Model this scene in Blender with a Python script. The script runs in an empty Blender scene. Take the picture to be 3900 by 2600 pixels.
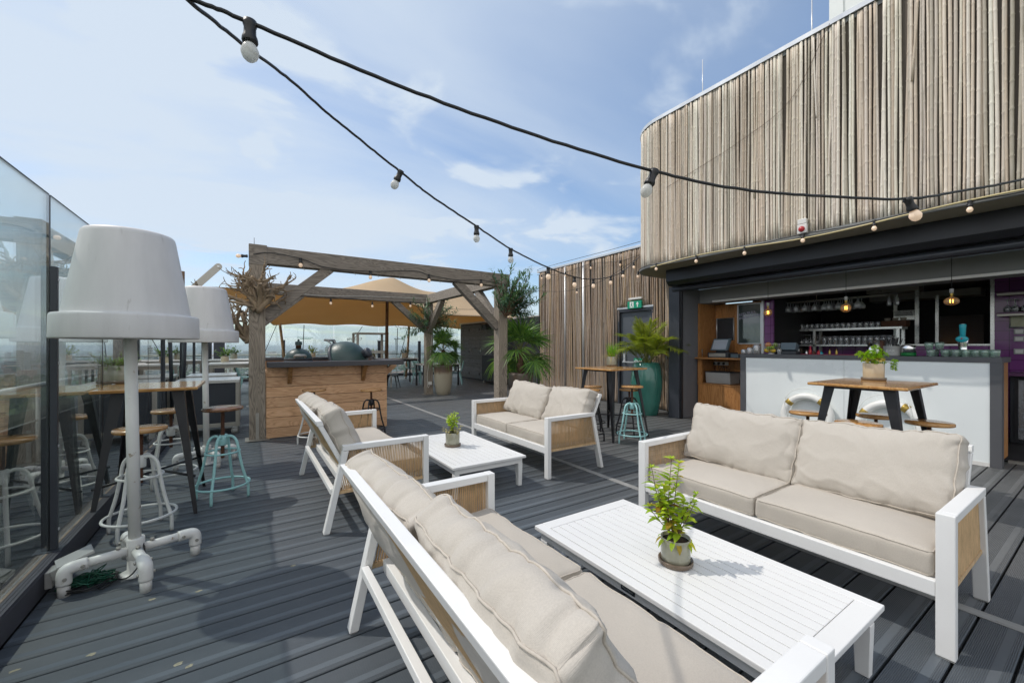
import bpy, bmesh, math, random
from mathutils import Vector, Matrix, noise
R = math.radians
random.seed(7)
S = bpy.context.scene
COL = S.collection

# ------------------------------------------------------------------ camera frame
# world X runs along the deck boards, world Y runs across them, Z is up
FPX, CX, HY, EYE = 1543.0, 1950.0, 1319.0, 1.36
TH = R(33.1)
CU, SU = math.cos(TH), math.sin(TH)

def uv(X, Z):
    return X*CU + Z*SU, -X*SU + Z*CU
def ground(px, py, h=0.0):
    z = FPX*(EYE-h)/(py-HY)
    x, y = uv((px-CX)/FPX*z, z)
    return Vector((x, y, h))
def deep(px, py, z):
    x, y = uv((px-CX)/FPX*z, z)
    return Vector((x, y, EYE-(py-HY)*z/FPX))
def on_x(px, py, u):
    k = (px-CX)/FPX
    return deep(px, py, u/(k*CU+SU))
def on_y(px, py, v):
    k = (px-CX)/FPX
    return deep(px, py, v/(-k*SU+CU))

# ------------------------------------------------------------------ mesh builder
class MB:
    def __init__(self):
        self.v = []; self.f = []; self.smooth = []
    def add(self, vs, fs, smooth=False):
        n = len(self.v)
        self.v += [tuple(p) for p in vs]
        self.f += [tuple(i+n for i in f) for f in fs]
        self.smooth += [smooth]*len(fs)
        return self
    def box(self, x0, x1, y0, y1, z0, z1):
        vs = [(x, y, z) for z in (z0, z1) for y in (y0, y1) for x in (x0, x1)]
        return self.add(vs, [(0,2,3,1),(4,5,7,6),(0,1,5,4),(2,6,7,3),(0,4,6,2),(1,3,7,5)])
    def obox(self, c, ax, ay, az):
        c, ax, ay, az = map(Vector, (c, ax, ay, az))
        vs = [c+ax*i+ay*j+az*k for k in (-1,1) for j in (-1,1) for i in (-1,1)]
        return self.add(vs, [(0,2,3,1),(4,5,7,6),(0,1,5,4),(2,6,7,3),(0,4,6,2),(1,3,7,5)])
    def beam(self, a, b, w, h, up=(0,0,1)):
        a, b = Vector(a), Vector(b); d = b-a
        s = d.cross(Vector(up)).normalized()*(w/2)
        t = s.cross(d).normalized()*(h/2)
        return self.obox((a+b)/2, d/2, s, t)
    def prism(self, poly, axis, a, b):
        n = len(poly)
        def P(p, t):
            if axis == 'x': return (t, p[0], p[1])
            if axis == 'y': return (p[0], t, p[1])
            return (p[0], p[1], t)
        vs = [P(p, a) for p in poly]+[P(p, b) for p in poly]
        fs = [tuple(range(n-1, -1, -1)), tuple(range(n, 2*n))]
        fs += [(i, (i+1) % n, n+(i+1) % n, n+i) for i in range(n)]
        return self.add(vs, fs)
    def tube(self, pts, r, seg=8, closed=False, caps=True):
        pts = [Vector(p) for p in pts]; n = len(pts)
        if n < 2: return self
        rad = r if isinstance(r, (list, tuple)) else [r]*n
        T = []
        for i in range(n):
            a = pts[(i-1) % n] if (closed or i) else pts[i]
            b = pts[(i+1) % n] if (closed or i < n-1) else pts[i]
            d = b-a
            T.append(d.normalized() if d.length > 1e-9 else Vector((0,0,1)))
        ref = Vector((0,0,1)) if abs(T[0].z) < .9 else Vector((1,0,0))
        nn = T[0].cross(ref).normalized()
        vs = []
        for i in range(n):
            nn = (nn - T[i]*nn.dot(T[i]))
            nn = nn.normalized() if nn.length > 1e-6 else T[i].orthogonal().normalized()
            bb = T[i].cross(nn)
            for k in range(seg):
                a = 2*math.pi*k/seg
                vs.append(pts[i]+(nn*math.cos(a)+bb*math.sin(a))*rad[i])
        fs = []
        for i in range(n if closed else n-1):
            j = (i+1) % n
            for k in range(seg):
                m = (k+1) % seg
                fs.append((i*seg+k, i*seg+m, j*seg+m, j*seg+k))
        self.add(vs, fs, True)
        if caps and not closed:
            b0 = len(self.v)-len(vs)
            self.f.append(tuple(b0+k for k in range(seg-1, -1, -1))); self.smooth.append(False)
            self.f.append(tuple(b0+(n-1)*seg+k for k in range(seg))); self.smooth.append(False)
        return self
    def lathe(self, prof, seg=24, c=(0,0,0), M=None, smooth=True):
        c = Vector(c); vs = []; n = len(prof)
        for r, z in prof:
            for k in range(seg):
                a = 2*math.pi*k/seg
                p = Vector((r*math.cos(a), r*math.sin(a), z))
                vs.append((M @ p if M else p)+c)
        fs = [(i*seg+k, i*seg+(k+1) % seg, (i+1)*seg+(k+1) % seg, (i+1)*seg+k)
              for i in range(n-1) for k in range(seg)]
        self.add(vs, fs, smooth)
        b0 = len(self.v)-len(vs)
        if prof[0][0] > 1e-4:
            self.f.append(tuple(b0+k for k in range(seg-1, -1, -1))); self.smooth.append(False)
        if prof[-1][0] > 1e-4:
            self.f.append(tuple(b0+(n-1)*seg+k for k in range(seg))); self.smooth.append(False)
        return self
    def ball(self, c, r, seg=12, rings=8, M=None):
        rr = r if isinstance(r, (tuple, list)) else (r, r, r)
        prof = [(math.sin(math.pi*i/rings), -math.cos(math.pi*i/rings)) for i in range(rings+1)]
        D = Matrix.Diagonal(Vector(rr)).to_4x4()
        return self.lathe([(max(a, 1e-5), b) for a, b in prof], seg, c, (M @ D) if M else D)
    def ring(self, c, rr, r, seg=8, n=32, M=None):
        c = Vector(c)
        pts = []
        for i in range(n):
            a = 2*math.pi*i/n
            p = Vector((rr*math.cos(a), rr*math.sin(a), 0))
            pts.append((M @ p if M else p)+c)
        return self.tube(pts, r, seg, True)
    def quad(self, a, b, c, d, smooth=False):
        return self.add([a, b, c, d], [(0,1,2,3)], smooth)
    def build(self, name, mat=None, parent=None, bevel=0, loc=None, rot=None, bseg=2):
        me = bpy.data.meshes.new(name)
        me.from_pydata(self.v, [], self.f)
        me.polygons.foreach_set('use_smooth', self.smooth)
        me.validate(); me.update()
        o = bpy.data.objects.new(name, me); COL.objects.link(o)
        if mat: me.materials.append(mat)
        if parent: o.parent = parent
        if loc is not None: o.location = loc
        if rot is not None: o.rotation_euler = rot
        if bevel:
            b = o.modifiers.new('bevel', 'BEVEL'); b.width = bevel; b.segments = bseg
            b.limit_method = 'ANGLE'; b.angle_limit = R(40); b.harden_normals = False
        return o

def tag(o, label=None, cat=None, group=None, kind=None):
    if label: o['label'] = label
    if cat: o['category'] = cat
    if group: o['group'] = group
    if kind: o['kind'] = kind
    return o
def thing(name, label, cat, loc=(0,0,0), rz=0, group=None):
    o = bpy.data.objects.new(name, None); COL.objects.link(o)
    o.empty_display_size = .1
    o.location = loc; o.rotation_euler = (0, 0, rz)
    return tag(o, label, cat, group)
KIDS = {}
def kids(o):
    return [c for c in bpy.data.objects if c.parent == o]
def dup(o, parent=None, loc=None, rz=None, label=None, group=None, table=None):
    table = table if table is not None else {}
    if not table:
        for c in bpy.data.objects:
            if c.parent: table.setdefault(c.parent.name, []).append(c)
    c = o.copy(); COL.objects.link(c); c.parent = parent
    for k in table.get(o.name, []): dup(k, c, table=table)
    if loc is not None: c.location = loc
    if rz is not None: c.rotation_euler[2] = rz
    if label: c['label'] = label
    if group: c['group'] = group
    return c
def spline(pts, n=8, closed=False):
    P = [Vector(p) for p in pts]; out = []; m = len(P)
    for i in range(m if closed else m-1):
        p1, p2 = P[i], P[(i+1) % m]
        p0 = P[i-1] if (i or closed) else p1*2-p2
        p3 = P[(i+2) % m] if (closed or i+2 < m) else p2*2-p1
        for k in range(n):
            t = k/n
            out.append(.5*((2*p1)+(p2-p0)*t+(2*p0-5*p1+4*p2-p3)*t*t+(3*p1-p0-3*p2+p3)*t**3))
    if not closed: out.append(P[-1])
    return out

# ------------------------------------------------------------------ materials
def srgb(r, g, b):
    f = lambda c: (c/255/12.92) if c/255 <= .04045 else ((c/255+.055)/1.055)**2.4
    return (f(r), f(g), f(b))
class NT:
    def __init__(self, name):
        self.m = bpy.data.materials.new(name); self.m.use_nodes = True
        self.t = self.m.node_tree; self.t.nodes.clear()
        self.out = self.t.nodes.new('ShaderNodeOutputMaterial')
    def n(self, typ, **kw):
        x = self.t.nodes.new('ShaderNode'+typ)
        for k, v in kw.items():
            if k.startswith('i_'):
                key = k[2:]
                key = int(key) if key.isdigit() else key.replace('_', ' ')
                x.inputs[key].default_value = v
            else: setattr(x, k, v)
        return x
    def l(self, a, b): self.t.links.new(a, b)
    def math(self, op, a, b=None, clamp=False):
        x = self.n('Math', operation=op, use_clamp=clamp)
        for i, q in enumerate((a, b)):
            if q is None: continue
            if hasattr(q, 'is_linked') or hasattr(q, 'links'): self.l(q, x.inputs[i])
            else: x.inputs[i].default_value = q
        return x.outputs[0]
    def mix(self, fac, a, b, mode='MIX'):
        x = self.n('Mix', data_type='RGBA', blend_type=mode)
        for sock, q in ((x.inputs[0], fac), (x.inputs[6], a), (x.inputs[7], b)):
            if hasattr(q, 'links'): self.l(q, sock)
            elif isinstance(q, (int, float)): sock.default_value = q
            else: sock.default_value = (*q, 1) if len(q) == 3 else q
        return x.outputs[2]
    def coords(self, stretch=(1,1,1), rot=(0,0,0), kind='Object'):
        tc = self.n('TexCoord'); mp = self.n('Mapping')
        mp.inputs['Scale'].default_value = stretch; mp.inputs['Rotation'].default_value = rot
        self.l(tc.outputs[kind], mp.inputs[0]); return mp.outputs[0]
    def noise(self, vec, scale=5, detail=4, rough=.55, dist=0):
        x = self.n('TexNoise', i_Scale=scale, i_Detail=detail, i_Roughness=rough, i_Distortion=dist)
        self.l(vec, x.inputs['Vector']); return x.outputs['Fac']
    def ramp(self, fac, stops):
        x = self.n('ValToRGB'); cr = x.color_ramp
        while len(cr.elements) < len(stops): cr.elements.new(.5)
        for e, (p, c) in zip(cr.elements, stops):
            e.position = p; e.color = (*c, 1) if len(c) == 3 else c
        self.l(fac, x.inputs[0]); return x.outputs[0]
    def bump(self, h, strength=.3, dist=.01, nrm=None):
        b = self.n('Bump', i_Strength=strength, i_Distance=dist)
        self.l(h, b.inputs['Height'])
        if nrm is not None: self.l(nrm, b.inputs['Normal'])
        return b.outputs[0]
    def pbsdf(self, col, rough=.5, metal=0, nrm=None, spec=.5, **kw):
        p = self.n('BsdfPrincipled')
        for key, q in (('Base Color', col), ('Roughness', rough), ('Metallic', metal), ('Specular IOR Level', spec)):
            if hasattr(q, 'links'): self.l(q, p.inputs[key])
            elif isinstance(q, (int, float)): p.inputs[key].default_value = q
            else: p.inputs[key].default_value = (*q, 1)
        for k, q in kw.items():
            key = k.replace('_', ' ')
            if hasattr(q, 'links'): self.l(q, p.inputs[key])
            else: p.inputs[key].default_value = q
        if nrm is not None: self.l(nrm, p.inputs['Normal'])
        return p.outputs[0]
    def done(self, sh):
        self.l(sh, self.out.inputs['Surface']); return self.m
def sc(c, k): return tuple(min(1, x*k) for x in c)

def plain(name, col, rough=.5, metal=0, var=.12, scale=6, stretch=(1,1,1), bump=0, bscale=60, spec=.5, spots=None, coat=0):
    t = NT(name); v = t.coords(stretch)
    n = t.noise(v, scale, 5, .6)
    c = t.ramp(n, [(.3, sc(col, 1-var)), (.7, sc(col, 1+var))])
    if spots:
        scol, amount, sscale = spots
        s = t.noise(v, sscale, 6, .65)
        c = t.mix(t.ramp(s, [(1-amount-.04, (0,0,0)), (1-amount+.04, (1,1,1))]), c, scol)
    nr = None
    if bump: nr = t.bump(t.noise(t.coords(), bscale, 3, .6), bump, .004)
    rr = t.ramp(n, [(.25, (max(0, rough-.07),)*3), (.75, (min(1, rough+.07),)*3)])
    return t.done(t.pbsdf(c, rr, metal, nr, spec, Coat_Weight=coat))

def wood(name, c0, c1, c2, along='x', rough=.6, grain=18, knots=True, bump=.25, gloss=0, island=.25):
    t = NT(name)
    st = {'x': (.9, 9, 9), 'y': (9, .9, 9), 'z': (9, 9, .9)}[along]
    ax = {'x': (.35, 2.2, 2.2), 'y': (2.2, .35, 2.2), 'z': (2.2, 2.2, .35)}[along]
    geo = t.n('NewGeometry'); rnd = geo.outputs['Random Per Island']
    cv = t.n('CombineXYZ'); 
    m = t.math('MULTIPLY', rnd, 37.0)
    for i in range(3): t.l(m, cv.inputs[i])
    def shifted(s):
        a = t.n('VectorMath', operation='ADD'); t.l(t.coords(s), a.inputs[0]); t.l(cv.outputs[0], a.inputs[1]); return a.outputs[0]
    v1 = shifted(st); v2 = shifted(ax)
    fine = t.noise(v1, 7, 6, .65, .6)
    rings = t.noise(v2, 2.6, 2, .5, 1.2)
    w = t.math('FRACT', t.math('MULTIPLY', rings, grain))
    w = t.math('ABSOLUTE', t.math('SUBTRACT', w, .5))
    f = t.math('ADD', t.math('MULTIPLY', w, .9), t.math('MULTIPLY', fine, .55))
    c = t.ramp(f, [(.15, c2), (.45, c0), (.8, c1)])
    if knots:
        vo = t.n('TexVoronoi', i_Scale=1.0); t.l(shifted(sc2(ax, 1.6)), vo.inputs['Vector'])
        k = t.ramp(vo.outputs['Distance'], [(.03, (1,1,1)), (.11, (0,0,0))])
        c = t.mix(k, c, sc(c2, .5))
    c = t.mix(1.0, c, t.ramp(rnd, [(0, (1-island,)*3), (1, (1+island*.4,)*3)]), 'MULTIPLY')
    nr = t.bump(f, bump, .004)
    return t.done(t.pbsdf(c, rough, 0, nr, .4, Coat_Weight=gloss, Coat_Roughness=.08))
def sc2(a, k): return tuple(x*k for x in a)

def glassy(name, tint=(.9,.96,.94), refl=1.0, rough=0.0, dirt=0.0, opac=0.0, body=(.6,.7,.68)):
    t = NT(name)
    geo = t.n('NewGeometry')
    d = t.n('VectorMath', operation='DOT_PRODUCT'); t.l(geo.outputs['Normal'], d.inputs[0]); t.l(geo.outputs['Incoming'], d.inputs[1])
    c = t.math('ABSOLUTE', d.outputs['Value'])
    f = t.math('POWER', t.math('SUBTRACT', 1.0, c, True), 5.0)
    f = t.math('MULTIPLY', t.math('ADD', t.math('MULTIPLY', f, .95), .045), refl, True)
    tr = t.n('BsdfTransparent', i_Color=(*tint, 1)); gl = t.n('BsdfGlossy', i_Roughness=rough)
    mx = t.n('MixShader'); t.l(f, mx.inputs[0]); t.l(tr.outputs[0], mx.inputs[1]); t.l(gl.outputs[0], mx.inputs[2])
    sh = mx.outputs[0]
    if dirt or opac:
        di = t.n('BsdfDiffuse', i_Color=(*body, 1))
        nn = t.noise(t.coords((1, 1, .25)), 6, 6, .7)
        k = t.ramp(nn, [(.35, (opac,)*3), (.75, (opac+dirt,)*3)])  # dirt film; on the drinking glasses it serves as painted glints
        m2 = t.n('MixShader'); t.l(k, m2.inputs[0]); t.l(sh, m2.inputs[1]); t.l(di.outputs[0], m2.inputs[2]); sh = m2.outputs[0]
    return t.done(sh)

def leafy(name, cols, trans=.35, rough=.45, tipcol=None):
    t = NT(name)
    geo = t.n('NewGeometry'); rnd = geo.outputs['Random Per Island']
    n = len(cols)
    c = t.ramp(rnd, [(i/(max(1, n-1)), cc) for i, cc in enumerate(cols)])
    c = t.mix(.35, c, t.mix(1, c, t.ramp(t.noise(t.coords(), 30, 3), [(.3, (.6,)*3), (.7, (1.3,)*3)]), 'MULTIPLY'))
    p = t.pbsdf(c, rough, 0, None, .35)
    tl = t.n('BsdfTranslucent'); t.l(t.mix(1, c, (1.5, 1.5, .8), 'MULTIPLY'), tl.inputs[0])
    mx = t.n('MixShader', i_Fac=trans); t.l(p, mx.inputs[1]); t.l(tl.outputs[0], mx.inputs[2])
    return t.done(mx.outputs[0])

def emis(name, col, strength):
    t = NT(name); e = t.n('Emission', i_Color=(*col, 1), i_Strength=strength)
    return t.done(e.outputs[0])
# ------------------------------------------------------------------ material library
M = {}
M['white_paint'] = plain('white_powder_coat', (.79,.79,.78), .42, 0, .035, 3, bump=.05, bscale=220, spots=((.66,.65,.62), .27, 13))
M['white_top'] = plain('white_slats', (.76,.76,.75), .4, 0, .035, 2, (1,.3,1), bump=.06, bscale=160)
M['lamp_white'] = plain('weathered_white_plastic', (.66,.645,.64), .48, 0, .05, 9, (1.6,1.6,.22), .05, 40, spots=((.54,.525,.51), .33, 26))
M['pipe_white'] = plain('chipped_white_pipe', (.72,.71,.68), .4, 0, .06, 6, bump=.1, bscale=50, spots=((.35,.27,.17), .33, 22))
M['black_metal'] = plain('black_coated_steel', (.018,.018,.021), .38, .2, .2, 10, bump=.15, bscale=300)
M['dark_metal'] = plain('anthracite_metal', (.045,.050,.062), .42, .2, .12, 4, bump=.05)
M['shutter'] = plain('dark_shutter_metal', (.010,.011,.015), .32, .2, .15, 2, (1,.1,1))
M['aqua'] = plain('chipped_aqua_paint', (.36,.66,.66), .4, 0, .06, 6, bump=.08, bscale=60, spots=((.16,.12,.08), .29, 30))
M['stool_white'] = plain('chipped_white_paint', (.72,.72,.69), .4, 0, .05, 6, bump=.08, bscale=60, spots=((.28,.19,.1), .29, 30))
M['rust'] = plain('rusty_screw', (.10,.042,.022), .6, .4, .3, 20, bump=.3, bscale=120)
M['rope'] = plain('tan_rope', (.60,.42,.235), .75, 0, .18, 40, (1,1,.3), .8, 300)
M['steel'] = plain('brushed_steel', (.60,.60,.58), .30, .9, .08, 4, (1,12,12), .03, 100)
M['steel_dull'] = plain('dull_steel', (.42,.40,.36), .42, .75, .10, 4, (12,1,12), .03, 100)
M['alu'] = plain('aluminium_trim', (.66,.67,.68), .35, .6, .06, 3)
M['strip'] = plain('grey_deck_strip', (.30,.30,.29), .55, .1, .16, 6, (4,1,1), .1, 80, spots=((.12,.12,.12), .27, 14))
M['kerb'] = plain('dark_kerb', (.055,.055,.066), .7, 0, .2, 9, bump=.5, bscale=240)
M['kerb_top'] = wood('kerb_top_board', (.20,.15,.11), (.27,.21,.16), (.10,.08,.07), 'y', .7, 10, False)
M['bbq_wood'] = wood('larch_boards', (.66,.385,.21), (.76,.48,.285), (.45,.235,.12), 'x', .6, 14, True, .15)
M['bracket_wood'] = wood('stained_bracket', (.26,.13,.045), (.33,.18,.07), (.13,.06,.02), 'z', .55, 10, False, .2)
M['oak_x'] = wood('weathered_oak_along', (.25,.215,.18), (.36,.315,.27), (.11,.094,.082), 'x', .8, 16, True, .6)
M['oak_y'] = wood('weathered_oak_across', (.31,.265,.22), (.42,.37,.31), (.14,.115,.10), 'y', .8, 16, True, .6)
M['oak_z'] = wood('weathered_oak_post', (.31,.26,.205), (.42,.36,.295), (.14,.115,.095), 'z', .8, 16, True, .6)
M['table_wood'] = wood('varnished_table', (.52,.27,.085), (.62,.36,.13), (.34,.15,.04), 'x', .22, 9, False, .06, .6)
M['seat_wood'] = wood('varnished_seat', (.47,.24,.08), (.56,.32,.12), (.30,.13,.04), 'x', .25, 9, False, .06, .5, .45)
M['niche_wood'] = wood('niche_cladding', (.40,.18,.055), (.50,.24,.085), (.28,.115,.03), 'z', .45, 12, False, .12)
M['slab_dark'] = plain('dark_composite_slab', (.045,.045,.052), .5, 0, .15, 6, (.4,4,4), .12, 120)
M['bar_grey'] = plain('bar_grey_laminate', (.085,.087,.095), .55, 0, .08, 3)
M['wall_grey'] = plain('grey_plaster', (.15,.155,.17), .75, 0, .06, 4, bump=.2, bscale=180)
M['bulk_grey'] = plain('bulkhead_grey', (.22,.225,.225), .7, 0, .05, 3, bump=.1, bscale=120)
M['soffit'] = plain('soffit_board', (.26,.23,.18), .8, 0, .08, 2, (1,1,1), .15, 60)
M['panel_white'] = plain('frosted_bar_front', (.80,.84,.84), .30, 0, .03, 1.5, spots=((.66,.68,.67), .30, 5))
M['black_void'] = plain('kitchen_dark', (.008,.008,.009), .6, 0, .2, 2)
M['soil'] = plain('potting_soil', (.035,.022,.014), .95, 0, .4, 30, bump=1, bscale=90)
M['pot_olive'] = plain('olive_glazed_pot', (.29,.285,.215), .12, 0, .08, 8, (1,1,.4), .04, 30, coat=.5)
M['pot_taupe'] = plain('taupe_glazed_pot', (.50,.41,.28), .25, 0, .06, 8, (1,1,.4), .04, 30, coat=.3)
M['pot_saucer'] = plain('brown_saucer', (.16,.12,.085), .2, 0, .1, 8)
M['green_glaze'] = plain('green_glazed_planter', (.045,.19,.15), .22, 0, .22, 2.2, (1,1,.5), .1, 14, coat=.5)
M['bbq_green'] = plain('green_ceramic', (.028,.058,.056), .40, 0, .12, 6, bump=.9, bscale=30)
M['bark'] = plain('palm_bark', (.11,.062,.035), .9, 0, .35, 22, (1,1,.3), 1, 60)
M['root'] = plain('dry_root', (.25,.185,.12), .85, 0, .32, 16, (1,1,.3), .9, 50)
M['stem'] = plain('green_stem', (.16,.17,.05), .6, 0, .2, 20)
M['stem_brown'] = plain('brown_twig', (.17,.105,.06), .8, 0, .25, 20)
M['cable'] = plain('black_cable', (.012,.012,.013), .45, 0, .1, 10)
M['cable_white'] = plain('white_cable', (.62,.60,.55), .5, 0, .05, 10)
M['rubber'] = plain('black_rubber', (.01,.01,.01), .7, 0, .1, 10)
M['grey_plastic'] = plain('grey_plastic', (.34,.34,.33), .5, 0, .05, 10)
M['white_plastic'] = plain('white_plastic', (.72,.71,.68), .4, 0, .03, 10)
M['dark_plastic'] = plain('dark_plastic', (.030,.034,.042), .4, 0, .05, 10)
M['pos_blue'] = plain('till_housing', (.085,.125,.15), .4, 0, .05, 10)
M['screen'] = plain('grey_screen', (.40,.45,.52), .12, 0, .1, 1.5)
M['red'] = plain('red_plastic', (.45,.02,.03), .35, 0, .05, 10)
M['magenta'] = plain('magenta_bar_mat', (.35,.03,.09), .6, 0, .05, 10)
M['brass'] = plain('gold_tape', (.45,.31,.07), .35, .6, .08, 10)
M['ring_white'] = plain('life_ring_foam', (.80,.80,.77), .4, 0, .03, 8)
M['sign_green'] = plain('exit_sign_green', (.0,.30,.17), .4, 0, .03, 8)
M['sign_white'] = plain('sign_white', (.82,.84,.82), .5, 0, .02, 8)
M['door_grey'] = plain('door_grey', (.085,.098,.115), .5, 0, .06, 3)
M['shed'] = wood('charcoal_shed_boards', (.17,.19,.205), (.25,.27,.28), (.08,.09,.10), 'y', .8, 16, True, .4)
M['shed_dark'] = plain('black_lean_to', (.012,.013,.017), .6, 0, .2, 3)
M['slate'] = plain('blackboard', (.018,.020,.026), .6, 0, .3, 30)
M['cabinet'] = plain('navy_cabinet', (.028,.034,.046), .5, 0, .1, 20)
M['teal_tap'] = plain('turquoise_tap', (.01,.35,.42), .3, 0, .05, 8)
M['chrome'] = plain('polished_chrome', (.78,.78,.78), .1, 1, .03, 6)
M['fairy_off'] = glassy('frosted_bulb_glass', (.85,.85,.82), 1.0, .2, .25, .55, (.80,.80,.78))
M['bulb_warm'] = emis('warm_bulb', (1.0,.70,.42), 2.2)
t_ = NT('dim_bulb'); M['bulb_dim'] = t_.done(t_.pbsdf((.75,.62,.50), .15, 0, None, .5, Emission_Color=(1.0,.66,.40,1), Emission_Strength=.32))
M['filament'] = emis('filament', (1.0,.52,.10), 14)
M['amber'] = glassy('amber_bulb_glass', (.93,.78,.52), 3.0, .02, .10, .14, (.85,.62,.35))
M['glass'] = glassy('fence_glass', (.925,.98,.96), 2.1, 0, .03, .006, (.55,.62,.60))
M['clear'] = glassy('drinking_glass', (.86,.88,.90), 5, .03, .30, .10, (.9,.92,.95))  # pale diffuse film paints bright streaks in place of real glints
M['green_clear'] = glassy('green_tumbler', (.72,.84,.78), 3.0, .03, .15, .10, (.6,.75,.68))
M['straw'] = plain('black_straw', (.02,.02,.022), .4)
M['blackmould'] = plain('pebble_stain', (.3,.28,.2), .8)

# fabric with a visible weave and soft creases
def fabric(name, col, wr=.5):
    t = NT(name); v = t.coords()
    wv = t.n('TexWave', wave_type='BANDS', bands_direction='X', i_Scale=150, i_Distortion=1.5, i_Detail=1)
    wv2 = t.n('TexWave', wave_type='BANDS', bands_direction='Z', i_Scale=150, i_Distortion=1.5, i_Detail=1)
    wv3 = t.n('TexWave', wave_type='BANDS', bands_direction='Y', i_Scale=150, i_Distortion=1.5, i_Detail=1)
    for w in (wv, wv2, wv3): t.l(v, w.inputs['Vector'])
    weave = t.math('ADD', t.math('ADD', wv.outputs['Fac'], wv2.outputs['Fac']), wv3.outputs['Fac'])
    mel = t.noise(v, 260, 2, .7); big = t.noise(v, 2.2, 3, .5)
    c = t.ramp(mel, [(.3, sc(col, .93)), (.7, sc(col, 1.06))])
    c = t.mix(1, c, t.ramp(big, [(.3, (.93,)*3), (.7, (1.04,)*3)]), 'MULTIPLY')
    b1 = t.bump(weave, .22, .0012)
    b2 = t.bump(t.noise(t.coords((1,1,.55)), 9, 3, .55, .5), wr, .020, b1)
    return t.done(t.pbsdf(c, .85, 0, b2, .15, Sheen_Weight=.15))
M['fabric'] = fabric('beige_seat_fabric', (.50,.455,.395), .05)
M['pillow'] = fabric('beige_pillow_fabric', (.505,.465,.41), .22)
M['piping'] = plain('piping_cord', (.50,.45,.385), .85, 0, .1, 60)

def deck_mat():
    t = NT('ribbed_composite_deck')
    geo = t.n('NewGeometry'); rnd = geo.outputs['Random Per Island']
    v = t.coords()
    base = t.ramp(t.noise(t.coords((.25, 1.6, 1)), 2.2, 5, .6), [(.3, (.074,.089,.104)), (.7, (.098,.114,.130))])
    # boards near the bar have bleached browner with foot traffic
    sep = t.n('SeparateXYZ'); t.l(v, sep.inputs[0])
    warm = t.ramp(t.math('ADD', t.math('MULTIPLY', t.math('SUBTRACT', sep.outputs[0], 2.2), .45),
                         t.math('MULTIPLY', t.noise(v, .7, 4), .5)), [(.25, (0,0,0)), (1, (1,1,1))])
    base = t.mix(warm, base, t.mix(1, base, (1.30,1.15,1.02), 'MULTIPLY'))
    base = t.mix(1, base, t.ramp(rnd, [(0, (.91,)*3), (1, (1.07,)*3)]), 'MULTIPLY')
    sp = t.noise(v, 42, 5, .7)
    base = t.mix(t.ramp(sp, [(.73, (0,0,0)), (.79, (1,1,1))]), base, (.20,.20,.19))
    st = t.noise(v, 1.3, 6, .7)
    base = t.mix(t.ramp(st, [(.60, (0,0,0)), (.78, (.35,.35,.35))]), base, (.12,.115,.105))
    # fine ribs across each board, fading out on its smooth edges
    y = t.math('MULTIPLY', sep.outputs[1], 1/.1575)
    fr = t.math('FRACT', t.math('ADD', y, 100.0))
    mid = t.math('LESS_THAN', t.math('ABSOLUTE', t.math('SUBTRACT', fr, .5)), .405)
    rib = t.math('MULTIPLY', t.math('SINE', t.math('MULTIPLY', sep.outputs[1], 2*math.pi/.0063)), mid)
    base = t.mix(mid, t.mix(1, base, (1.22,1.22,1.22), 'MULTIPLY'), base)
    base = t.mix(t.math('MULTIPLY', t.math('MULTIPLY', t.math('SUBTRACT', 0.6, rib), .5), mid, True), base, t.mix(1, base, (.66,.66,.66), 'MULTIPLY'))
    nr = t.bump(t.math('ADD', t.math('MULTIPLY', rib, .6), t.math('MULTIPLY', t.noise(v, 160, 2), .3)), .5, .0025)
    return t.done(t.pbsdf(base, t.ramp(t.noise(v, 3, 4), [(.3, (.38,)*3), (.7, (.55,)*3)]), 0, nr, .5))
M['deck'] = deck_mat()

def bamboo(name, cols, dirt=(.10,.075,.05)):
    t = NT(name)
    geo = t.n('NewGeometry'); rnd = geo.outputs['Random Per Island']
    n = len(cols)
    c = t.ramp(rnd, [(i/(n-1), q) for i, q in enumerate(cols)])
    a = t.n('VectorMath', operation='ADD'); cv = t.n('CombineXYZ')
    m = t.math('MULTIPLY', rnd, 91.0); t.l(m, cv.inputs[2]); t.l(m, cv.inputs[0])
    t.l(t.coords((14,14,1.1)), a.inputs[0]); t.l(cv.outputs[0], a.inputs[1])
    s = t.noise(a.outputs[0], 2.2, 6, .7)
    c = t.mix(t.ramp(s, [(.54, (0,0,0)), (.76, (.6,.6,.6))]), c, dirt)
    c = t.mix(t.ramp(t.noise(t.coords((20,20,3)), 3, 5, .7), [(.35, (0,0,0)), (.8, (.5,.5,.5))]), c, (.56,.53,.50))
    nr = t.bump(s, .3, .004)
    return t.done(t.pbsdf(c, .62, 0, nr, .3))
M['bamboo'] = bamboo('weathered_bamboo', [(0.732,0.604,0.473), (0.511,0.414,0.311), (0.841,0.726,0.600), (0.377,0.336,0.255), (0.775,0.670,0.578), (0.850,0.816,0.692), (0.600,0.490,0.358)])
M['bamboo_brown'] = bamboo('brown_bamboo', [(0.343,0.237,0.157), (0.429,0.286,0.172), (0.286,0.208,0.157), (0.515,0.358,0.186), (0.372,0.272,0.200), (0.429,0.358,0.286), (0.243,0.157,0.108)])
M['nodes'] = plain('bamboo_backing', (.13,.11,.09), .9)

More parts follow.
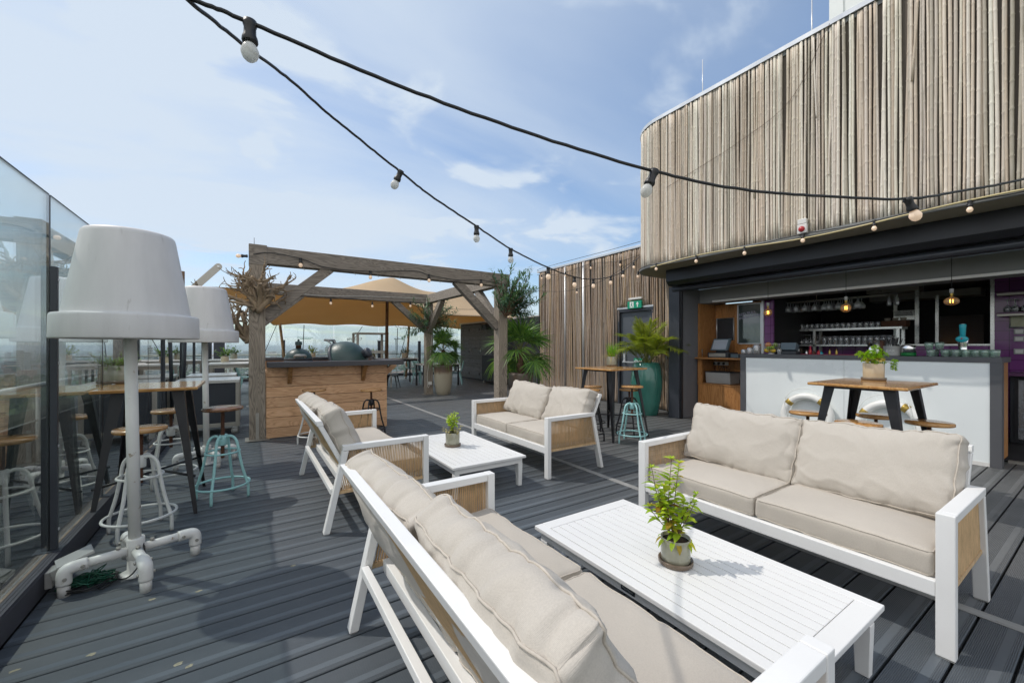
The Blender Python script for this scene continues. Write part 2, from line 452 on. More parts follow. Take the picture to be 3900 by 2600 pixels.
def tiles():
    t = NT('purple_wall_tiles'); v = t.coords()
    br = t.n('TexBrick', offset=0.0, i_Scale=1.0, i_Mortar_Size=.0028, i_Brick_Width=.2, i_Row_Height=.145, i_Bias=0.0)
    br.inputs['Color1'].default_value = (.17,.045,.185,1); br.inputs['Color2'].default_value = (.21,.06,.225,1)
    br.inputs['Mortar'].default_value = (.02,.008,.022,1)
    sx = t.n('SeparateXYZ'); t.l(v, sx.inputs[0]); cx = t.n('CombineXYZ')
    t.l(sx.outputs[1], cx.inputs[0]); t.l(sx.outputs[2], cx.inputs[1])
    t.l(cx.outputs[0], br.inputs['Vector'])
    return t.done(t.pbsdf(br.outputs['Color'], .12, 0, t.bump(br.outputs['Fac'], -.4, .003), .5))
M['tiles'] = tiles()

def tentcloth():
    t = NT('tan_stretch_canopy')
    n = t.noise(t.coords(), 1.2, 3)
    c = t.ramp(n, [(.3, (.70,.54,.35)), (.7, (.76,.60,.40))])
    d = t.pbsdf(c, .8, 0, t.bump(t.noise(t.coords(), 90, 2), .15, .004), .2)
    tl = t.n('BsdfTranslucent', i_Color=(.68,.47,.21,1))
    mx = t.n('MixShader', i_Fac=.40); t.l(d, mx.inputs[1]); t.l(tl.outputs[0], mx.inputs[2])
    return t.done(mx.outputs[0])
M['tent'] = tentcloth()

def glazed_tall():
    t = NT('brown_dipped_glaze'); v = t.coords()
    s = t.n('SeparateXYZ'); t.l(v, s.inputs[0])
    f = t.math('ADD', s.outputs[2], t.math('MULTIPLY', t.noise(t.coords((6,6,1.2)), 2.0, 4), .16))
    c = t.ramp(f, [(.66, (.44,.39,.29)), (.74, (.20,.13,.085)), (.86, (.13,.085,.06)), (.95, (.20,.15,.115))])
    return t.done(t.pbsdf(c, .3, 0, None, .5, Coat_Weight=.3))
M['pot_tall'] = glazed_tall()
def glazed_dark():
    t = NT('smoky_dipped_glaze'); v = t.coords()
    s = t.n('SeparateXYZ'); t.l(v, s.inputs[0])
    f = t.math('ADD', s.outputs[2], t.math('MULTIPLY', t.noise(t.coords((6,6,1.2)), 2.0, 4), .25))
    c = t.ramp(f, [(.46, (.40,.34,.25)), (.58, (.07,.05,.038)), (.68, (.10,.075,.06)), (.85, (.17,.125,.095))])
    return t.done(t.pbsdf(c, .3, 0, None, .5, Coat_Weight=.3))
M['pot_dark'] = glazed_dark()

M['leaf_mint'] = leafy('mint_leaves', [(0.232,0.363,0.022), (0.372,0.528,0.030), (0.512,0.660,0.045), (0.209,0.330,0.030), (0.698,0.627,0.060)], .4)
M['leaf_brown'] = leafy('withered_leaves', [(.20,.09,.02), (.36,.28,.03), (.26,.12,.03)], .3)
M['leaf_lime'] = leafy('lime_leaves', [(0.378,0.567,0.027), (0.567,0.702,0.027), (0.270,0.459,0.027), (0.675,0.743,0.054)], .4)
M['leaf_parsley'] = leafy('parsley_leaves', [(.16,.36,.01), (.26,.46,.01), (.34,.52,.015), (.12,.28,.01)], .4)
M['leaf_yellow'] = leafy('yellowed_leaves', [(.55,.42,.10), (.50,.46,.08), (.62,.50,.2)], .3)
M['leaf_palm'] = leafy('fan_palm_leaves', [(0.077,0.187,0.048), (0.121,0.264,0.055), (0.198,0.352,0.066), (0.066,0.154,0.044), (0.264,0.418,0.066)], .25, .35)
M['leaf_palm2'] = leafy('feather_palm_leaves', [(0.188,0.266,0.031), (0.312,0.375,0.039), (0.140,0.204,0.031), (0.406,0.438,0.046), (0.235,0.312,0.046)], .35, .4)
M['leaf_olive'] = leafy('willow_leaves', [(0.060,0.145,0.085), (0.102,0.204,0.119), (0.153,0.272,0.153), (0.051,0.119,0.068)], .25, .45)
M['leaf_grass'] = leafy('grass_blades', [(.16,.34,.02), (.24,.44,.03), (.12,.28,.02)], .4)
M['leaf_straw'] = leafy('dry_grass_blades', [(.48,.40,.17), (.40,.33,.12), (.55,.46,.22)], .3)
M['leaf_rosemary'] = leafy('rosemary_leaves', [(0.126,0.210,0.077), (0.196,0.294,0.098), (0.266,0.364,0.126)], .3)

# ------------------------------------------------------------------ camera, sun, sky
cam_d = bpy.data.cameras.new('camera'); cam = bpy.data.objects.new('camera', cam_d); COL.objects.link(cam)
cam_d.sensor_width = 36; cam_d.lens = 36*FPX/3900; cam_d.shift_y = (HY-1300)/3900
cam_d.clip_start = .05; cam_d.clip_end = 60000
cam.location = (0, 0, EYE); cam.rotation_euler = (R(90), 0, -TH)
S.camera = cam

SUN_EL = R(54); SDX, SDY = -.693, .7204
sdir = Vector((SDX*math.cos(SUN_EL), SDY*math.cos(SUN_EL), math.sin(SUN_EL))).normalized()
sl = bpy.data.lights.new('sun', 'SUN'); so = bpy.data.objects.new('sun', sl); COL.objects.link(so)
sl.energy = 2.7; sl.angle = R(.65); sl.color = (1.0, .94, .86)
so.rotation_euler = (-sdir).to_track_quat('-Z', 'Y').to_euler(); so.location = (-8, 8, 30)

W = bpy.data.worlds.new('World'); S.world = W; W.use_nodes = True
wt = W.node_tree; wt.nodes.clear()
def wn(typ, **kw):
    x = wt.nodes.new('ShaderNode'+typ)
    for k, v in kw.items():
        if k.startswith('i_'): x.inputs[k[2:].replace('_', ' ')].default_value = v
        else: setattr(x, k, v)
    return x
def wm(op, a, b=None, clamp=False):
    x = wn('Math', operation=op, use_clamp=clamp)
    for i, q in enumerate((a, b)):
        if q is None: continue
        if hasattr(q, 'links'): wt.links.new(q, x.inputs[i])
        else: x.inputs[i].default_value = q
    return x.outputs[0]
wo = wn('OutputWorld'); bg = wn('Background', i_Strength=.15)
sky = wn('TexSky', sky_type='NISHITA', sun_disc=False)
sky.sun_elevation = SUN_EL; sky.sun_rotation = math.atan2(SDX, SDY)
sky.altitude = 60; sky.air_density = 1.0; sky.dust_density = .8; sky.ozone_density = 1.6
tc = wn('TexCoord'); sep = wn('SeparateXYZ'); wt.links.new(tc.outputs['Generated'], sep.inputs[0])
zz = wm('ADD', wm('MAXIMUM', sep.outputs[2], 0.0), .16)
cmb = wn('CombineXYZ')
wt.links.new(wm('DIVIDE', sep.outputs[0], zz), cmb.inputs[0]); wt.links.new(wm('DIVIDE', sep.outputs[1], zz), cmb.inputs[1])
def cloud(scale, stretch, rot, detail, rough, lo, hi, dist=0, loc=(0,0,0)):
    mp = wn('Mapping'); mp.inputs['Scale'].default_value = stretch; mp.inputs['Rotation'].default_value = (0,0,rot); mp.inputs['Location'].default_value = loc
    wt.links.new(cmb.outputs[0], mp.inputs[0])
    nz = wn('TexNoise', i_Scale=scale, i_Detail=detail, i_Roughness=rough, i_Distortion=dist)
    wt.links.new(mp.outputs[0], nz.inputs['Vector'])
    mr = wn('MapRange', interpolation_type='SMOOTHSTEP'); wt.links.new(nz.outputs['Fac'], mr.inputs[0])
    mr.inputs[1].default_value = lo; mr.inputs[2].default_value = hi
    return mr.outputs[0]
veil = cloud(.8, (.6,1.4,1), R(25), 6, .52, .18, .74, .5, (3,1,0))
puff = cloud(1.9, (1,1.25,1), R(-20), 7, .52, .515, .68, .35, (1.3,5.2,0))
# thin cloud is thicker towards the sun
dv = wn('VectorMath', operation='DOT_PRODUCT'); wt.links.new(tc.outputs['Generated'], dv.inputs[0])
dv.inputs[1].default_value = (sdir.x/math.cos(SUN_EL), sdir.y/math.cos(SUN_EL), 0)
side = wm('MULTIPLY', wm('ADD', dv.outputs['Value'], .35), .55, True)
cov = wm('ADD', wm('MULTIPLY', veil, wm('ADD', wm('MULTIPLY', side, 1.75), .22)), wm('MULTIPLY', puff, .72), True)
cov = wm('ADD', wm('MULTIPLY', cov, .80), .13, True)
mixc = wn('Mix', data_type='RGBA'); wt.links.new(cov, mixc.inputs[0])
hs = wn('HueSaturation', i_Saturation=1.22, i_Value=1.2); wt.links.new(sky.outputs[0], hs.inputs['Color']); wt.links.new(hs.outputs[0], mixc.inputs[6]); 
# unseen cloud added behind the viewer and overhead, brightened to fill shaded faces
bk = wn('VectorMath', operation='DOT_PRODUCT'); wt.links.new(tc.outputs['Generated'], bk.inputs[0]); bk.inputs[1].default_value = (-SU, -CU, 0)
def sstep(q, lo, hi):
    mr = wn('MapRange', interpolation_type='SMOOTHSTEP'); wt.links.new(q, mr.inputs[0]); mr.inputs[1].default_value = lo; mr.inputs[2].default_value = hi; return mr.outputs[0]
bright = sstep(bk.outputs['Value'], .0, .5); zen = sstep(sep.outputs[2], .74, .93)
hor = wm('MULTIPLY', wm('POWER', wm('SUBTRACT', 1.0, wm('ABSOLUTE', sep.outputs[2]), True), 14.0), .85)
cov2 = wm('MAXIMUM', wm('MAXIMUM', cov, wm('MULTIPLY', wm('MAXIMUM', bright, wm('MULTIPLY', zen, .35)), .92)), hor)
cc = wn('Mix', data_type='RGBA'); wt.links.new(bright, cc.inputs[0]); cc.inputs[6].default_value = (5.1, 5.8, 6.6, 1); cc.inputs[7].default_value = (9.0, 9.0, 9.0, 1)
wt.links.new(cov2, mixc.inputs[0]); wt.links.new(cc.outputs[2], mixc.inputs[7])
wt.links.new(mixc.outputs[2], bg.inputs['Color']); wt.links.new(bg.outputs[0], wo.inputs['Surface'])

S.view_settings.view_transform = 'Standard'; S.view_settings.look = 'None'
S.view_settings.exposure = -0.14; S.view_settings.gamma = 1.0
S.render.engine = 'CYCLES'
cy = S.cycles
cy.max_bounces = 9; cy.transparent_max_bounces = 24; cy.diffuse_bounces = 4; cy.glossy_bounces = 4; cy.transmission_bounces = 6; cy.volume_bounces = 0
cy.use_denoising = True
try: cy.denoiser = 'OPENIMAGEDENOISE'; cy.denoising_input_passes = 'RGB_ALBEDO_NORMAL'
except Exception: pass
cy.sample_clamp_indirect = 6.0; cy.caustics_reflective = False; cy.caustics_refractive = False
# ------------------------------------------------------------------ cushions
def cushion(name, w, d, h, r, puff, wr, seed, parent, mat, loc, rot, nx=44, ny=30, nz=8, pipe=.0045, sag=0, dent=0, side=.004):
    hw, hd, hh = w/2, d/2, h/2
    def fin(p, n):
        x, y, z = p
        ex = 1-abs(x/hw)**3; ey = 1-abs(y/hd)**3
        ex = max(0, ex); ey = max(0, ey)
        k = max(-1, min(1, z/hh))
        z2 = z + k*puff*(ex**.8)*(ey**.8)
        # ears at the corners stay a little proud, edges pull in between them
        x2 = x*(1-.022*(1-abs(y/hd)**4)*(1 if abs(x) > hw*.5 else abs(x)/(hw*.5)))
        y2 = y*(1-.035*(1-abs(x/hw)**4)*(1 if abs(y) > hd*.5 else abs(y)/(hd*.5)))
        e = max(abs(x)/hw, abs(y)/hd)
        q = Vector((x*10, y*5, z*5+seed*3.1)) if abs(y)/hd > abs(x)/hw else Vector((x*4, y*10, z*5+seed*3.1))
        a = noise.noise(q)
        b = noise.noise(Vector((x*4.2+seed, y*4.2, z*3)))
        c = (1-abs(noise.noise(Vector((x*5+seed*2, y*7+x*4, z*2)))))**4
        amp = wr*((.15+.85*e**4)*a*.008 + b*.0055 + (.4+.8*e**2)*(c-.45)*.0075)
        g = (1-(z/hh)**2) if abs(z) < hh else 0
        if abs(y) > hd*.55: y2 += math.copysign(side*g*ex, y)
        if abs(x) > hw*.55: x2 += math.copysign(side*g*ey, x)
        rdg = (1-abs(noise.noise(Vector((x*9+seed, y*9-seed, z*2.2)))))**7
        amp -= wr*rdg*.0075*(e**5)
        o = Vector((x2, y2, z2)) + n*amp
        if sag: o.y -= sag*max(0, y/hd)*(1-(x/hw)**2)*hd
        if dent: o.z -= dent*math.exp(-((x-hw*.2)**2+(y)**2)/.03)*(1 if z > 0 else 0)
        return o
    mb = MB(); idx = {}; vs = []
    N = (nx, ny, nz); H = (hw, hd, hh)
    def rb(p):
        inner = Vector(tuple(max(-(H[i]-r), min(H[i]-r, p[i])) for i in range(3)))
        dl = p-inner
        n = dl.normalized()
        return inner+n*r, n
    def lat(i, L, half):
        # denser lattice near the rims
        t = 2*i/L-1
        return half*(math.copysign(1-(1-abs(t))**1.35, t))
    def V(i, j, k):
        key = (i, j, k)
        if key not in idx:
            p = Vector((lat(i, nx, hw), lat(j, ny, hd), lat(k, nz, hh)))
            q, n = rb(p); idx[key] = len(vs); vs.append(fin(q, n))
        return idx[key]
    fs = []
    for i in range(nx):
        for j in range(ny):
            fs.append((V(i,j,nz), V(i+1,j,nz), V(i+1,j+1,nz), V(i,j+1,nz)))
            fs.append((V(i,j,0), V(i,j+1,0), V(i+1,j+1,0), V(i+1,j,0)))
    for i in range(nx):
        for k in range(nz):
            fs.append((V(i,0,k), V(i+1,0,k), V(i+1,0,k+1), V(i,0,k+1)))
            fs.append((V(i,ny,k), V(i,ny,k+1), V(i+1,ny,k+1), V(i+1,ny,k)))
    for j in range(ny):
        for k in range(nz):
            fs.append((V(0,j,k), V(0,j,k+1), V(0,j+1,k+1), V(0,j+1,k)))
            fs.append((V(nx,j,k), V(nx,j+1,k), V(nx,j+1,k+1), V(nx,j,k+1)))
    mb.add(vs, fs, True)
    o = mb.build(name, mat, parent, loc=loc, rot=rot)
    pp = MB(); s = .7071
    for sgn in (-1, 1):
        path = []
        segs = [((-hw+r, -hd), (hw-r, -hd), (0,-1)), ((hw, -hd+r), (hw, hd-r), (1,0)),
                ((hw-r, hd), (-hw+r, hd), (0,1)), ((-hw, hd-r), (-hw, -hd+r), (-1,0))]
        for a, b, nn in segs:
            m = 40
            for q in range(m):
                t = q/(m-1)
                x = a[0]+(b[0]-a[0])*t; y = a[1]+(b[1]-a[1])*t
                x -= nn[0]*r*(1-s); y -= nn[1]*r*(1-s)
                n = Vector((nn[0]*s, nn[1]*s, sgn*s))
                path.append(fin(Vector((x, y, sgn*(hh-r*(1-s)))), n)+n*pipe*.5)
        pp.tube(path, pipe, 6, True)
    pp.build('piping', M['piping'], o)
    return o

# ------------------------------------------------------------------ lounge sofas
def ropes_yz(mb, x, y0f, y1f, z0, z1, step, r=.0031, lay=.0046):
    """ropes wound round the bottom and top rails of an arm, in the plane x"""
    y0, y1 = y0f, y1f
    n = int((y1(.5)-y0)/step)
    for i in range(n+1):
        y = y0+.004+i*step
        for sx in (-1, 1):
            j = random.uniform(-.0008, .0008)
            top = min(1, 1)
            za = z1; 
            yy = y
            # the last ropes lean with the slanting rear leg
            lim_t, lim_b = y1(1), y1(0)
            f = i/max(1, n)
            yt = y0+.004+(lim_t-y0-.006)*f; yb = y0+.004+(lim_b-y0-.006)*f
            mb.tube([(x+sx*lay, yb+j, z0), (x+sx*lay+random.uniform(-.001,.001), (yt+yb)/2+j, (z0+z1)/2), (x+sx*lay, yt+j, z1)], r, 4, caps=False)
def make_sofa(name, label, cat, seed, loc, rz, group, pil):
    random.seed(seed)
    L = .84
    t = thing(name, label, cat, loc, rz, group)
    wp = M['white_paint']
    for s in (-1, 1):
        x0, x1 = (s*L, s*(L-.062)); x0, x1 = min(x0, x1), max(x0, x1)
        MB().box(x0, x1, 0, .045, .006, .63).build('leg', wp, t, .004)
        MB().box(x0+.001, x1-.001, .047, .664, .590, .6295).build('armrest', wp, t, .004)
        MB().prism([(.623,.588),(.664,.588),(.795,.006),(.752,.006)], 'x', x0+.002, x1-.002).build('leg', wp, t, .004)
        MB().box(x0+.004, x1-.004, .004, .041, 0, .0055).build('foot_glide', M['grey_plastic'], t); MB().box(x0+.006, x1-.006, .757, .790, 0, .0055).build('foot_glide', M['grey_plastic'], t)
        rp = MB(); xm = (x0+x1)/2
        bot, top = .285, .594
        yb = lambda k: .620+(1-k)*.068
        rp.box(xm-.013, xm+.013, .046, .690, bot-.010, bot+.010)
        ropes_yz(rp, xm, .048, yb, bot-.008, top, .0134)
        rp.build('rope_panel', M['rope'], t)
    MB().box(-L+.0625, L-.0625, .004, .042, .256, .325).build('front_rail', wp, t, .004)
    MB().box(-L+.0625, L-.0625, .60, .64, .262, .318).build('seat_rail', wp, t, .003)
    MB().box(-L+.0625, L-.0625, .708, .742, .268, .308).build('rear_rail', wp, t, .003)
    dk = MB()
    for i in range(9):
        dk.box(-L+.065, L-.065, .052+i*.061, .052+i*.061+.05, .300, .3225)
    dk.build('seat_slats', wp, t)
    # leaning back frame
    sl = (.805-.565)/(.812-.335)
    def Y(z): return .565+(z-.335)*sl
    bx = L-.068
    for s in (-1, 1):
        xa, xb = sorted((s*bx, s*(bx-.045)))
        MB().prism([(Y(.335), .335), (Y(.335)+.036, .335), (Y(.775)+.036, .775), (Y(.775), .775)], 'x', xa, xb).build('back_post', wp, t, .004)
    MB().prism([(Y(.776)-.004, .776), (Y(.776)+.042, .776), (Y(.776)+.052, .815), (Y(.776)+.008, .815)], 'x', -bx, bx).build('top_rail', wp, t, .004)
    MB().prism([(Y(.325)-.002, .325), (Y(.325)+.040, .325), (Y(.36)+.034, .36), (Y(.36)-.004, .36)], 'x', -bx+.0455, bx-.0455).build('back_rail', wp, t, .003)
    rb = MB(); n = int((2*bx-.10)/.0098)
    for i in range(n+1):
        x = -bx+.049+i*.0098
        za, zb = .350, .778
        for off in (.004, .030):
            j = random.uniform(-.001, .001)
            rb.tube([(x+j, Y(za)+off, za), (x-j, Y((za+zb)/2)+off+random.uniform(-.0015,.0015), (za+zb)/2), (x+j, Y(zb)+off, zb)], .0039, 4, caps=False)
    rb.build('back_rope_panel', M['rope'], t)
    for i, s in enumerate((-1, 1)):
        cushion('seat_cushion', .772, .595, .118, .024, .016, .55, seed+i*5, t, M['fabric'], (s*.388, .322, .384), (0, 0, R(random.uniform(-.6,.6))), 40, 30, 8, .0035)
    for i, (px, py, pz, lean, yaw, roll, pw, ph) in enumerate(pil):
        cushion('back_cushion', pw, ph, .122, .026, .056, 1.45, seed*3+i*7+1, t, M['pillow'], (px, py+.088, pz-.012), (R(90-lean), R(roll), R(yaw)), 84, 46, 14, .0036, .02, 0, .020)
    return t
PIL_A = [(-.395, .545, .640, 21, 2, 2, .80, .455), (.392, .552, .645, 24, -2, -1.5, .80, .46)]
GS = 'four white lounge sofas around the low tables'
make_sofa('lounge_sofa', 'white rope-arm sofa with its back to the bar, beside the large mint plant table', 'sofa', 3, (2.535, 1.255, 0), R(-90), GS,
          [(-.385, .535, .652, 22, 4, 3, .775, .465), (.385, .540, .655, 25, -4, -2.5, .775, .475)])
make_sofa('lounge_sofa', 'nearest white rope-back sofa seen from behind, its back cushions in the foreground', 'sofa', 11, (1.195, 1.235, 0), R(90), GS,
          [(-.392, .548, .668, 25, -3, 2, .775, .49), (.400, .556, .640, 25, 3, -1.5, .765, .465)])
make_sofa('lounge_sofa', 'white rope-back sofa seen from behind, nearest to the wooden barbecue bar', 'sofa', 17, (1.25, 4.01, 0), R(90), GS,
          [(-.40, .525, .655, 23, -5, 3, .775, .48), (.38, .545, .65, 26, 6, -3, .77, .48)])
make_sofa('lounge_sofa', 'white rope-arm sofa in front of the bamboo wall, facing the small yellow-green pot plant', 'sofa', 23, (2.555, 4.09, 0), R(-90), GS,
          [(-.38, .54, .655, 24, 5, 4, .76, .46), (.40, .56, .655, 25, -7, -3, .80, .46)])

# ------------------------------------------------------------------ low slatted tables
def low_table(label, x0, x1, y0, y1, h=.295, plate=False):
    w, d = x1-x0, y1-y0
    t = thing('coffee_table', label, 'coffee table', ((x0+x1)/2, (y0+y1)/2, 0), 0, 'low white slatted tables')
    hw, hd = w/2, d/2; wt_ = M['white_top']; b = .055
    top = MB()
    top.box(-hw, -hw+b, -hd, hd, h-.024, h); top.box(hw-b, hw, -hd, hd, h-.024, h)
    top.box(-hw+b+.0008, hw-b-.0008, -hd, -hd+b*1.5, h-.024, h); top.box(-hw+b+.0008, hw-b-.0008, hd-b*1.5, hd, h-.024, h)
    top.build('table_frame', wt_, t, .004)
    sl = MB(); n = 11; a0 = -hw+b+.003; sw = (w-2*b-.006)/n
    for i in range(n):
        sl.box(a0+i*sw+.0024, a0+(i+1)*sw-.0024, -hd+b*1.5+.0025, hd-b*1.5-.0025, h-.022, h-.001)
    sl.build('slatted_top', wt_, t, .0015)
    ap = MB(); i_ = .028
    ap.box(-hw+i_, hw-i_, -hd+i_, -hd+i_+.022, h-.075, h-.0255); ap.box(-hw+i_, hw-i_, hd-i_-.022, hd-i_, h-.075, h-.0255)
    ap.box(-hw+i_, -hw+i_+.022, -hd+i_+.0225, hd-i_-.0225, h-.075, h-.0255); ap.box(hw-i_-.022, hw-i_, -hd+i_+.0225, hd-i_-.0225, h-.075, h-.0255)
    ap.build('apron', M['white_paint'], t, .002)
    for sx in (-1, 1):
        for sy in (-1, 1):
            lg = MB(); x = sx*(hw-.05); y = sy*(hd-.055)
            lg.box(x-.024, x+.024, y-.03, y+.03, 0, h-.0762)
            o = lg.build('leg', M['white_paint'], t, .003)
            for vv in o.data.vertices:
                if vv.co.z < .01: vv.co.x = x+(vv.co.x-x)*.8; vv.co.y = y+(vv.co.y-y)*.8
    if plate:
        pl = MB().box(-hw+i_-.004, -hw+i_-.0005, -.03, .05, h-.062, h-.036).build('name_plate', M['dark_plastic'], t, .001)
        text_mesh('plate_lettering', 'Manifesto', .016, M['alu'], pl, (-hw+i_-.0046, .010, h-.053), (R(90), R(0), R(-90)), .0002)
    return t
def text_mesh(name, body, size, mat, parent, loc, rot, ext=.001, align='CENTER', bold=0):
    cu = bpy.data.curves.new(name+'_src', 'FONT'); cu.body = body; cu.size = size; cu.extrude = ext
    cu.align_x = align; cu.offset = bold
    tmp = bpy.data.objects.new(name+'_src', cu); COL.objects.link(tmp)
    dg = bpy.context.evaluated_depsgraph_get(); dg.update()
    me = bpy.data.meshes.new_from_object(tmp.evaluated_get(dg)); me.name = name
    bpy.data.objects.remove(tmp); bpy.data.curves.remove(cu)
    me.materials.clear(); me.materials.append(mat)
    o = bpy.data.objects.new(name, me); COL.objects.link(o)
    o.parent = parent; o.location = loc; o.rotation_euler = rot
    return o
low_table('low white slatted table carrying the tall mint plant, between the two nearest sofas', 1.432, 2.20, .56, 1.95, .295, True)
low_table('low white slatted table carrying the small yellow-green plant, between the two far sofas', 1.505, 2.285, 3.25, 4.62)

# ------------------------------------------------------------------ pots and leaves
def leaf(mb, p, d, up, L, w, fold=.25, curl=.15, n=3):
    """one pointed leaf as a folded strip from p along d"""
    d = d.normalized(); s = d.cross(up)
    s = s.normalized() if s.length > 1e-5 else d.orthogonal().normalized()
    u = s.cross(d).normalized()
    prof = [(0, .12), (.3, .85), (.62, .8), (1, .03)] if n == 3 else [(0, .3), (.5, 1), (1, .05)]
    vs = []
    for t, k in prof:
        c = p+d*(L*t)-u*(curl*L*t*t)
        hw = w*.5*k
        vs += [c-s*hw+u*(fold*hw), c, c+s*hw+u*(fold*hw)]
    fs = []
    for i in range(len(prof)-1):
        a = i*3
        fs += [(a, a+1, a+4, a+3), (a+1, a+2, a+5, a+4)]
    mb.add(vs, fs, True)
def rnd_dir(zmin=-1, zmax=1):
    z = random.uniform(zmin, zmax); a = random.uniform(0, 2*math.pi); q = math.sqrt(max(0, 1-z*z))
    return Vector((q*math.cos(a), q*math.sin(a), z))
def small_pot(name, label, r, h, mat, loc, saucer=True, cat='potted plant', smat=None):
    t = thing(name, label, cat, loc)
    MB().lathe([(r*.93, .012), (r*.97, .02), (r, h*.2), (r, h), (r*.985, h+.002), (r*.93, h), (r*.92, h*.86)], 32).build('pot', mat, t)
    MB().lathe([(r*.925, h*.87), (r*.5, h*.885), (.001, h*.89)], 20).build('soil', M['soil'], t)
    if saucer:
        MB().lathe([(r*1.08, 0), (r*1.17, .006), (r*1.19, .022), (r*1.15, .026), (r*1.06, .012), (.001, .0115)], 32).build('saucer', smat or M['pot_saucer'], t)
    return t

# tall mint on the near table
random.seed(41)
mp = ground(2573, 2142, .295)
t = small_pot('mint_plant', 'tall straggly mint with some brown leaves in an olive pot on the near low table', .069, .128, M['pot_olive'], mp)
st = MB(); lv = MB(); br = MB()
cr = Vector((CU, -SU, 0)); cf = Vector((SU, CU, 0))      # camera right / forward, for leaning stems as in the photo
specs = [(-.115, .35, .01), (-.02, .395, .0), (-.10, .26, -.03), (.03, .365, .03), (-.05, .25, .03), (.10, .22, .0), (.05, .17, .03), (-.06, .18, -.04), (.08, .19, -.03), (-.12, .15, .03)]
for k, (sx, hh_, sf) in enumerate(specs):
    base = Vector((random.uniform(-.03,.03), random.uniform(-.03,.03), .11))
    top = cr*sx+cf*sf+Vector((0, 0, .115+hh_))
    midp = base.lerp(top, .5)+cr*(sx*.12)+Vector((random.uniform(-.012,.012), random.uniform(-.012,.012), .02))
    path = spline([base, midp, top], 8)
    st.tube(path, [.0028-.0015*i/len(path) for i in range(len(path))], 5)
    npair = int(hh_/.024)
    for i in range(npair):
        f = .22+.78*i/max(1, npair-1)
        p = path[min(len(path)-1, int(f*(len(path)-1)))]
        a0 = (i % 2)*math.pi/2+random.uniform(-.4,.4)
        for q in range(2):
            a = a0+q*math.pi
            d = Vector((math.cos(a), math.sin(a), random.uniform(-.15, .65)))
            Lf = random.uniform(.042, .072)*(1-.35*f if f > .8 else 1)
            tgt = br if (random.random() < (.16 if f < .6 else .03)) else lv
            leaf(tgt, p, d, Vector((0,0,1)), Lf, Lf*.56, .3, random.uniform(.05,.4))
    for q in range(6):
        a = q*1.05; leaf(lv, path[-1], Vector((math.cos(a), math.sin(a), .9)), Vector((0,0,1)), .026, .012, .3, .1)
for k in range(12):
    a = random.uniform(0, 6.28); p = Vector((math.cos(a)*.06, math.sin(a)*.06, .125))
    leaf(lv if k % 3 else br, p, Vector((math.cos(a), math.sin(a), random.uniform(-1, .1))), Vector((0,0,1)), .05, .027, .3, .4)
st.build('stems', M['stem_brown'], t); lv.build('leaves', M['leaf_mint'], t); br.build('withered_leaves', M['leaf_brown'], t)
fl = MB()
for a in range(9): leaf(fl, cr*.035+cf*.03+Vector((0,0,.482)), Vector((math.cos(a*.7), math.sin(a*.7), 1.2)), Vector((0,0,1)), .012, .006)
fl.build('flower', plain('yellow_petals', (.75,.45,.02), .5), t)

# small celery-like plant on the far table
mp = ground(1724, 1697, .295)
t = small_pot('herb_plant', 'small bright yellow-green herb in an olive pot on the far low table', .075, .145, M['pot_olive'], mp)
st = MB(); lv = MB(); br = MB()
for k in range(26):
    a = random.uniform(0, 6.28); q = random.uniform(0, .045)
    b = Vector((math.cos(a)*q, math.sin(a)*q, .125)); hgt = random.uniform(.10, .23)
    tp = b+Vector((math.cos(a)*.035, math.sin(a)*.035, hgt))
    st.tube([b, (b+tp)/2+Vector((0,0,.01)), tp], .0018, 4)
    for j in range(8):
        p = b.lerp(tp, random.uniform(.45, 1)); leaf(lv, p, rnd_dir(-.1, .9), Vector((0,0,1)), random.uniform(.022,.04), random.uniform(.016,.026), .3, .2)
for k in range(34):
    a = random.uniform(0, 6.28); q = random.uniform(.05, .12)
    p = Vector((math.cos(a)*q, math.sin(a)*q, .14+random.uniform(-.01, .05)))
    if k % 3 == 0: st.tube([(p.x*.35, p.y*.35, .13), p], .0014, 4)
    leaf(br, p, rnd_dir(-.4, .8), Vector((0,0,1)), .028, .02, .4, .3)
st.build('stems', M['stem'], t); lv.build('leaves', M['leaf_lime'], t); br.build('withered_leaves', M['leaf_straw'], t)

# ------------------------------------------------------------------ bar stools
def make_stool(label, mat, seat_h, loc, rz, seatmat=None, group='bar stools with round wooden seats'):
    t = thing('bar_stool', label, 'bar stool', loc, rz, group)
    rs = .155
    MB().lathe([(rs*.96, seat_h-.026), (rs, seat_h-.022), (rs, seat_h-.006), (rs*.975, seat_h), (.001, seat_h+.0005)], 36).build('seat', seatmat or M['seat_wood'], t)
    MB().lathe([(.045, seat_h-.034), (.05, seat_h-.028), (.05, seat_h-.0265), (.001, seat_h-.0263)], 16).build('seat_plate', M['rust'], t)
    sw = MB(); prof = []; z = .36
    while z < seat_h-.034:
        prof += [(.0125, z), (.0165, z+.004), (.0165, z+.006), (.0125, z+.010)]; z += .0115
    sw.lathe(prof, 12); sw.build('screw_rod', M['rust'], t)
    MB().lathe([(.028, .475), (.033, .48), (.033, .56), (.028, .565), (.02, .566)], 16).build('hub', mat, t)
    for q in range(4):
        a = R(45+90*q); c, s = math.cos(a), math.sin(a)
        pr = [(.030, .545), (.055, .556), (.085, .545), (.110, .510), (.122, .46), (.135, .38), (.160, .26), (.192, .15), (.205, .10), (.207, .002)]
        path = spline([(r*c, r*s, zz_) for r, zz_ in pr], 4)
        MB().tube(path, .0118, 8).build('leg', mat, t)
    MB().ring((0,0,.415), .128, .0085, 8, 32).build('upper_ring', mat, t)
    MB().ring((0,0,.128), .205, .0095, 8, 40).build('foot_ring', mat, t)
    return t
sw_ = M['stool_white']; sb = M['black_metal']; sa = M['aqua']
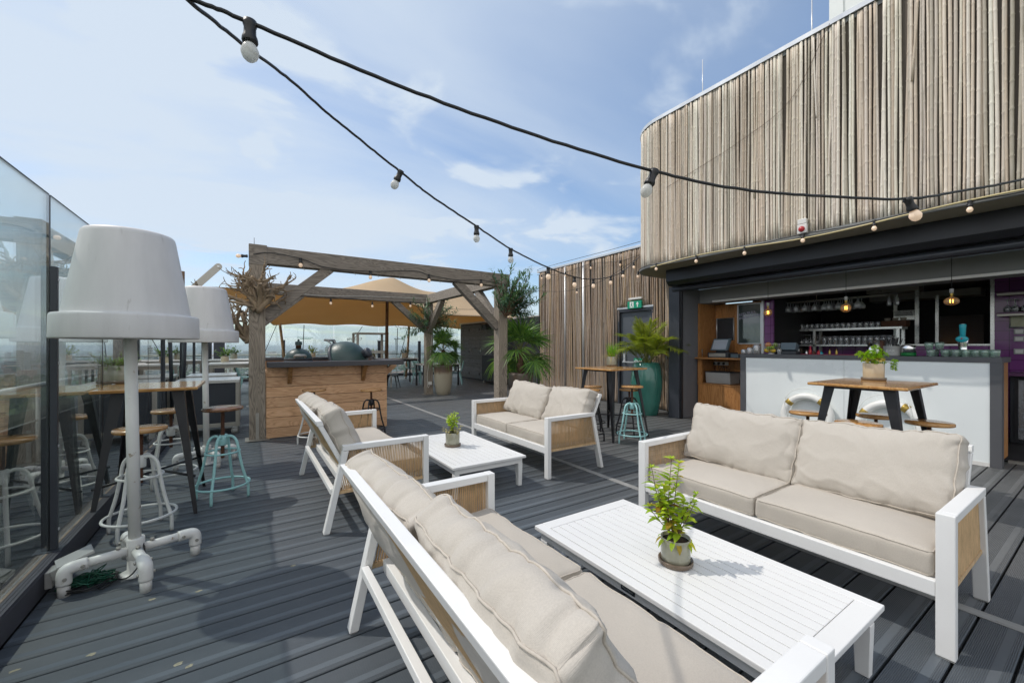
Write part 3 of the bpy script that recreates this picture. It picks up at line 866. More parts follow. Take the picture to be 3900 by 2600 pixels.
SEATS = [
 ('white bar stool behind the nearest white lamp pole', sw_, .765, (-.66, 3.98), 20),
 ('white bar stool on the far side of the left high table, by the glass', sw_, .735, (-.64, 5.22), 10),
 ('aqua bar stool with a dark worn seat beside the left high table', sa, .815, (-.19, 4.47), 25),
 ('white-legged bar stool under the left part of the barbecue counter', sw_, .76, (.78, 6.28), 30),
 ('charcoal bar stool under the right part of the barbecue counter', sb, .715, (1.56, 6.28), 12),
 ('aqua bar stool at the high table in front of the bamboo wall', sa, .805, (4.56, 3.88), 28),
 ('charcoal bar stool just behind the aqua one at the bamboo wall', sb, .70, (4.99, 4.30), 15),
 ('nearer of the two stool seats showing above the far sofa back', sb, .745, (4.14, 4.30), 0),
 ('farther of the two stool seats showing above the far sofa back', sb, .715, (4.74, 4.86), 40),
 ('bar stool in front of the left life ring by the bar', sb, .715, (4.64, 1.76), 0),
 ('bar stool nearest the camera side of the parsley table', sb, .735, (4.215, 1.24), 20),
 ('bar stool under the far side of the parsley table with a black hub', sb, .685, (5.20, 1.39), 0),
 ('bar stool at the right end of the parsley table', sb, .72, (4.86, .95), 35),
]
dk_seat = wood('dark_worn_seat', (.17,.075,.035), (.25,.12,.05), (.08,.035,.018), 'x', .2, 9, False, .06, .6)
for i, (lb, m_, hgt, (x, y), rz) in enumerate(SEATS):
    make_stool(lb, m_, hgt, (x, y, 0), R(rz), dk_seat if i == 2 else None)

# ------------------------------------------------------------------ high tables
def high_table(label, x0, x1, y0, y1, h=1.03):
    cx, cy_ = (x0+x1)/2, (y0+y1)/2; hw, hd = (x1-x0)/2, (y1-y0)/2
    t = thing('high_table', label, 'high table', (cx, cy_, 0), 0, 'high wooden-topped tables')
    MB().box(-hw, hw, -hd, hd, h-.026, h).build('table_top', M['table_wood'], t, .009, bseg=3)
    for sx in (-1, 1):
        for sy in (-1, 1):
            a = Vector((sx*(hw-.10), sy*(hd-.10), h-.027)); b = Vector((sx*(hw+.00), sy*(hd+.03), 0))
            lg = MB(); vs = []
            for k, (p, w_) in enumerate(((b, .018), (b.lerp(a, .55), .036), (a, .060))):
                dx, dy = -sx*w_*1.35, -sy*w_*1.35
                th = .006
                vs += [p, p+Vector((dx,0,0)), p+Vector((dx,-sy*th,0)), p+Vector((-sx*th,-sy*th,0)), p+Vector((-sx*th,dy,0)), p+Vector((0,dy,0))]
            fs = []
            for k in range(2):
                o0, o1 = k*6, k*6+6
                for q in range(6): fs.append((o0+q, o0+(q+1) % 6, o1+(q+1) % 6, o1+q))
            fs += [(0,1,2,3,4,5), (12,13,14,15,16,17)]
            lg.add(vs, fs); lg.build('leg', M['black_metal'], t)
    st = MB(); q = .30
    st.tube([(-hw+.02, -hd+.0, q), (0, 0, q), (hw-.02, hd-.0, q)], .010, 6); st.tube([(-hw+.02, hd-.0, q), (0, 0, q+.012), (hw-.02, -hd+.0, q)], .010, 6)
    st.build('stretcher', M['black_metal'], t)
    for sx in (-1, 1): MB().box(sx*(hw-.11)-.012, sx*(hw-.11)+.012, -hd+.1, hd-.1, h-.05, h-.027).build('top_rail', M['black_metal'], t)
    return t
high_table('high wooden-topped table by the left glass fence, with a rosemary pot on it', -.985, -.345, 4.20, 4.93)
high_table('high wooden-topped table before the bamboo wall, with the grass pot on it', 4.30, 5.07, 4.02, 4.79, 1.035)
high_table('high wooden-topped table in front of the bar, with the parsley pot on it', 4.36, 5.27, .97, 1.66, 1.03)

# rosemary on the left high table
random.seed(5)
p = deep(462, 1478, 3.66); p.z = 1.03
t = small_pot('rosemary_plant', 'bushy rosemary in a pale olive pot on the left high table', .078, .155, M['pot_olive'], p)
st = MB(); lv = MB()
for k in range(46):
    d = rnd_dir(.1, 1); d.z = max(.15, d.z)*random.uniform(.5, 1); Lb = random.uniform(.10, .23)
    b = Vector((random.uniform(-.05,.05), random.uniform(-.05,.05), .13)); e = b+d*Lb+Vector((0,0,-.03*random.random()))
    st.tube([b, b.lerp(e, .5)+Vector((0,0,.02)), e], .0015, 4)
    for j in range(22):
        q = b.lerp(e, random.uniform(.25, 1))+Vector((0,0,.012)); leaf(lv, q, (d+rnd_dir()*.9), Vector((0,0,1)), random.uniform(.018,.034), .0055, .1, .1, 2)
st.build('stems', M['stem_brown'], t); lv.build('leaves', M['leaf_rosemary'], t)
# grass on the middle table
p = deep(2330, 1391, 6.75); p.z = 1.035
t = small_pot('grass_plant', 'ornamental grass with dry lower blades in an olive pot on the bamboo-wall table', .082, .155, M['pot_olive'], p)
lv = MB(); br = MB()
for k in range(300):
    a = random.uniform(0, 6.28); q = random.uniform(0, .06)
    b = Vector((math.cos(a)*q, math.sin(a)*q, .13)); green = random.random() < .62
    if green:
        d = Vector((math.cos(a)*.22, math.sin(a)*.22, 1)); Lb = random.uniform(.12, .30)
        leaf(lv, b, d+rnd_dir()*.12, Vector((math.sin(a), math.cos(a), .1)), Lb, .006, .1, random.uniform(.0,.2))
    else:
        d = Vector((math.cos(a), math.sin(a), random.uniform(.1, 1.2))); Lb = random.uniform(.10, .24)
        leaf(br, b+Vector((0,0,.02)), d, Vector((0,0,1)), Lb, .005, .1, random.uniform(.3,.9))
lv.build('blades', M['leaf_grass'], t); br.build('dry_blades', M['leaf_straw'], t)
# parsley in front of the bar
p = ground(3327, 1447, 1.03)
t = small_pot('parsley_plant', 'bright curly parsley in a taupe pot on the table in front of the bar', .082, .165, M['pot_taupe'], p)
st = MB(); lv = MB(); br = MB()
def frill(c, r, tgt, n=70):
    for k in range(n):
        d = rnd_dir(-.5, 1); q = c+Vector((d.x*r, d.y*r, d.z*r*.62))*random.uniform(.55, 1)
        leaf(tgt, q, d+rnd_dir()*.7, Vector((0,0,1)), random.uniform(.012,.02), random.uniform(.010,.017), .5, .4, 2)
heads = [(-.13,.0,.255), (-.085,.02,.235), (-.05,-.03,.27), (-.02,.03,.25), (.03,-.01,.285), (.045,.03,.235), (.0,-.05,.235), (.075,-.02,.25), (-.09,-.04,.215), (.0,.0,.225), (.085,.03,.22), (.02,.0,.32)]
for hx, hf, hz in heads:
    c = cr*hx+cf*hf+Vector((0,0,hz)); st.tube(spline([(0,0,.14), c*.5+Vector((0,0,.10)), c], 5), .0018, 4); frill(c, random.uniform(.026,.042), lv)
for k in range(9):
    a = k*.7; frill(Vector((math.cos(a)*.065, math.sin(a)*.065, .185+random.uniform(-.015,.02))), .028, br if k % 2 == 0 else lv, 50)
for hz in (.20, .175, .15, .12): frill(cr*(.17+random.uniform(-.008,.008))+cf*(-.03)+Vector((0,0,hz-.01)), .021, lv, 40)
st.tube(spline([(0,0,.15), cr*.09+Vector((0,0,.185)), cr*.17+cf*(-.03)+Vector((0,0,.16))], 6), .0018, 4)
st.build('stems', M['stem'], t); lv.build('leaves', M['leaf_parsley'], t); br.build('yellow_leaves', M['leaf_yellow'], t)

# ------------------------------------------------------------------ giant standard lamps
def floor_lamp(label, x, y, tilt, rz, seed):
    t = thing('floor_lamp', label, 'floor lamp', (x, y, 0), 0, 'giant white outdoor floor lamps')
    pw = M['pipe_white']
    ca = TH*-1
    lean = Vector((-CU*math.tan(R(tilt)), SU*math.tan(R(tilt)), 1))
    MB().tube([lean*.17, lean*1.50], .0300, 18).build('pole', pw, t)
    MB().lathe([(.075, 0), (.078, .006), (.06, .012), (.040, .016), (.038, .10), (.034, .105)], 24).build('floor_flange', pw, t)
    MB().lathe([(.040, .095), (.043, .10), (.043, .21), (.040, .215)], 20).build('cross_fitting', pw, t)
    for k in range(4):
        a = rz+k*math.pi/2; c, s = math.cos(a), math.sin(a)
        MB().tube([(c*.04, s*.04, .145), (c*.225, s*.225, .145)], .0255, 14).build('foot_pipe', pw, t)
        lg = MB()
        lg.tube(spline([(c*.20, s*.20, .145), (c*.262, s*.262, .143), (c*.287, s*.287, .125), (c*.290, s*.290, .062)], 6), .0325, 14)
        lg.build('elbow', pw, t)
        MB().tube([(c*.290, s*.290, .0), (c*.290, s*.290, .075)], .0265, 14).build('foot', pw, t)
        for zz_, rr in ((.145, .222), (.10, .29)):
            nrm = Vector((-s, c, 0)); q = Vector((c*rr, s*rr, zz_))
            MB().tube([q+nrm*.030, q+nrm*.040], .009, 10).build('clamp_screw', M['steel_dull'], t); MB().tube([q-nrm*.030, q-nrm*.040], .009, 10).build('clamp_screw', M['steel_dull'], t)
        MB().tube([(c*.075, s*.075, .17), (c*.075, s*.075, .186)], .011, 10).build('clamp_screw', M['steel_dull'], t)
    z0, z1, z2 = 1.405, 1.545, 2.035
    prof = [(.318, z0+.010), (.3255, z0), (.3275, z0), (.330, z0+.003), (.3315, z0+.010), (.3290, z1-.018), (.3265, z1-.007), (.322, z1-.001), (.318, z1), (.2925, z1+.001), (.288, z1+.002), (.2860, z1+.008), (.2850, z1+.016), (.2125, z2-.030), (.2085, z2-.014), (.200, z2-.004), (.190, z2), (.186, z2+.001), (.05, z2+.003), (.001, z2+.003)]
    sh = MB(); sh.lathe(prof, 64)
    inn = [(.320, z0+.012), (.312, z1-.02), (.276, z1), (.206, z2-.06), (.19, z2-.03), (.001, z2-.03)]
    sh.lathe(inn, 64)
    o = sh.build('shade', M['lamp_white'], t)
    o.location = (lean*1.45).to_2d().to_3d()
    MB().lathe([(.06, 1.46), (.06, 1.475), (.03, 1.50)], 16).build('lamp_holder', M['white_plastic'], t, loc=o.location)
    return t
floor_lamp('nearest giant white plastic floor lamp on a pipe base, by the glass fence', -.565, 3.276, 1.3, R(18), 1)
floor_lamp('farther giant white floor lamp on a pipe base, behind the left high table', -.40, 5.875, .9, R(24), 2)
# ------------------------------------------------------------------ deck
PITCH = .1575
def deck():
    mb = MB(); y = 2.631-PITCH*34
    k = 0
    while y < 19.2:
        y0, y1 = y+.0054, y+PITCH-.0054
        # each run of boards is cut to length at staggered joints
        mb.box(-.93, 15.2, y0, y1, -.024, random.uniform(-.0006, .0006))
        y += PITCH; k += 1
    o = mb.build('deck', M['deck'], None, .0025, bseg=1); tag(o, kind='structure')
    s = MB().box(-2.2, 15.2, -3, 19.3, -.20, -.030).build('roof_slab', M['black_void']); tag(s, kind='structure')
    st = MB()
    for a, b in ((-2.0, 2.1), (2.102, 6.05), (6.052, 10.0), (10.002, 14.0)): st.box(3.082, 3.152, a, b, .001, .0055)
    o = st.build('deck_strip', M['strip'], None, .001); tag(o, kind='structure')
    sc_ = MB()
    for v in range(-12, 80):
        for dx in (-.018, .018):
            y = v*.17+.04+dx; sc_.lathe([(.005, .0058), (.004, .0064), (.001, .0064)], 8, (3.117+dx, y, 0))
    o.select_set(False)
    tag(sc_.build('strip_screws', M['steel_dull']), kind='structure')
random.seed(3)
deck()
# ------------------------------------------------------------------ kerb and glass fence
GX = -1.0
kb = thing('roof_kerb', 'long dark kerb with a worn timber cap carrying the left glass fence', 'kerb', (-.935, 0, 0))
MB().box(-.10, 0, -2.5, 18.95, 0, .128).build('kerb_body', M['kerb'], kb, .006)
cp = MB()
for i in range(3):
    cp.box(-.100+i*.0168, -.100+i*.0168+.0150, -2.5, 18.95, .1285, .140)
cp.build('kerb_cap', M['kerb_top'], kb, .001)
cp = MB()
for i in range(3, 6): cp.box(-.100+i*.0168, -.100+i*.0168+.0150, -2.5, 18.95, .1285, .140)
cp.build('kerb_cap', M['kerb'], kb, .001)
POSTS = [1.45, 2.50, 3.545, 4.60, 5.52, 6.40, 7.40, 9.30, 11.30, 13.30, 16.2]
for i in range(len(POSTS)-1):
    y0, y1 = POSTS[i], POSTS[i+1]
    nm = ['nearest pane at the left picture edge', 'first full pane left of the near black post', 'pane just behind the nearest lamp', 'pane beside the left high table', 'pane behind the left high table', 'sixth pane from the camera', 'pane beside the farther lamp', 'pane beside the navy cabinets', 'pane left of the far dining tables', 'farthest pane of the left fence'][i]
    lb = 'tall greenish clear glass fence '+nm
    g = thing('glass_screen', lb, 'glass panel', (GX, y0, 0), 0, 'glass panels of the left roof fence')
    MB().box(-.006, .006, .012, y1-y0-.012, .145, 2.262).build('pane', M['glass'], g)
    MB().box(-.0075, .0075, .012, y1-y0-.012, 2.2625, 2.270).build('edge_trim', M['dark_metal'], g)
for i, y in enumerate(POSTS):
    lb = ['behind the camera side', 'nearest the camera', 'between the first two full panes', 'hidden behind the nearest lamp', 'behind the left high table', 'right of the rosemary pot', 'beyond the left high table', 'behind the farther lamp', 'beside the navy cabinets', 'left of the dining area', 'at the far end'][i]
    p = thing('fence_post', 'slim black steel fence post '+lb, 'post', (GX, y, .14), 0, 'black posts of the left glass fence')
    if i not in (3, 5):
        MB().box(.0085, .040 if i < 5 else .030, -.014, .014, .004, 1.70).build('upright', M['dark_metal'], p, .003)
    MB().box(-.006, .0065, -.011, .011, .004, 2.125).build('joint_strip', M['black_metal'], p)
    MB().box(-.055, .062, -.045, .045, -.002, .004).build('foot_plate', M['dark_metal'], p)
    for z in ((.12, .62, 1.12, 1.62) if i in (1, 2) else ()):
        MB().tube([(.0402, .004, z), (.0435, .004, z)], .009, 10).build('bolt', M['alu'], p)
# corner post and far fence
cpst = thing('corner_post', 'thick dark steel post at the far left corner of the glass fence', 'post', (-.9, 18.75, 0))
MB().box(-.17, .17, -.10, .10, 0, 2.3).build('upright', M['dark_metal'], cpst, .01)
FY = 18.8
xs = [-.72, 1.2, 3.1, 5.0, 6.9, 8.8, 10.7]
fn = ['left of the wooden post', 'behind the small barbecue', 'behind the large barbecue with the lettering', 'behind the third pergola post', 'left of the charcoal shed', 'behind the charcoal shed']
for i in range(len(xs)-1):
    g = thing('glass_screen', 'tall clear glass pane of the far fence '+fn[i], 'glass panel', (xs[i], FY, 0), 0, 'glass panels of the far roof fence')
    MB().box(.012, xs[i+1]-xs[i]-.012, -.006, .006, .12, 2.27).build('pane', M['glass'], g)
    if i == 2:
        pt = on_y(1350, 1291, FY-.0085)
        text_mesh('pane_lettering', '#Floor17', .17, M['black_metal'], g, (pt.x-xs[i], -.0085, pt.z-.06), (R(90), 0, 0), .0012)
    if i == 1:
        pt = on_y(1162, 1286, FY-.0085)
        mb = MB()
        for q in range(2): mb.box(-.30+q*.12, .30-q*.08, -.0095, -.0085, q*-.055, q*-.055+.022)
        mb.build('pane_decal', M['sign_green'], g, loc=(pt.x-xs[i], 0, pt.z))
for i, x in enumerate(xs[1:-1]):
    p = thing('fence_post', 'dark far fence post '+['right of the big wooden post', 'behind the raised barbecue handle', 'behind the tall pale stacked table', 'beside the leaning canopy pole', 'at the shed'][i], 'post', (x, FY-.06, 0), 0, 'dark posts of the far glass fence')
    MB().box(-.06, .06, -.05, .05, 0, 1.62).build('upright', M['dark_metal'], p, .006)
MB_k = MB().box(-1.1, 10.8, FY-.12, FY+.10, 0, .11).build('far_kerb', M['kerb'], None, .006)
tag(MB_k, 'low dark kerb under the far glass fence', 'kerb')
hr = thing('handrail', 'thin grey steel handrail running outside the far glass fence', 'handrail', (0, FY+.35, 0))
hm = MB(); hm.tube([(-1.6, 0, 1.02), (10.7, 0, 1.02)], .022, 8); hm.build('rail', M['steel_dull'], hr)
for k in range(14):
    x = -1.5+k*.93; MB().tube([(x, 0, -.2), (x, 0, 1.0)], .014, 6).build('baluster_post', M['steel_dull'], hr)
for q in range(3): MB().tube([(-1.6, 0, .25+q*.25), (10.7, 0, .25+q*.25)], .006, 5).build('wire', M['steel_dull'], hr)

# roof edge outside the left glass: mossy ledge, parapet and white pipe rail
moss = NT('mossy_ledge'); v_ = moss.coords()
mc = moss.ramp(moss.noise(v_, 3, 7, .7), [(.3, (.022,.024,.02)), (.5, (.05,.055,.04)), (.66, (.10,.105,.085)), (.8, (.04,.055,.02))])
M['moss'] = moss.done(moss.pbsdf(mc, .9, 0, moss.bump(moss.noise(v_, 28, 5), .8, .02), .2))
o = MB().box(-2.6, -1.055, -3, 19.5, -.2, -.03).build('roof_ledge', M['moss'], None); tag(o, kind='structure')
par = MB(); random.seed(9)
pts = []
for k in range(46):
    y = -3+k*.5; z = .50+.09*noise.noise(Vector((0, y*.7, 3))); w_ = .03*noise.noise(Vector((3, y, 1)))
    pts.append((y, z, w_))
vs = []; fs = []
for y, z, w_ in pts: vs += [(-2.25+w_, y, -.03), (-2.20+w_, y, z-.03), (-2.26+w_, y, z), (-2.50, y, z-.01), (-2.55, y, -.2)]
for k in range(len(pts)-1):
    for q in range(4): fs.append((k*5+q, k*5+q+1, k*5+q+6, k*5+q+5))
par.add(vs, fs); o = par.build('parapet', M['moss'], None); tag(o, 'uneven mossy concrete parapet seen through the left glass', 'parapet')
pr = thing('pipe_railing', 'white pipe railing curving along the roof edge outside the left glass', 'railing', (-1.85, 0, 0))
path = spline([(-.55, 2.5, .72), (-.30, 4.2, .86), (-.10, 6.2, .93), (-.02, 8.2, .95), (-.0, 13, .95), (0, 19, .95)], 10)
MB().tube(path, .026, 10).build('rail', M['pipe_white'], pr)
MB().tube([(p[0], p[1], p[2]-.38) for p in path], .010, 8).build('lower_rail', M['steel_dull'], pr)
for k in range(6):
    p = path[4+k*9]; MB().tube([(p[0], p[1], -.03), (p[0], p[1], p[2]-.02)], .020, 8).build('rail_post', M['pipe_white'], pr)

# floodlight, cable and green tinsel cord at the lamp foot
fp = ground(262, 2190, .0)
f = thing('floodlight', 'grey-white outdoor floodlight fixed to the kerb behind the nearest lamp foot', 'floodlight', (-.90, 3.30, .0))
MB().box(-.033, -.002, -.05, .05, .03, .12).build('mount_box', M['grey_plastic'], f, .004)
MB().obox((.045, .01, .115), (.05, .0, .018), (0, .075, 0), (-.008, 0, .03)).build('lamp_body', M['grey_plastic'], f, .006)
MB().obox((.075, -.01, .165), (.07, .02, .022), (-.02, .06, 0), (-.002, 0, .008)).build('visor', M['grey_plastic'], f, .004)
MB().beam((0, 0, .06), (.03, 0, .10), .03, .008).build('bracket', M['steel_dull'], f)
cb = MB()
c0 = Vector((-.565, 3.276, .20)); g1 = ground(415, 2165, .012); 
pth = [c0+Vector((.036, -.012, -.02)), c0+Vector((.045, -.06, -.09)), c0+Vector((-.02, -.13, -.165)), g1+Vector((-.04, -.05, 0))]
ctr = ground(345, 2222, .012)
for k in range(26):
    a = k*.55-1; pth.append(ctr+Vector((math.cos(a)*(.105+.008*math.sin(k)), math.sin(a)*(.105+.01*math.cos(k*1.7)), .001*k)))
pth += [ground(250, 2265, .012), ground(228, 2240, .012)]
cb.tube(spline(pth, 6), .0042, 6); tag(cb.build('lamp_cable', M['cable'], None), 'thin black cable coiled on the deck at the nearest lamp foot', 'cable')
tn = MB(); random.seed(12); pth = []
for k in range(150):
    q = ctr+Vector((random.gauss(-.01, .055), random.gauss(.0, .035), .012+abs(random.gauss(0, .022)))); pth.append(q)
tn.tube(spline(pth, 3), .0038, 4)
tag(tn.build('tinsel_cord', plain('shiny_green_foil', (.012,.085,.05), .18, .3, .3, 40), None), 'crumpled shiny green foil cord inside the cable coil on the deck', 'tinsel')
# dried splashes on the boards
sp = MB(); random.seed(21)
for (px, py) in ((578, 2281), (755, 2250), (1118, 2152), (350, 2490), (720, 2535), (680, 2526), (55, 2552)):
    c = ground(px, py, .0012); n = 11; a0 = random.uniform(0, 6)
    vs = [c+Vector((math.cos(a0+i*6.283/n)*random.uniform(.010,.022), math.sin(a0+i*6.283/n)*random.uniform(.006,.014), 0)) for i in range(n)]
    sp.add(vs, [tuple(range(n))])
tag(sp.build('dried_splashes', plain('pale_dried_splash', (.34,.31,.22), .9, 0, .3, 90), None), kind='stuff')

# ------------------------------------------------------------------ pergola
pg = thing('pergola', 'open square pergola of weathered oak beams over the barbecue bar', 'pergola', (.115, 7.02, 0))
PX, PY, PH = 4.185, 3.93, 2.82
def rough_box(x0, x1, y0, y1, z0, z1, name, mat, amp=.004, n=26, axis=2):
    """sawn timber with slightly uneven faces"""
    mb = MB(); lo = (x0, y0, z0); hi = (x1, y1, z1); a = axis; b, c = [(1,2),(2,0),(0,1)][a]
    vs = []; sd = random.uniform(0, 99)
    for i in range(n+1):
        t = lo[a]+(hi[a]-lo[a])*i/n
        for (sb_, sc__) in ((0,0),(1,0),(1,1),(0,1)):
            p = [0,0,0]; p[a] = t
            p[b] = (lo[b], hi[b])[sb_]+amp*noise.noise(Vector((t*1.3, sb_*7+sd, sc__*3))); p[c] = (lo[c], hi[c])[sc__]+amp*noise.noise(Vector((t*1.3, sc__*5+sd+9, sb_*4)))
            vs.append(tuple(p))
    fs = [tuple(i*4+q for q in (0, 1)) + ((i+1)*4+1, (i+1)*4) for i in range(n)]
    fs = []
    for i in range(n):
        for q in range(4):
            fs.append((i*4+q, i*4+(q+1) % 4, (i+1)*4+(q+1) % 4, (i+1)*4+q))
    fs += [(3,2,1,0), (n*4, n*4+1, n*4+2, n*4+3)]
    mb.add(vs, fs)
    return mb.build(name, mat, pg, .006)
w2 = .1
for (px, py) in ((0,0), (PX,0), (PX,PY), (0,PY)):
    rough_box(px-w2, px+w2, py-w2, py+w2, .012, PH-.255, 'post', M['oak_z'])
    MB().box(px-w2-.05, px+w2+.05, py-w2-.05, py+w2+.05, .0015, .011).build('post_base', M['steel_dull'], pg)
bz0, bz1 = PH-.25, PH
rough_box(-w2-.0, PX+w2+.06, -w2+.005, w2-.005, bz0, bz1, 'front_beam', M['oak_x'], axis=0)
rough_box(-w2-.0, PX+w2, PY-w2+.005, PY+w2-.005, bz0, bz1, 'rear_beam', M['oak_x'], axis=0)
rough_box(PX-w2+.01, PX+w2-.01, w2, PY-w2, bz0+.01, bz1-.012, 'side_beam', M['oak_y'], axis=1)
rough_box(-w2+.01, w2-.01, w2, PY-w2, bz0+.01, bz1-.012, 'side_beam', M['oak_y'], axis=1)
rough_box(-w2-.006, w2+.02, -w2-.004, w2, bz0-.03, bz1+.018, 'beam_end_block', M['oak_x'], axis=0)
def brace(a, b, mat, wid=.15):
    MB().beam(a, b, .13, wid).build('brace', mat, pg, .006)
zb, zt = 1.80, bz0+.03
brace((w2-.02, 0, zb), (.98, 0, zt), M['oak_x'])
brace((PX-w2+.02, 0, zb-.05), (PX-1.0, 0, zt), M['oak_x'])
brace((PX-w2+.02, PY, zb), (PX-1.0, PY, zt), M['oak_x'])
brace((w2-.02, PY, zb), (.98, PY, zt), M['oak_x'])
brace((PX, PY-w2+.02, zb), (PX, PY-.98, zt), M['oak_y'])
brace((PX, w2-.02, zb), (PX, .98, zt), M['oak_y'])
hk = MB()
for k in range(9):
    x = .6+k*.37; hk.tube(spline([(x, -w2+.01, bz0+.01), (x, -w2+.005, bz0-.03), (x+.012, -w2+.005, bz0-.045), (x+.02, -w2+.005, bz0-.028)], 4), .0025, 5)
hk.build('hooks', M['steel_dull'], pg)
bs = MB()
bs.box(-.02, .02, -w2-.012, -w2-.003, .011, .40); bs.box(-.12, .12, -w2-.10, -w2-.003, .011, .024); bs.build('post_bracket', M['steel_dull'], pg)
jb = MB().box(PX-w2+.05, PX-w2+.15, PY-w2-.05, PY-w2-.002, .28, .37).build('junction_box', M['white_plastic'], pg, .006)
MB().tube(spline([(PX-w2-.004, PY-w2-.012, 2.72), (PX-w2+.02, PY-w2-.012, 2.5), (PX+.08, PY-w2-.012, 2.2), (PX+.02, PY-w2-.012, 1.2), (PX-w2+.03, PY-w2-.012, .6), (PX-w2+.04, PY-w2-.02, .22), (PX-w2+.10, PY-w2-.02, .28)], 8), .008, 6).build('white_cable', M['cable_white'], pg)
MB().tube(spline([(.3, PY-w2-.006, 2.64), (1.4, PY-w2-.006, 2.60), (2.6, PY-w2-.006, 2.66), (PX-w2, PY-w2-.006, 2.70)], 8), .006, 5).build('white_cable', M['cable_white'], pg)

# dry root branches tied to the left posts
def root_bunch(label, base, dirs, seed, scale=1.0):
    random.seed(seed); t = thing('driftwood_branch', label, 'dry branch', base)
    mb = MB()
    def grow(p, d, L, r, depth):
        n = 6; pts = [p]; rad = [r]; q = p.copy(); dd = d.normalized()
        for i in range(n):
            dd = (dd+rnd_dir()*.38+Vector((0,0,.04))).normalized(); q = q+dd*(L/n); pts.append(q.copy()); rad.append(max(.0045, r*(1-.5*(i+1)/n)*random.uniform(.85, 1.15)))
        mb.tube(spline(pts, 2), [rad[min(len(rad)-1, i//2)] for i in range(len(pts)*2-1)], 6)
        if depth > 0:
            for k in range(random.choice((3, 3, 4))):
                j = random.randint(2, n); grow(pts[j], dd+rnd_dir()*.85, L*random.uniform(.38, .62), rad[j]*.72, depth-1)
    for d, L, r in dirs:
        d = (d[0], d[1], d[2]*2.1)
        grow(Vector((random.uniform(-.05,.05), random.uniform(-.03,.03), random.uniform(-.02,.06))), Vector(d)+rnd_dir()*.15, L*scale*1.2, r*scale*.82, 2)
    mb.build('wood', M['root'], t)
    return t
RD = [((-.9,-.05,.55), .50, .040), ((-.7,-.1,.9), .50, .045), ((-.35,-.2,1), .46, .05), ((.05,-.3,1), .42, .052), ((.4,-.25,1), .44, .05), ((.75,-.15,.9), .46, .042), ((-.15,-.35,.8), .36, .045), ((.25,-.35,.7), .36, .042), ((-.55,-.2,.6), .40, .04), ((.55,-.2,.6), .38, .038), ((-1,.05,.3), .36, .032), ((-.4,-.1,1.2), .40, .036)]
root_bunch('gnarled dry root branches tied to the front left pergola post', (.13, 6.865, 1.86), RD, 31, 1.0)
root_bunch('smaller bunch of dry root branches behind the front left pergola post', (-.02, 10.76, 1.45), [(d, L*1.35, r*1.2) for d, L, r in RD if d[0] < .1], 33, 1.0)

def leafy_branch(label, base, reach, seed, n=34):
    random.seed(seed); t = thing('willow_branch', label, 'leafy branch', base, 0, 'leafy branches tied to the pergola')
    wd = MB(); lv = MB()
    for k in range(n):
        d = Vector(random.choice(reach))+rnd_dir()*.45; d.normalize(); L = random.uniform(.40, 1.0)
        p = Vector((0, 0, random.uniform(-.08, .15))); pts = [p]
        for i in range(5):
            d = (d+rnd_dir()*.22).normalized(); p = p+d*(L/5); pts.append(p.copy())
        pt = spline(pts, 3); wd.tube(pt, [.013*(1-.85*i/len(pt)) for i in range(len(pt))], 5)
        for q in range(55):
            i = random.randint(int(len(pt)*.25), len(pt)-1); b = pt[i]
            dd = (d+rnd_dir()*1.0); leaf(lv, b+rnd_dir()*.03, dd, Vector((0,0,1)), random.uniform(.08, .14), random.uniform(.018, .028), .2, random.uniform(0,.3), 2)
    wd.build('twigs', M['stem_brown'], t); lv.build('leaves', M['leaf_olive'], t)
leafy_branch('grey-green leafy branch tied high on the front right pergola post', (4.33, 6.86, 2.02), [(.9,-.2,.5), (.6,-.3,.9), (1,0,.2), (.2,-.4,1), (-.6,-.3,.8), (.8,.1,.9), (1,-.1,-.05)], 51, 46)
leafy_branch('grey-green leafy branch tied to the rear pergola post behind the bar', (4.31, 10.80, 1.95), [(.8,-.2,.4), (.5,-.2,.8), (-.8,-.2,.1), (-.7,-.2,.5), (1,0,.2), (-.6,0,-.3), (.6,-.2,-.1)], 53, 36)

# ------------------------------------------------------------------ barbecue bar
bb = thing('barbecue_bar', 'larch-clad barbecue bar with a dark slab counter under the pergola', 'bar counter', (.225, 6.93, 0))
BW = 1.755
fp_ = MB(); n = 7; bh = 1.052/n
for k in range(n):
    fp_.box(0, BW, 0, .03, .012+k*bh, .012+(k+1)*bh-.006)
fp_.build('front_boards', M['bbq_wood'], bb, .002)
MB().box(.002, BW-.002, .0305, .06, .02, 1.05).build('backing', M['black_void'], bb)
sd = MB()
for k in range(n): sd.box(BW-.03, BW-.0005, .0605, .95, .012+k*bh, .012+(k+1)*bh-.006)
sd.build('side_boards', M['bbq_wood'], bb, .002)
MB().box(.002, BW-.031, .90, .95, .012, 1.12).build('rear_boards', M['bbq_wood'], bb)
MB().box(.005, 1.975, -.22, .12, 1.056, 1.132).build('counter_slab', M['slab_dark'], bb, .005)
MB().box(.0, BW, .80, 1.0, 1.121, 1.175).build('rear_slab', M['slab_dark'], bb, .005)
MB().box(.005, BW, .1205, .7995, .96, .99).build('inner_shelf', M['bbq_wood'], bb)
for x in (.30, 1.36):
    MB().prism([(-.165, 1.055), (-.235+.0, 1.055), (-.185, 1.02), (-.03, .80), (-.0005, .80), (-.0005, 1.055)][0:6], 'x', x-.028, x+.028).build('bracket', M['bracket_wood'], bb, .003)
MB().beam((BW+.002, .45, .80), (BW+.27, .45, 1.04), .07, .09).build('end_brace', M['bbq_wood'], bb, .004)
MB().box(BW+.02, 1.97, .12, .95, 1.056, 1.13).build('end_slab', M['slab_dark'], bb, .005)

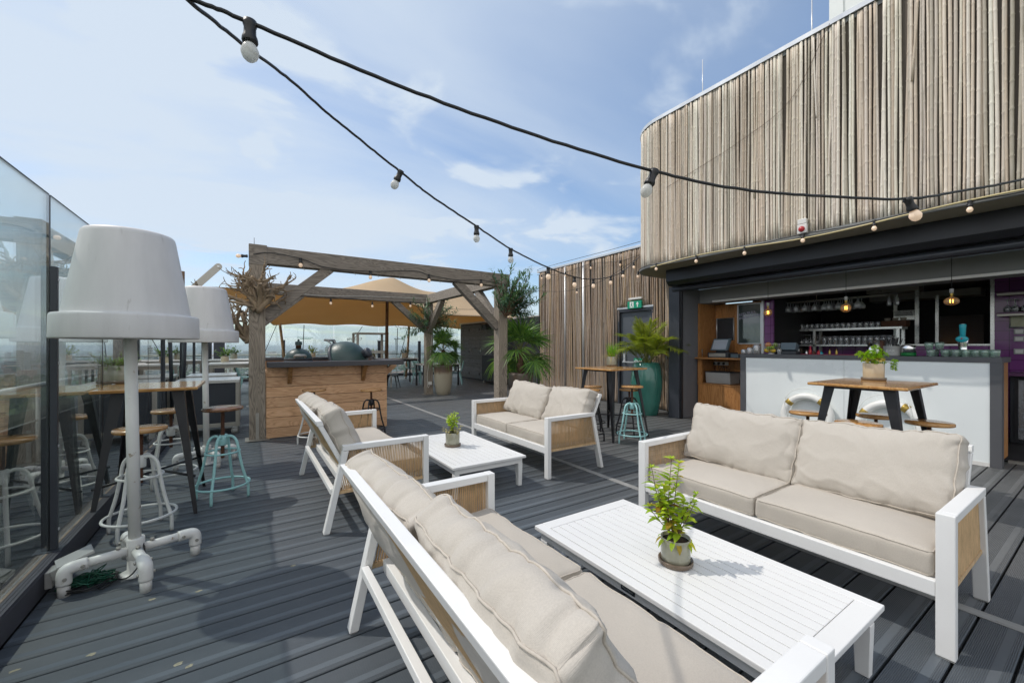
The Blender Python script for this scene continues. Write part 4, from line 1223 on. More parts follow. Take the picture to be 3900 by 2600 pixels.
def kamado(label, x, y, z, rr, openang, rz):
    t = thing('ceramic_barbecue', label, 'barbecue', (x, y, z), rz)
    base = [(rr*.55, -.30*rr), (rr*.85, -.22*rr), (rr*.97, -.06*rr), (rr*1.0, .02)]
    MB().lathe(base, 36).build('bowl', M['bbq_green'], t)
    MB().lathe([(rr*1.0, .021), (rr*1.03, .024), (rr*1.03, .05), (rr*1.0, .052)], 36).build('bowl_band', M['dark_metal'], t)
    lid = MB(); pr = [(rr*1.0, .056)]+[(rr*math.cos(a), .056+rr*.93*math.sin(a)) for a in [R(q) for q in range(6, 80, 5)]]+[(rr*.17, .056+rr*.935)]
    Rm = Matrix.Translation((0, rr*1.0, .05)) @ Matrix.Rotation(-openang, 4, 'X') @ Matrix.Translation((0, -rr*1.0, -.05))
    o = lid.lathe(pr, 40).build('lid', M['bbq_green'], t); o.matrix_local = Rm
    b = MB().lathe([(rr*1.005, .056), (rr*1.03, .058), (rr*1.03, .085), (rr*1.005, .088)], 40).build('lid_band', M['dark_metal'], t); b.matrix_local = Rm
    zt_ = .056+rr*.93
    c = MB().lathe([(rr*.20, zt_-.02), (rr*.20, zt_+.05), (rr*.215, zt_+.052)], 24).build('chimney', M['rust'] if openang == 0 else M['dark_metal'], t); c.matrix_local = Rm
    c = MB().lathe([(rr*.24, zt_+.053), (rr*.25, zt_+.06), (rr*.25, zt_+.105), (rr*.10, zt_+.112), (rr*.07, zt_+.118), (rr*.09, zt_+.13), (rr*.06, zt_+.145), (.001, zt_+.148)], 24).build('chimney_cap', M['bbq_green'] if openang == 0 else M['dark_metal'], t); c.matrix_local = Rm
    h = MB(); h.tube(spline([(-rr*.35, -rr*1.0, .10), (-rr*.35, -rr*1.3, .13), (rr*.35, -rr*1.3, .13), (rr*.35, -rr*1.0, .10)], 6), .013, 8)
    h.tube([(-rr*.33, -rr*1.31, .132), (rr*.33, -rr*1.31, .132)], .022, 10)
    h = h.build('handle', M['grey_plastic'], t); h.matrix_local = Rm
    return t
p = on_y(1137, 1382, 7.42)
kamado('small green ceramic barbecue with closed domed lid in the wooden bar', p.x, p.y, 1.085, .205, 0, 0)
def open_kamado(label, px, py, v, rr, tilt, rz):
    c = on_y(px, py, v)
    t = thing('ceramic_barbecue', label, 'barbecue', (c.x, c.y, c.z), 0)
    a = Vector((CU, -SU, 0)); a = (Matrix.Rotation(rz, 3, 'Z') @ a); a = (a*math.cos(tilt)+Vector((0,0,math.sin(tilt)))).normalized()
    Rm = Vector((0,0,1)).rotation_difference(a).to_matrix().to_4x4()
    pr = [(rr*1.0, .032)]+[(rr*math.cos(q)**.9, .032+rr*1.02*math.sin(q)) for q in [R(w) for w in range(4, 80, 4)]]+[(rr*.16, .032+rr*1.03)]
    inner = [(rr*.93, .0), (rr*.90, .05), (rr*.62, .7*rr), (.001, .86*rr)]
    MB().lathe(pr, 48, M=Rm).build('lid', M['bbq_green'], t)
    MB().lathe(inner, 32, M=Rm).build('lid_lining', M['kerb'], t)
    MB().lathe([(rr*.93, -.02), (rr*1.0, -.022), (rr*1.035, -.015), (rr*1.035, .018), (rr*1.0, .031)], 48, M=Rm).build('lid_band', M['dark_metal'], t)
    z = .032+rr*1.0
    MB().lathe([(rr*.21, z-.04), (rr*.21, z+.045), (rr*.235, z+.05), (rr*.235, z+.10), (rr*.19, z+.115), (.001, z+.117)], 28, M=Rm).build('chimney_cap', M['dark_metal'], t)
    upv = (Vector((0,0,1))-a*a.z).normalized(); sd = a.cross(upv)
    h = MB(); b0 = upv*rr*1.03
    for s_ in (-1, 1): h.tube([b0+sd*.10*s_, b0+upv*.085-a*.05+sd*.10*s_], .011, 8)
    h.tube([b0+upv*.085-a*.05-sd*.15, b0+upv*.085-a*.05+sd*.15], .021, 12); h.build('handle', M['grey_plastic'], t)
    MB().lathe([(rr*.5, -.42), (rr*.9, -.25), (rr*1.0, -.05), (rr*1.0, -.03), (rr*.9, -.03)], 40, (.04, .02, -.04)).build('bowl', M['bbq_green'], t)
open_kamado('large green ceramic barbecue with its pebbled lid tipped wide open in the wooden bar', 1306, 1386, 7.36, .37, R(24), R(-4))
# ------------------------------------------------------------------ stretch canopy
CH = (on_y(1497, 1047, 13.5), on_y(1745, 1140, 13.8))
def canopy():
    X0, X1, Y0, Y1 = -.95, 9.4, 11.75, 17.6
    nx, ny = 76, 50; vs = []
    pk = [(CH[0].x, CH[0].y, .95, 2.1), (6.6, 13.8, .78, 1.9)]
    anch = [.79, 2.05, 3.55, 4.55, 6.1, 8.0]
    for j in range(ny+1):
        for i in range(nx+1):
            a, b = i/nx, j/ny
            xl = X0+(1.75)*b; x = xl+(X1-xl)*a
            y = Y0+(Y1-Y0)*b
            # concave edges between the tie points
            zf = 2.22+.05*math.sin(math.pi*((x-.8)/1.9))**2*b**4
            q_ = max(0, min(1, (x-3.2)/2.2)); q_ = q_*q_*(3-2*q_); zn = 2.80-.45*q_
            z = zn+(zf-zn)*b+.05*math.sin(math.pi*b)
            for px_, py_, A, w_ in pk:
                d = math.hypot(x-px_, (y-py_))
                z += A*math.exp(-(d/w_)**1.15)*(min(1, min(b, 1-b)*3.2)**.8)
            edge = min(1, min(a, 1-a)*6)
            ys = y-(1-b)*.0+.10*math.sin(math.pi*((x-.8)/1.9))**2*(-1 if b > .5 else 1)*(b**6 if b > .5 else (1-b)**6)
            z -= .06*(1-edge)
            vs.append((x, ys, z))
    fs = [(j*(nx+1)+i, j*(nx+1)+i+1, (j+1)*(nx+1)+i+1, (j+1)*(nx+1)+i) for j in range(ny) for i in range(nx)]
    t = thing('stretch_canopy', 'big tan stretch canopy spanning the dining area behind the pergola', 'canopy', (0,0,0))
    o = MB().add(vs, fs, True).build('cloth', M['tent'], t)
    s = o.modifiers.new('thick', 'SOLIDIFY'); s.thickness = .006
    def Z(x, y):
        return min(vs, key=lambda q: (q[0]-x)**2+(q[1]-y)**2)
    hem = MB(); 
    hem.tube([vs[ny*(nx+1)+i] for i in range(nx+1)], .010, 5); hem.tube([vs[j*(nx+1)] for j in range(ny+1)], .010, 5); hem.tube([vs[i] for i in range(nx+1)], .010, 5)
    hem.build('hem', M['kerb_top'], t)
    return t, vs, nx, ny, Z
tent, TV, tnx, tny, TZ = canopy()
M['pole'] = wood('peeled_pole', (.30,.20,.10), (.40,.28,.15), (.15,.09,.04), 'z', .75, 10, False, .4)
M['pole_dark'] = wood('dark_round_pole', (.15,.085,.045), (.22,.13,.07), (.07,.04,.02), 'z', .75, 10, False, .4)
pt = TZ(CH[0].x, CH[0].y)
def pole(label, a, b, r, mat):
    t = thing('canopy_pole', label, 'pole', (a[0], a[1], 0), 0, 'round wooden poles holding up the canopy')
    MB().tube([(0,0,0), (b[0]-a[0], b[1]-a[1], b[2])], [r, r*.9], 12).build('shaft', mat, t)
    MB().lathe([(r*1.05, 0), (r*1.05, .06), (r*.9, .062)], 12).build('ferrule', M['steel_dull'], t)
c = on_y(1470, 1300, 13.5)
pole('dark round central canopy pole rising behind the barbecue bar', (c.x, 13.5), (c.x+.05, 13.5, 3.5), .055, M['pole_dark'])
a = on_y(1082, 1360, 17.3); b = on_y(1064, 1217, 17.45)
pole('leaning pale canopy pole just right of the front left pergola post', (a.x+.10, 17.2), (b.x, 17.5, b.z+.03), .05, M['pole'])
a = on_y(1547, 1375, 17.0); b = on_y(1562, 1236, 17.4)
pole('leaning pale canopy pole left of the third pergola post', (a.x-.05, 16.9), (b.x, 17.5, b.z+.02), .05, M['pole'])
c = on_y(690, 1100, 11.7)
pole('red-brown canopy pole half hidden behind the nearest lamp shade', (c.x, 11.7), (c.x+.02, 11.7, 3.05), .05, M['pole_dark'])
def strap(label, a, b, r=.012):
    t = MB().tube([a, b], r, 5).build('guy_strap', M['cable'], None)
    tag(t, label, 'strap', 'black straps tying down the canopy')
strap('black strap pulling the canopy corner down left of the small barbecue', on_y(1062, 1218, 17.55), on_y(985, 1395, 18.6))
strap('black strap hanging straight from the canopy edge above the small barbecue', on_y(1158, 1237, 17.6), on_y(1153, 1350, 18.0), .014)
strap('black strap from the canopy hem above the large barbecue', on_y(1380, 1243, 17.6), on_y(1340, 1305, 18.7))
strap('black strap hanging straight left of the leaning pole', on_y(1514, 1249, 17.6), on_y(1512, 1350, 17.8), .016)
strap('slanting black strap between the straight strap and the leaning pole', on_y(1556, 1238, 17.6), on_y(1522, 1362, 18.2), .014)
# flat steel arm and pole at the fence
ta = thing('tent_bracket', 'flat grey steel arm with a hole in its tip above the farther lamp', 'steel arm', (-.93, 8.8, 2.05))
tip = on_y(832, 1015, 8.8); bot = on_y(700, 1130, 8.8)
am = MB(); o0 = Vector((-.93, 8.8, 2.05)); A = bot-o0; B = tip-o0; dv_ = (B-A).normalized(); nn_ = Vector((-dv_.z, 0, dv_.x))*.055
poly = []
for q in range(9): 
    an = math.pi*q/8; poly.append(B+nn_*math.cos(an)+dv_*.055*math.sin(an))
poly += [A-nn_, A+nn_]
am.prism([(p.x, p.z) for p in poly], 'y', -.006, .006); am.build('blade', M['steel_dull'], ta)
am = MB(); am.lathe([(.014, -.009), (.020, -.009), (.020, .009), (.014, .009)], 14, B, Matrix.Rotation(R(90), 4, 'X')); am.build('eyelet', M['alu'], ta)
MB().tube([(0, 0, -1.9), tuple(A+dv_*.05)], .028, 8).build('mast', M['dark_metal'], ta)

# ------------------------------------------------------------------ charcoal shed and lean-to
sh = thing('timber_shed', 'low charcoal-stained timber shed with hinged doors at the end of the deck', 'shed', (7.8, 13.0, 0))
for (y0, y1) in ((2.16, 3.04), (1.26, 2.14), (.36, 1.24), (-.9, .34)):
    d = MB(); nb = 14
    for k in range(nb): d.box(-.025, .0, y0, y1, .06+k*.157, .06+(k+1)*.157-.006)
    dr = d.build('door', M['shed'], sh, .002)
    hg = MB()
    for z in (.25, 1.15, 2.05): hg.box(-.038, -.026, y0+.02, y0+.09, z-.05, z+.05)
    hg.build('hinge', M['black_metal'], dr)
    MB().tube([(-.06, y1-.08, 1.1), (-.06, y1-.08, 1.28)], .008, 6).build('handle', M['chrome'], dr)
MB().box(.001, 2.5, -3.2, 3.05, .0, 2.30).build('body', M['shed_dark'], sh)
MB().box(-.06, 2.6, -3.3, 3.1, 2.301, 2.36).build('roof_edge', M['alu'], sh, .004)
MB().box(-.35, .0, -3.1, -.95, .05, 2.28).build('recess_wall', M['shed_dark'], sh)
lt = on_x(1870, 1240, 7.45)
spk = thing('wall_speaker', 'black wall loudspeaker under the shed roof edge', 'loudspeaker', (7.62, 13.45, 2.12))
MB().obox((-.05, 0, 0), (.11, 0, .03), (0, .2, 0), (-.03, 0, .11)).build('housing', M['dark_plastic'], spk, .01)
MB().lathe([(.07, 0), (.075, .01), (.001, .012)], 16, (-.168, .08, .0), Matrix.Rotation(R(-95), 4, 'Y')).build('grille', M['black_metal'], spk)
tr = thing('trolley_cabinet', 'dark brown wheeled cabinet standing against the charcoal shed', 'cabinet', (7.45, 12.6, 0))
MB().box(-.22, .22, -.55, .55, .13, 1.02).build('body', M['shed_dark'], tr, .01)
MB().box(-.24, .24, -.57, .57, 1.021, 1.05).build('top', M['dark_metal'], tr, .004)
for sy in (-.45, .45):
    MB().lathe([(.02, -.02), (.05, -.018), (.05, .018), (.02, .02)], 16, (-.16, sy, .05), Matrix.Rotation(R(90), 4, 'X')).build('castor', M['grey_plastic'], tr)
    MB().box(-.19, -.13, sy-.02, sy+.02, .101, .129).build('castor_fork', M['steel'], tr)

# ------------------------------------------------------------------ steel cabinets beside the fence
def prep_cabinet(label, x0, x1, y0, y1):
    t = thing('prep_cabinet', label, 'cabinet', (x0, y0, 0), 0, 'navy catering cabinets with steel tops')
    w, d = x1-x0, y1-y0
    MB().box(0, w, -.02, d+.02, .80, .848).build('steel_top', M['steel'], t, .004)
    MB().box(.03, w-.03, .01, d-.01, .17, .799).build('body', M['cabinet'], t)
    fr = MB()
    fr.box(-.0, .055, -.005, .03, .12, .799); fr.box(w-.055, w, -.005, .03, .12, .799)
    fr.box(w-.055, w, d-.03, d+.005, .12, .799); fr.box(.0555, w-.0555, -.004, .0095, .13, .19)
    fr.build('steel_frame', M['steel_dull'], t, .003)
    for x in (.06, w-.06):
        for y in (.05, d-.05):
            MB().lathe([(.012, -.018), (.055, -.016), (.058, 0), (.055, .016), (.012, .018)], 18, (x, y, .058), Matrix.Rotation(R(90), 4, 'X')).build('castor', M['grey_plastic'], t)
            MB().box(x-.03, x+.03, y-.028, y-.02, .04, .125).build('castor_fork', M['steel'], t)
    return t
prep_cabinet('navy steel-topped catering cabinet on castors behind the aqua bar stool', -.90, -.105, 7.62, 8.35)
prep_cabinet('second navy steel-topped cabinet farther along the left glass', -.90, -.18, 8.9, 9.7)

# ------------------------------------------------------------------ dining tables and metal chairs
def dining_table(label, x, y, w, d, h, mat, base, rz=0):
    t = thing('dining_table', label, 'dining table', (x, y, 0), rz, 'dining tables under the canopy')
    MB().box(-w/2, w/2, -d/2, d/2, h-.035, h).build('table_top', mat, t, .004)
    for sx in (-1, 1):
        for sy in (-1, 1):
            MB().box(sx*(w/2-.06)-.025, sx*(w/2-.06)+.025, sy*(d/2-.06)-.025, sy*(d/2-.06)+.025, 0, h-.0355).build('leg', base, t)
    MB().box(-w/2+.085, w/2-.085, -d/2+.045, -d/2+.075, h-.11, h-.0355).build('apron', base, t)
    return t
wt_ = M['white_top']; gt = plain('pale_grey_table', (.62,.61,.57), .6, 0, .06, 5)
dining_table('white dining table beyond the navy cabinets, left of the wooden post', -.1, 11.6, 1.3, .8, .98, wt_, M['steel_dull'])
dining_table('white dining table at the far left by the glass corner', -.2, 14.6, 1.5, .85, .98, wt_, M['steel_dull'])
dining_table('white-topped dining table half hidden by the front left pergola post', .75, 13.1, 1.2, .8, .95, wt_, M['steel_dull'])
dining_table('long dark-legged dining table behind the barbecue bar end', 4.2, 14.9, 2.2, .85, .93, wt_, M['black_metal'])
dining_table('white dining table behind the tall glazed pot', 5.6, 13.4, 1.4, .8, .76, wt_, M['black_metal'])
tt = dining_table('pale grey table standing below the tall stacked table behind the barbecue', 3.42, 13.9, 1.3, .8, .88, gt, gt)
p0 = on_y(1400, 1300, 13.9)
tt2 = thing('stacked_table', 'tall pale grey wooden table stacked on another behind the large barbecue', 'table', (3.42, 13.9, .881), 0)
w, d, h = 1.02, .72, .93
MB().box(-w/2, w/2, -d/2, d/2, h-.05, h).build('table_top', gt, tt2, .004)
for sx in (-1, 1):
    for sy in (-1, 1): MB().box(sx*(w/2-.04)-.035, sx*(w/2-.04)+.035, sy*(d/2-.04)-.03, sy*(d/2-.04)+.03, 0, h-.0505).build('leg', gt, tt2)
for y in (-d/2+.04, d/2-.04): MB().box(-w/2+.0755, w/2-.0755, y-.018, y+.018, .26, .34).build('stretcher', gt, tt2)

def metal_chair(label, mat, x, y, rz, cushion_on=True, group='sheet-metal café chairs'):
    t = thing('metal_chair', label, 'chair', (x, y, 0), rz, group)
    MB().prism([(-.19,-.18),(.19,-.18),(.175,.18),(-.175,.18)], 'z', .435, .450).build('seat', mat, t, .004)
    for sx in (-1, 1):
        for sy in (-1, 1):
            a = Vector((sx*.165, sy*.16, .434)); b = Vector((sx*.235, sy*.235, 0))
            lg = MB(); vs = []
            for k, (p, w_) in enumerate(((b, .017), (a, .055))):
                vs += [p, p+Vector((-sx*w_, 0, 0)), p+Vector((-sx*w_, -sy*.006, 0)), p+Vector((-sx*.006, -sy*.006, 0)), p+Vector((-sx*.006, -sy*w_, 0)), p+Vector((0, -sy*w_, 0))]
            fs = [(q, (q+1) % 6, 6+(q+1) % 6, 6+q) for q in range(6)]+[(0,1,2,3,4,5), (6,7,8,9,10,11)]
            lg.add(vs, fs).build('leg', mat, t)
    MB().tube(spline([(-.175, .17, .445), (-.19, .235, .66), (-.15, .262, .80), (-.06, .272, .835), (.06, .272, .835), (.15, .262, .80), (.19, .235, .66), (.175, .17, .445)], 6), .011, 7).build('back_hoop', mat, t)
    sp_ = MB(); vs = []
    for z, w_, y_ in ((.452, .045, .172), (.60, .052, .222), (.72, .07, .250), (.822, .095, .268)): vs += [(-w_, y_, z), (w_, y_, z)]
    sp_.add(vs, [(0,1,3,2), (2,3,5,4), (4,5,7,6)], True); o = sp_.build('back_splat', mat, t); o.modifiers.new('thick', 'SOLIDIFY').thickness = .004
    if cushion_on:
        cu = MB(); cu.box(-.185, .185, -.175, .175, .4505, .488)
        c_ = cu.build('striped_cushion', M['stripe'], None, .015); tag(c_, 'blue and white striped cushion on the '+label[:44].rsplit(' ', 1)[0], 'cushion', 'striped seat cushions'); c_.location = (x, y, 0); c_.rotation_euler = (0, 0, rz)
    return t
def stripes():
    t = NT('striped_cushion'); w_ = t.n('TexWave', wave_type='BANDS', bands_direction='X', i_Scale=9.0); t.l(t.coords(), w_.inputs['Vector'])
    return t.done(t.pbsdf(t.ramp(w_.outputs['Fac'], [(.46, (.02,.035,.09)), (.54, (.62,.62,.6))]), .85))
M['stripe'] = stripes()
def gp(px, py): 
    g = ground(px, py); return g.x, g.y
CH_ = [('aqua metal chair turned half away at the long table, farther of two', sa, 1560, 1440, 150, True),
       ('aqua metal chair with grey cushion nearest the third pergola post', sa, 1600, 1462, 120, False),
       ('aqua metal chair with striped cushion right of the tall glazed pot', sa, 1737, 1463, -120, True),
       ('charcoal metal chair just beyond the barbecue bar end brace', sb, 1492, 1478, 60, False),
       ('aqua metal chair left of the front left pergola post', sa, 940, 1490, 100, False),
       ('charcoal metal chair tucked behind the aqua one left of the pergola post', sb, 928, 1476, 100, False),
       ('white metal chair at the far white table by the glass corner', sw_, 880, 1440, 200, False),
       ('white metal chair behind the aqua chairs at the long table', sw_, 1640, 1432, 200, False)]
for lb, m_, px, py, a, cu in CH_:
    x, y = gp(px, py); metal_chair(lb, m_, x, y, R(a), cu)
def table_plant(label, x, y, z, r, seed, col):
    random.seed(seed); t = small_pot('table_plant', label, r, r*1.9, M['pot_olive'] if seed % 2 else M['pot_taupe'], (x, y, z), False)
    t['group'] = 'small potted plants on the dining tables'
    lv = MB(); st = MB()
    for k in range(16):
        d = rnd_dir(.3, 1); e = Vector((0,0,r*1.7))+d*random.uniform(.12,.28); st.tube([(0,0,r*1.6), e], .003, 4)
        for j in range(9): leaf(lv, Vector((0,0,r*1.7)).lerp(e, random.uniform(.3,1)), d+rnd_dir(), Vector((0,0,1)), .06, .03, .3, .2, 2)
    st.build('stems', M['stem'], t); lv.build('leaves', col, t)
table_plant('small green plant in a brown pot on the long dining table', 3.75, 14.85, .93, .085, 3, M['leaf_mint'])
table_plant('small leafy plant in a grey pot beside the third pergola post', 4.75, 14.4, .93, .10, 4, M['leaf_olive'])
table_plant('small plant on the far left white table', -.35, 14.6, .98, .09, 5, M['leaf_olive'])
table_plant('tall thin plant on the white table by the glass', -.45, 11.6, .98, .08, 6, M['leaf_palm'])
table_plant('yellow-flecked plant on the table behind the tall glazed pot', 5.75, 13.35, .76, .10, 7, M['leaf_lime'])
table_plant('small bright plant behind the raised barbecue handle', 1.75, 14.4, 1.0, .08, 8, M['leaf_mint'])
dining_table('narrow white table behind the barbecue handle', 1.75, 14.4, .9, .6, 1.0, wt_, M['black_metal'])

# ------------------------------------------------------------------ big planters with palms
def planter(name, label, prof, mat, loc, seg=40):
    t = thing(name, label, 'palm in a planter', loc)
    MB().lathe(prof, seg).build('planter', mat, t)
    zt_ = prof[-1][1]; r = prof[-1][0]
    return t, zt_, r
def fan_palm(t, z0, trunk_h, n, seed, size=.42, stalk=.5, droop=.5):
    random.seed(seed)
    tk = MB(); pr = []
    for k in range(14): pr.append((.062*(1+.25*math.sin(k*2.3))*(1.1-.02*k), z0-.03+(trunk_h+.03)*k/13))
    tk.lathe(pr, 14)
    for k in range(70):
        a = random.uniform(0, 6.28); z = z0+random.uniform(0, trunk_h); d = Vector((math.cos(a), math.sin(a), random.uniform(-.5,.9)))
        p = Vector((math.cos(a)*.055, math.sin(a)*.055, z)); tk.tube([p, p+d*random.uniform(.03,.075)], .004, 4)
    tk.build('trunk', M['bark'], t)
    st = MB(); lv = MB()
    for k in range(n):
        el = R(random.uniform(-25, 80)) if k > 4 else R(75); a = k*2.399+random.uniform(-.3,.3)
        d = Vector((math.cos(a)*math.cos(el), math.sin(a)*math.cos(el), math.sin(el)))
        L = stalk*random.uniform(.65, 1.1); b = Vector((0,0,z0+trunk_h-.02)); m_ = b+d*L*.55+Vector((0,0,.04)); e = b+d*L-Vector((0,0,.10*L*(1-math.sin(el))))
        st.tube(spline([b, m_, e], 5), .006, 5)
        ax = (e-m_).normalized(); side = ax.cross(Vector((0,0,1)))
        side = side.normalized() if side.length > .05 else Vector((1,0,0)); up = side.cross(ax).normalized()
        nl = 26; tw = random.uniform(-.5,.5)
        side = (side*math.cos(tw)+up*math.sin(tw)).normalized(); up = side.cross(ax).normalized()
        for q in range(nl):
            f = -1.75+3.5*q/(nl-1); dd = ax*math.cos(f)+side*math.sin(f)
            leaf(lv, e, dd+up*.12, up, size*random.uniform(.8,1.05)*(.72+.28*math.cos(f)), .030, .35, random.uniform(.15, droop))
    st.build('stalks', M['stem'], t); lv.build('fronds', M['leaf_palm'], t)
def pot_prof(rb, rm, rt, h):
    return [(rb*.96, 0), (rb, .01), (rb+(rm-rb)*.55, h*.22), (rm, h*.55), (rm*.99, h*.75), (rt*1.02, h*.93), (rt*1.03, h*.985), (rt, h), (rt*.92, h*.99), (rt*.88, h*.9)]
pa = ground(1687, 1503)
t, z, r = planter('potted_palm', 'dark fan palm in a tall pale brown-rimmed glazed pot by the third post', pot_prof(.185, .262, .255, .84), M['pot_tall'], (pa.x+.05, pa.y+.1, 0))
MB().lathe([(.235, .77), (.1, .79), (.001, .795)], 24).build('soil', M['soil'], t)
fan_palm(t, .79, .47, 23, 61, .42, .36, .7)
t, z, r = planter('potted_palm', 'sunlit fan palm in a smoky glazed pot behind the front right pergola post', pot_prof(.19, .27, .255, .79), M['pot_dark'], (4.97, 7.28, 0))
MB().lathe([(.235, .72), (.1, .74), (.001, .745)], 24).build('soil', M['soil'], t)
fan_palm(t, .74, .50, 25, 63, .52, .46, .85)
pc = ground(2478, 1580)
gx, gy = 6.72, 5.35
prof = [(.205, 0), (.215, .008), (.262, .25), (.302, .55), (.306, .68), (.280, .92), (.250, 1.035), (.235, 1.04), (.228, 1.0), (.24, .9)]
t, z, r = planter('potted_palm', 'bushy feather palm in a big green glazed planter beside the grey door', prof, M['green_glaze'], (gx, gy, 0), 48)
rb = MB()
for k in range(6):
    a = k*math.pi/3+.3; rb.tube([(rr*math.cos(a)*1.002, rr*math.sin(a)*1.002, zz_) for rr, zz_ in prof[1:7]], .006, 5)
rb.build('planter_ribs', M['green_glaze'], t)
MB().lathe([(.24, .95), (.1, .97), (.001, .975)], 24).build('soil', M['soil'], t)
random.seed(71)
st = MB(); lv = MB()
for k in range(30):
    el = R(random.uniform(30, 88)); a = k*2.399+random.uniform(-.3,.3); L = random.uniform(.65, 1.05)
    d = Vector((math.cos(a)*math.cos(el), math.sin(a)*math.cos(el), math.sin(el)))
    b = Vector((random.uniform(-.06,.06), random.uniform(-.06,.06), .95)); m_ = b+d*L*.55+Vector((0,0,.08)); e = b+d*L-Vector((0,0,.30*L*math.cos(el)))
    sp_ = spline([b, m_, e], 16); st.tube(sp_, [.009*(1-.8*i/len(sp_)) for i in range(len(sp_))], 5)
    for i in range(9, len(sp_)):
        ax = (sp_[i]-sp_[i-1]).normalized(); side = ax.cross(Vector((0,0,1)))
        if side.length < .05: side = Vector((1,0,0))
        side.normalize(); up = side.cross(ax).normalized(); f = i/len(sp_)
        for s in (-1, 1):
            for q in range(2):
                leaf(lv, sp_[i]-ax*.012*q, ax*.8+side*s+up*random.uniform(.05,.4), up, .24*(1.12-.75*abs(f-.55)*1.4)*random.uniform(.8,1.1), .014, .3, random.uniform(.1,.45))
st.build('frond_stalks', M['stem'], t); lv.build('fronds', M['leaf_palm2'], t)
pl = MB().box(-.13, .13, -.13, .13, 0, .86).build('stone_plinth', M['bulk_grey'], None, .01); pl.location = (5.62, 7.85, 0); tag(pl, 'square grey stone plinth between the smoky palm pot and the bamboo wall', 'plinth')
# ------------------------------------------------------------------ bar building
DU, DV, DR = 6.15, 4.65, .75          # drum wall plane, where its corner starts, corner radius
RIM, TOP = 2.83, 5.40
def drum_path(off=0.0, step=.035, v0=-1.6, u1=9.6):
    out = []; n = int((DV-v0)/step)
    for i in range(n): out.append((DU-off, v0+(DV-v0)*i/n, -1, 0))
    m = max(6, int(DR*math.pi/2/step))
    for i in range(m+1):
        a = math.pi/2*i/m; c, s = math.cos(a), math.sin(a)
        out.append((DU+DR-(DR+off)*c, DV+(DR+off)*s, -c, s))
    n = int((u1-DU-DR)/step)
    for i in range(1, n+1): out.append((DU+DR+(u1-DU-DR)*i/n, DV+DR+off, 0, 1))
    return out
bld = thing('bar_building', 'bar building with curved bamboo-clad upper drum over an open bar front', 'building', (6.9, 3.0, 0))
BO = Vector((6.9, 3.0, 0))
def loc_(p): return Vector(p)-BO
def cane(mb, a, b, r, seg=8, bend=.005):
    a, b = Vector(a), Vector(b); L = (b-a).length; d = (b-a)/L
    o1 = rnd_dir()*bend; o2 = rnd_dir()*bend
    pts = []; rad = []; t = -random.uniform(0, .2)
    tap = random.uniform(-.18, .18)
    marks = [0.0]
    while t < L-.03:
        t += random.uniform(.19, .33)
        if .05 < t < L-.05: marks += [t-.034, t-.010, t, t+.010, t+.034]
    marks.append(L)
    for i, m_ in enumerate(marks):
        f = m_/L; q = a+d*m_+o1*math.sin(math.pi*f)+o2*math.sin(2*math.pi*f)
        rr = r*(1+tap*(f-.5)); k = (i-1) % 5 if 0 < i < len(marks)-1 else -1
        pts.append(q); rad.append(rr*(1.22 if k == 2 else (.985 if k in (1, 3) else 1.0)))
    mb.tube(pts, rad, seg, caps=True)
random.seed(101)
mb = MB(); P_ = drum_path(.0, .0318)
for u, v, nx_, ny_ in P_:
    r = random.choice((.0115, .013, .0145, .0155, .017)); off = random.uniform(-.006, .012)
    jit = random.uniform(-.006, .006); lean = random.uniform(-.014, .014) if random.random() < .85 else random.uniform(-.05,.05)
    tx, ty = -ny_, nx_
    z0 = RIM+.015+random.uniform(0, .012); z1 = TOP-random.uniform(.0, .03)
    cane(mb, (u+nx_*off+tx*jit-BO.x, v+ny_*off+ty*jit-BO.y, z0), (u+nx_*off+tx*(jit+lean)-BO.x, v+ny_*off+ty*(jit+lean)-BO.y, z1), r)
for u, v, nx_, ny_ in P_[::4]:      # broken slivers lying in front
    if random.random() < .8: continue
    r = random.uniform(.006, .012); z0 = random.uniform(RIM+.02, RIM+1.6); z1 = min(TOP-.05, z0+random.uniform(.6, 1.6)); tx, ty = -ny_, nx_; off = .022; l_ = random.uniform(-.05,.05)
    cane(mb, (u+nx_*off-BO.x, v+ny_*off-BO.y, z0), (u+nx_*off+tx*l_-BO.x, v+ny_*off+ty*l_-BO.y, z1), r)
mb.build('bamboo_cladding', M['bamboo'], bld)
def sweep_wall(path, z0, z1, name, mat, thick=.04):
    mb = MB(); vs = []; fs = []
    for u, v, nx_, ny_ in path:
        for (o, z) in ((0, z0), (0, z1), (-thick, z1), (-thick, z0)): vs.append((u+nx_*o-BO.x, v+ny_*o-BO.y, z))
    n = len(path)
    for i in range(n-1):
        for q in range(4): fs.append((i*4+q, i*4+(q+1) % 4, (i+1)*4+(q+1) % 4, (i+1)*4+q))
    return mb.add(vs, fs).build(name, mat, bld)
sweep_wall(drum_path(-.026, .15), RIM+.02, TOP-.03, 'drum_wall', M['nodes'])
sweep_wall(drum_path(.030, .10), TOP-.005, TOP+.055, 'roof_coping', M['alu'], .16)
sweep_wall(drum_path(.045, .06), RIM-.035, RIM+.012, 'rim_edge', M['bulk_grey'], .05)
out = [(u-BO.x, v-BO.y) for u, v, _, _ in drum_path(-.006, .08)]
poly = out+[(9.6-BO.x, -1.6-BO.y)]
MB().prism(poly, 'z', RIM-.034, RIM-.004).build('soffit', M['soffit'], bld)
MB().prism(poly, 'z', TOP-.06, TOP-.01).build('flat_roof', M['bulk_grey'], bld)
Y0, Y1 = -1.6, 4.81
def bx(x0, x1, y0, y1, z0, z1, name, mat, bev=0, par=None):
    return MB().box(x0-BO.x, x1-BO.x, y0-BO.y, y1-BO.y, z0, z1).build(name, mat, par or bld, bev)
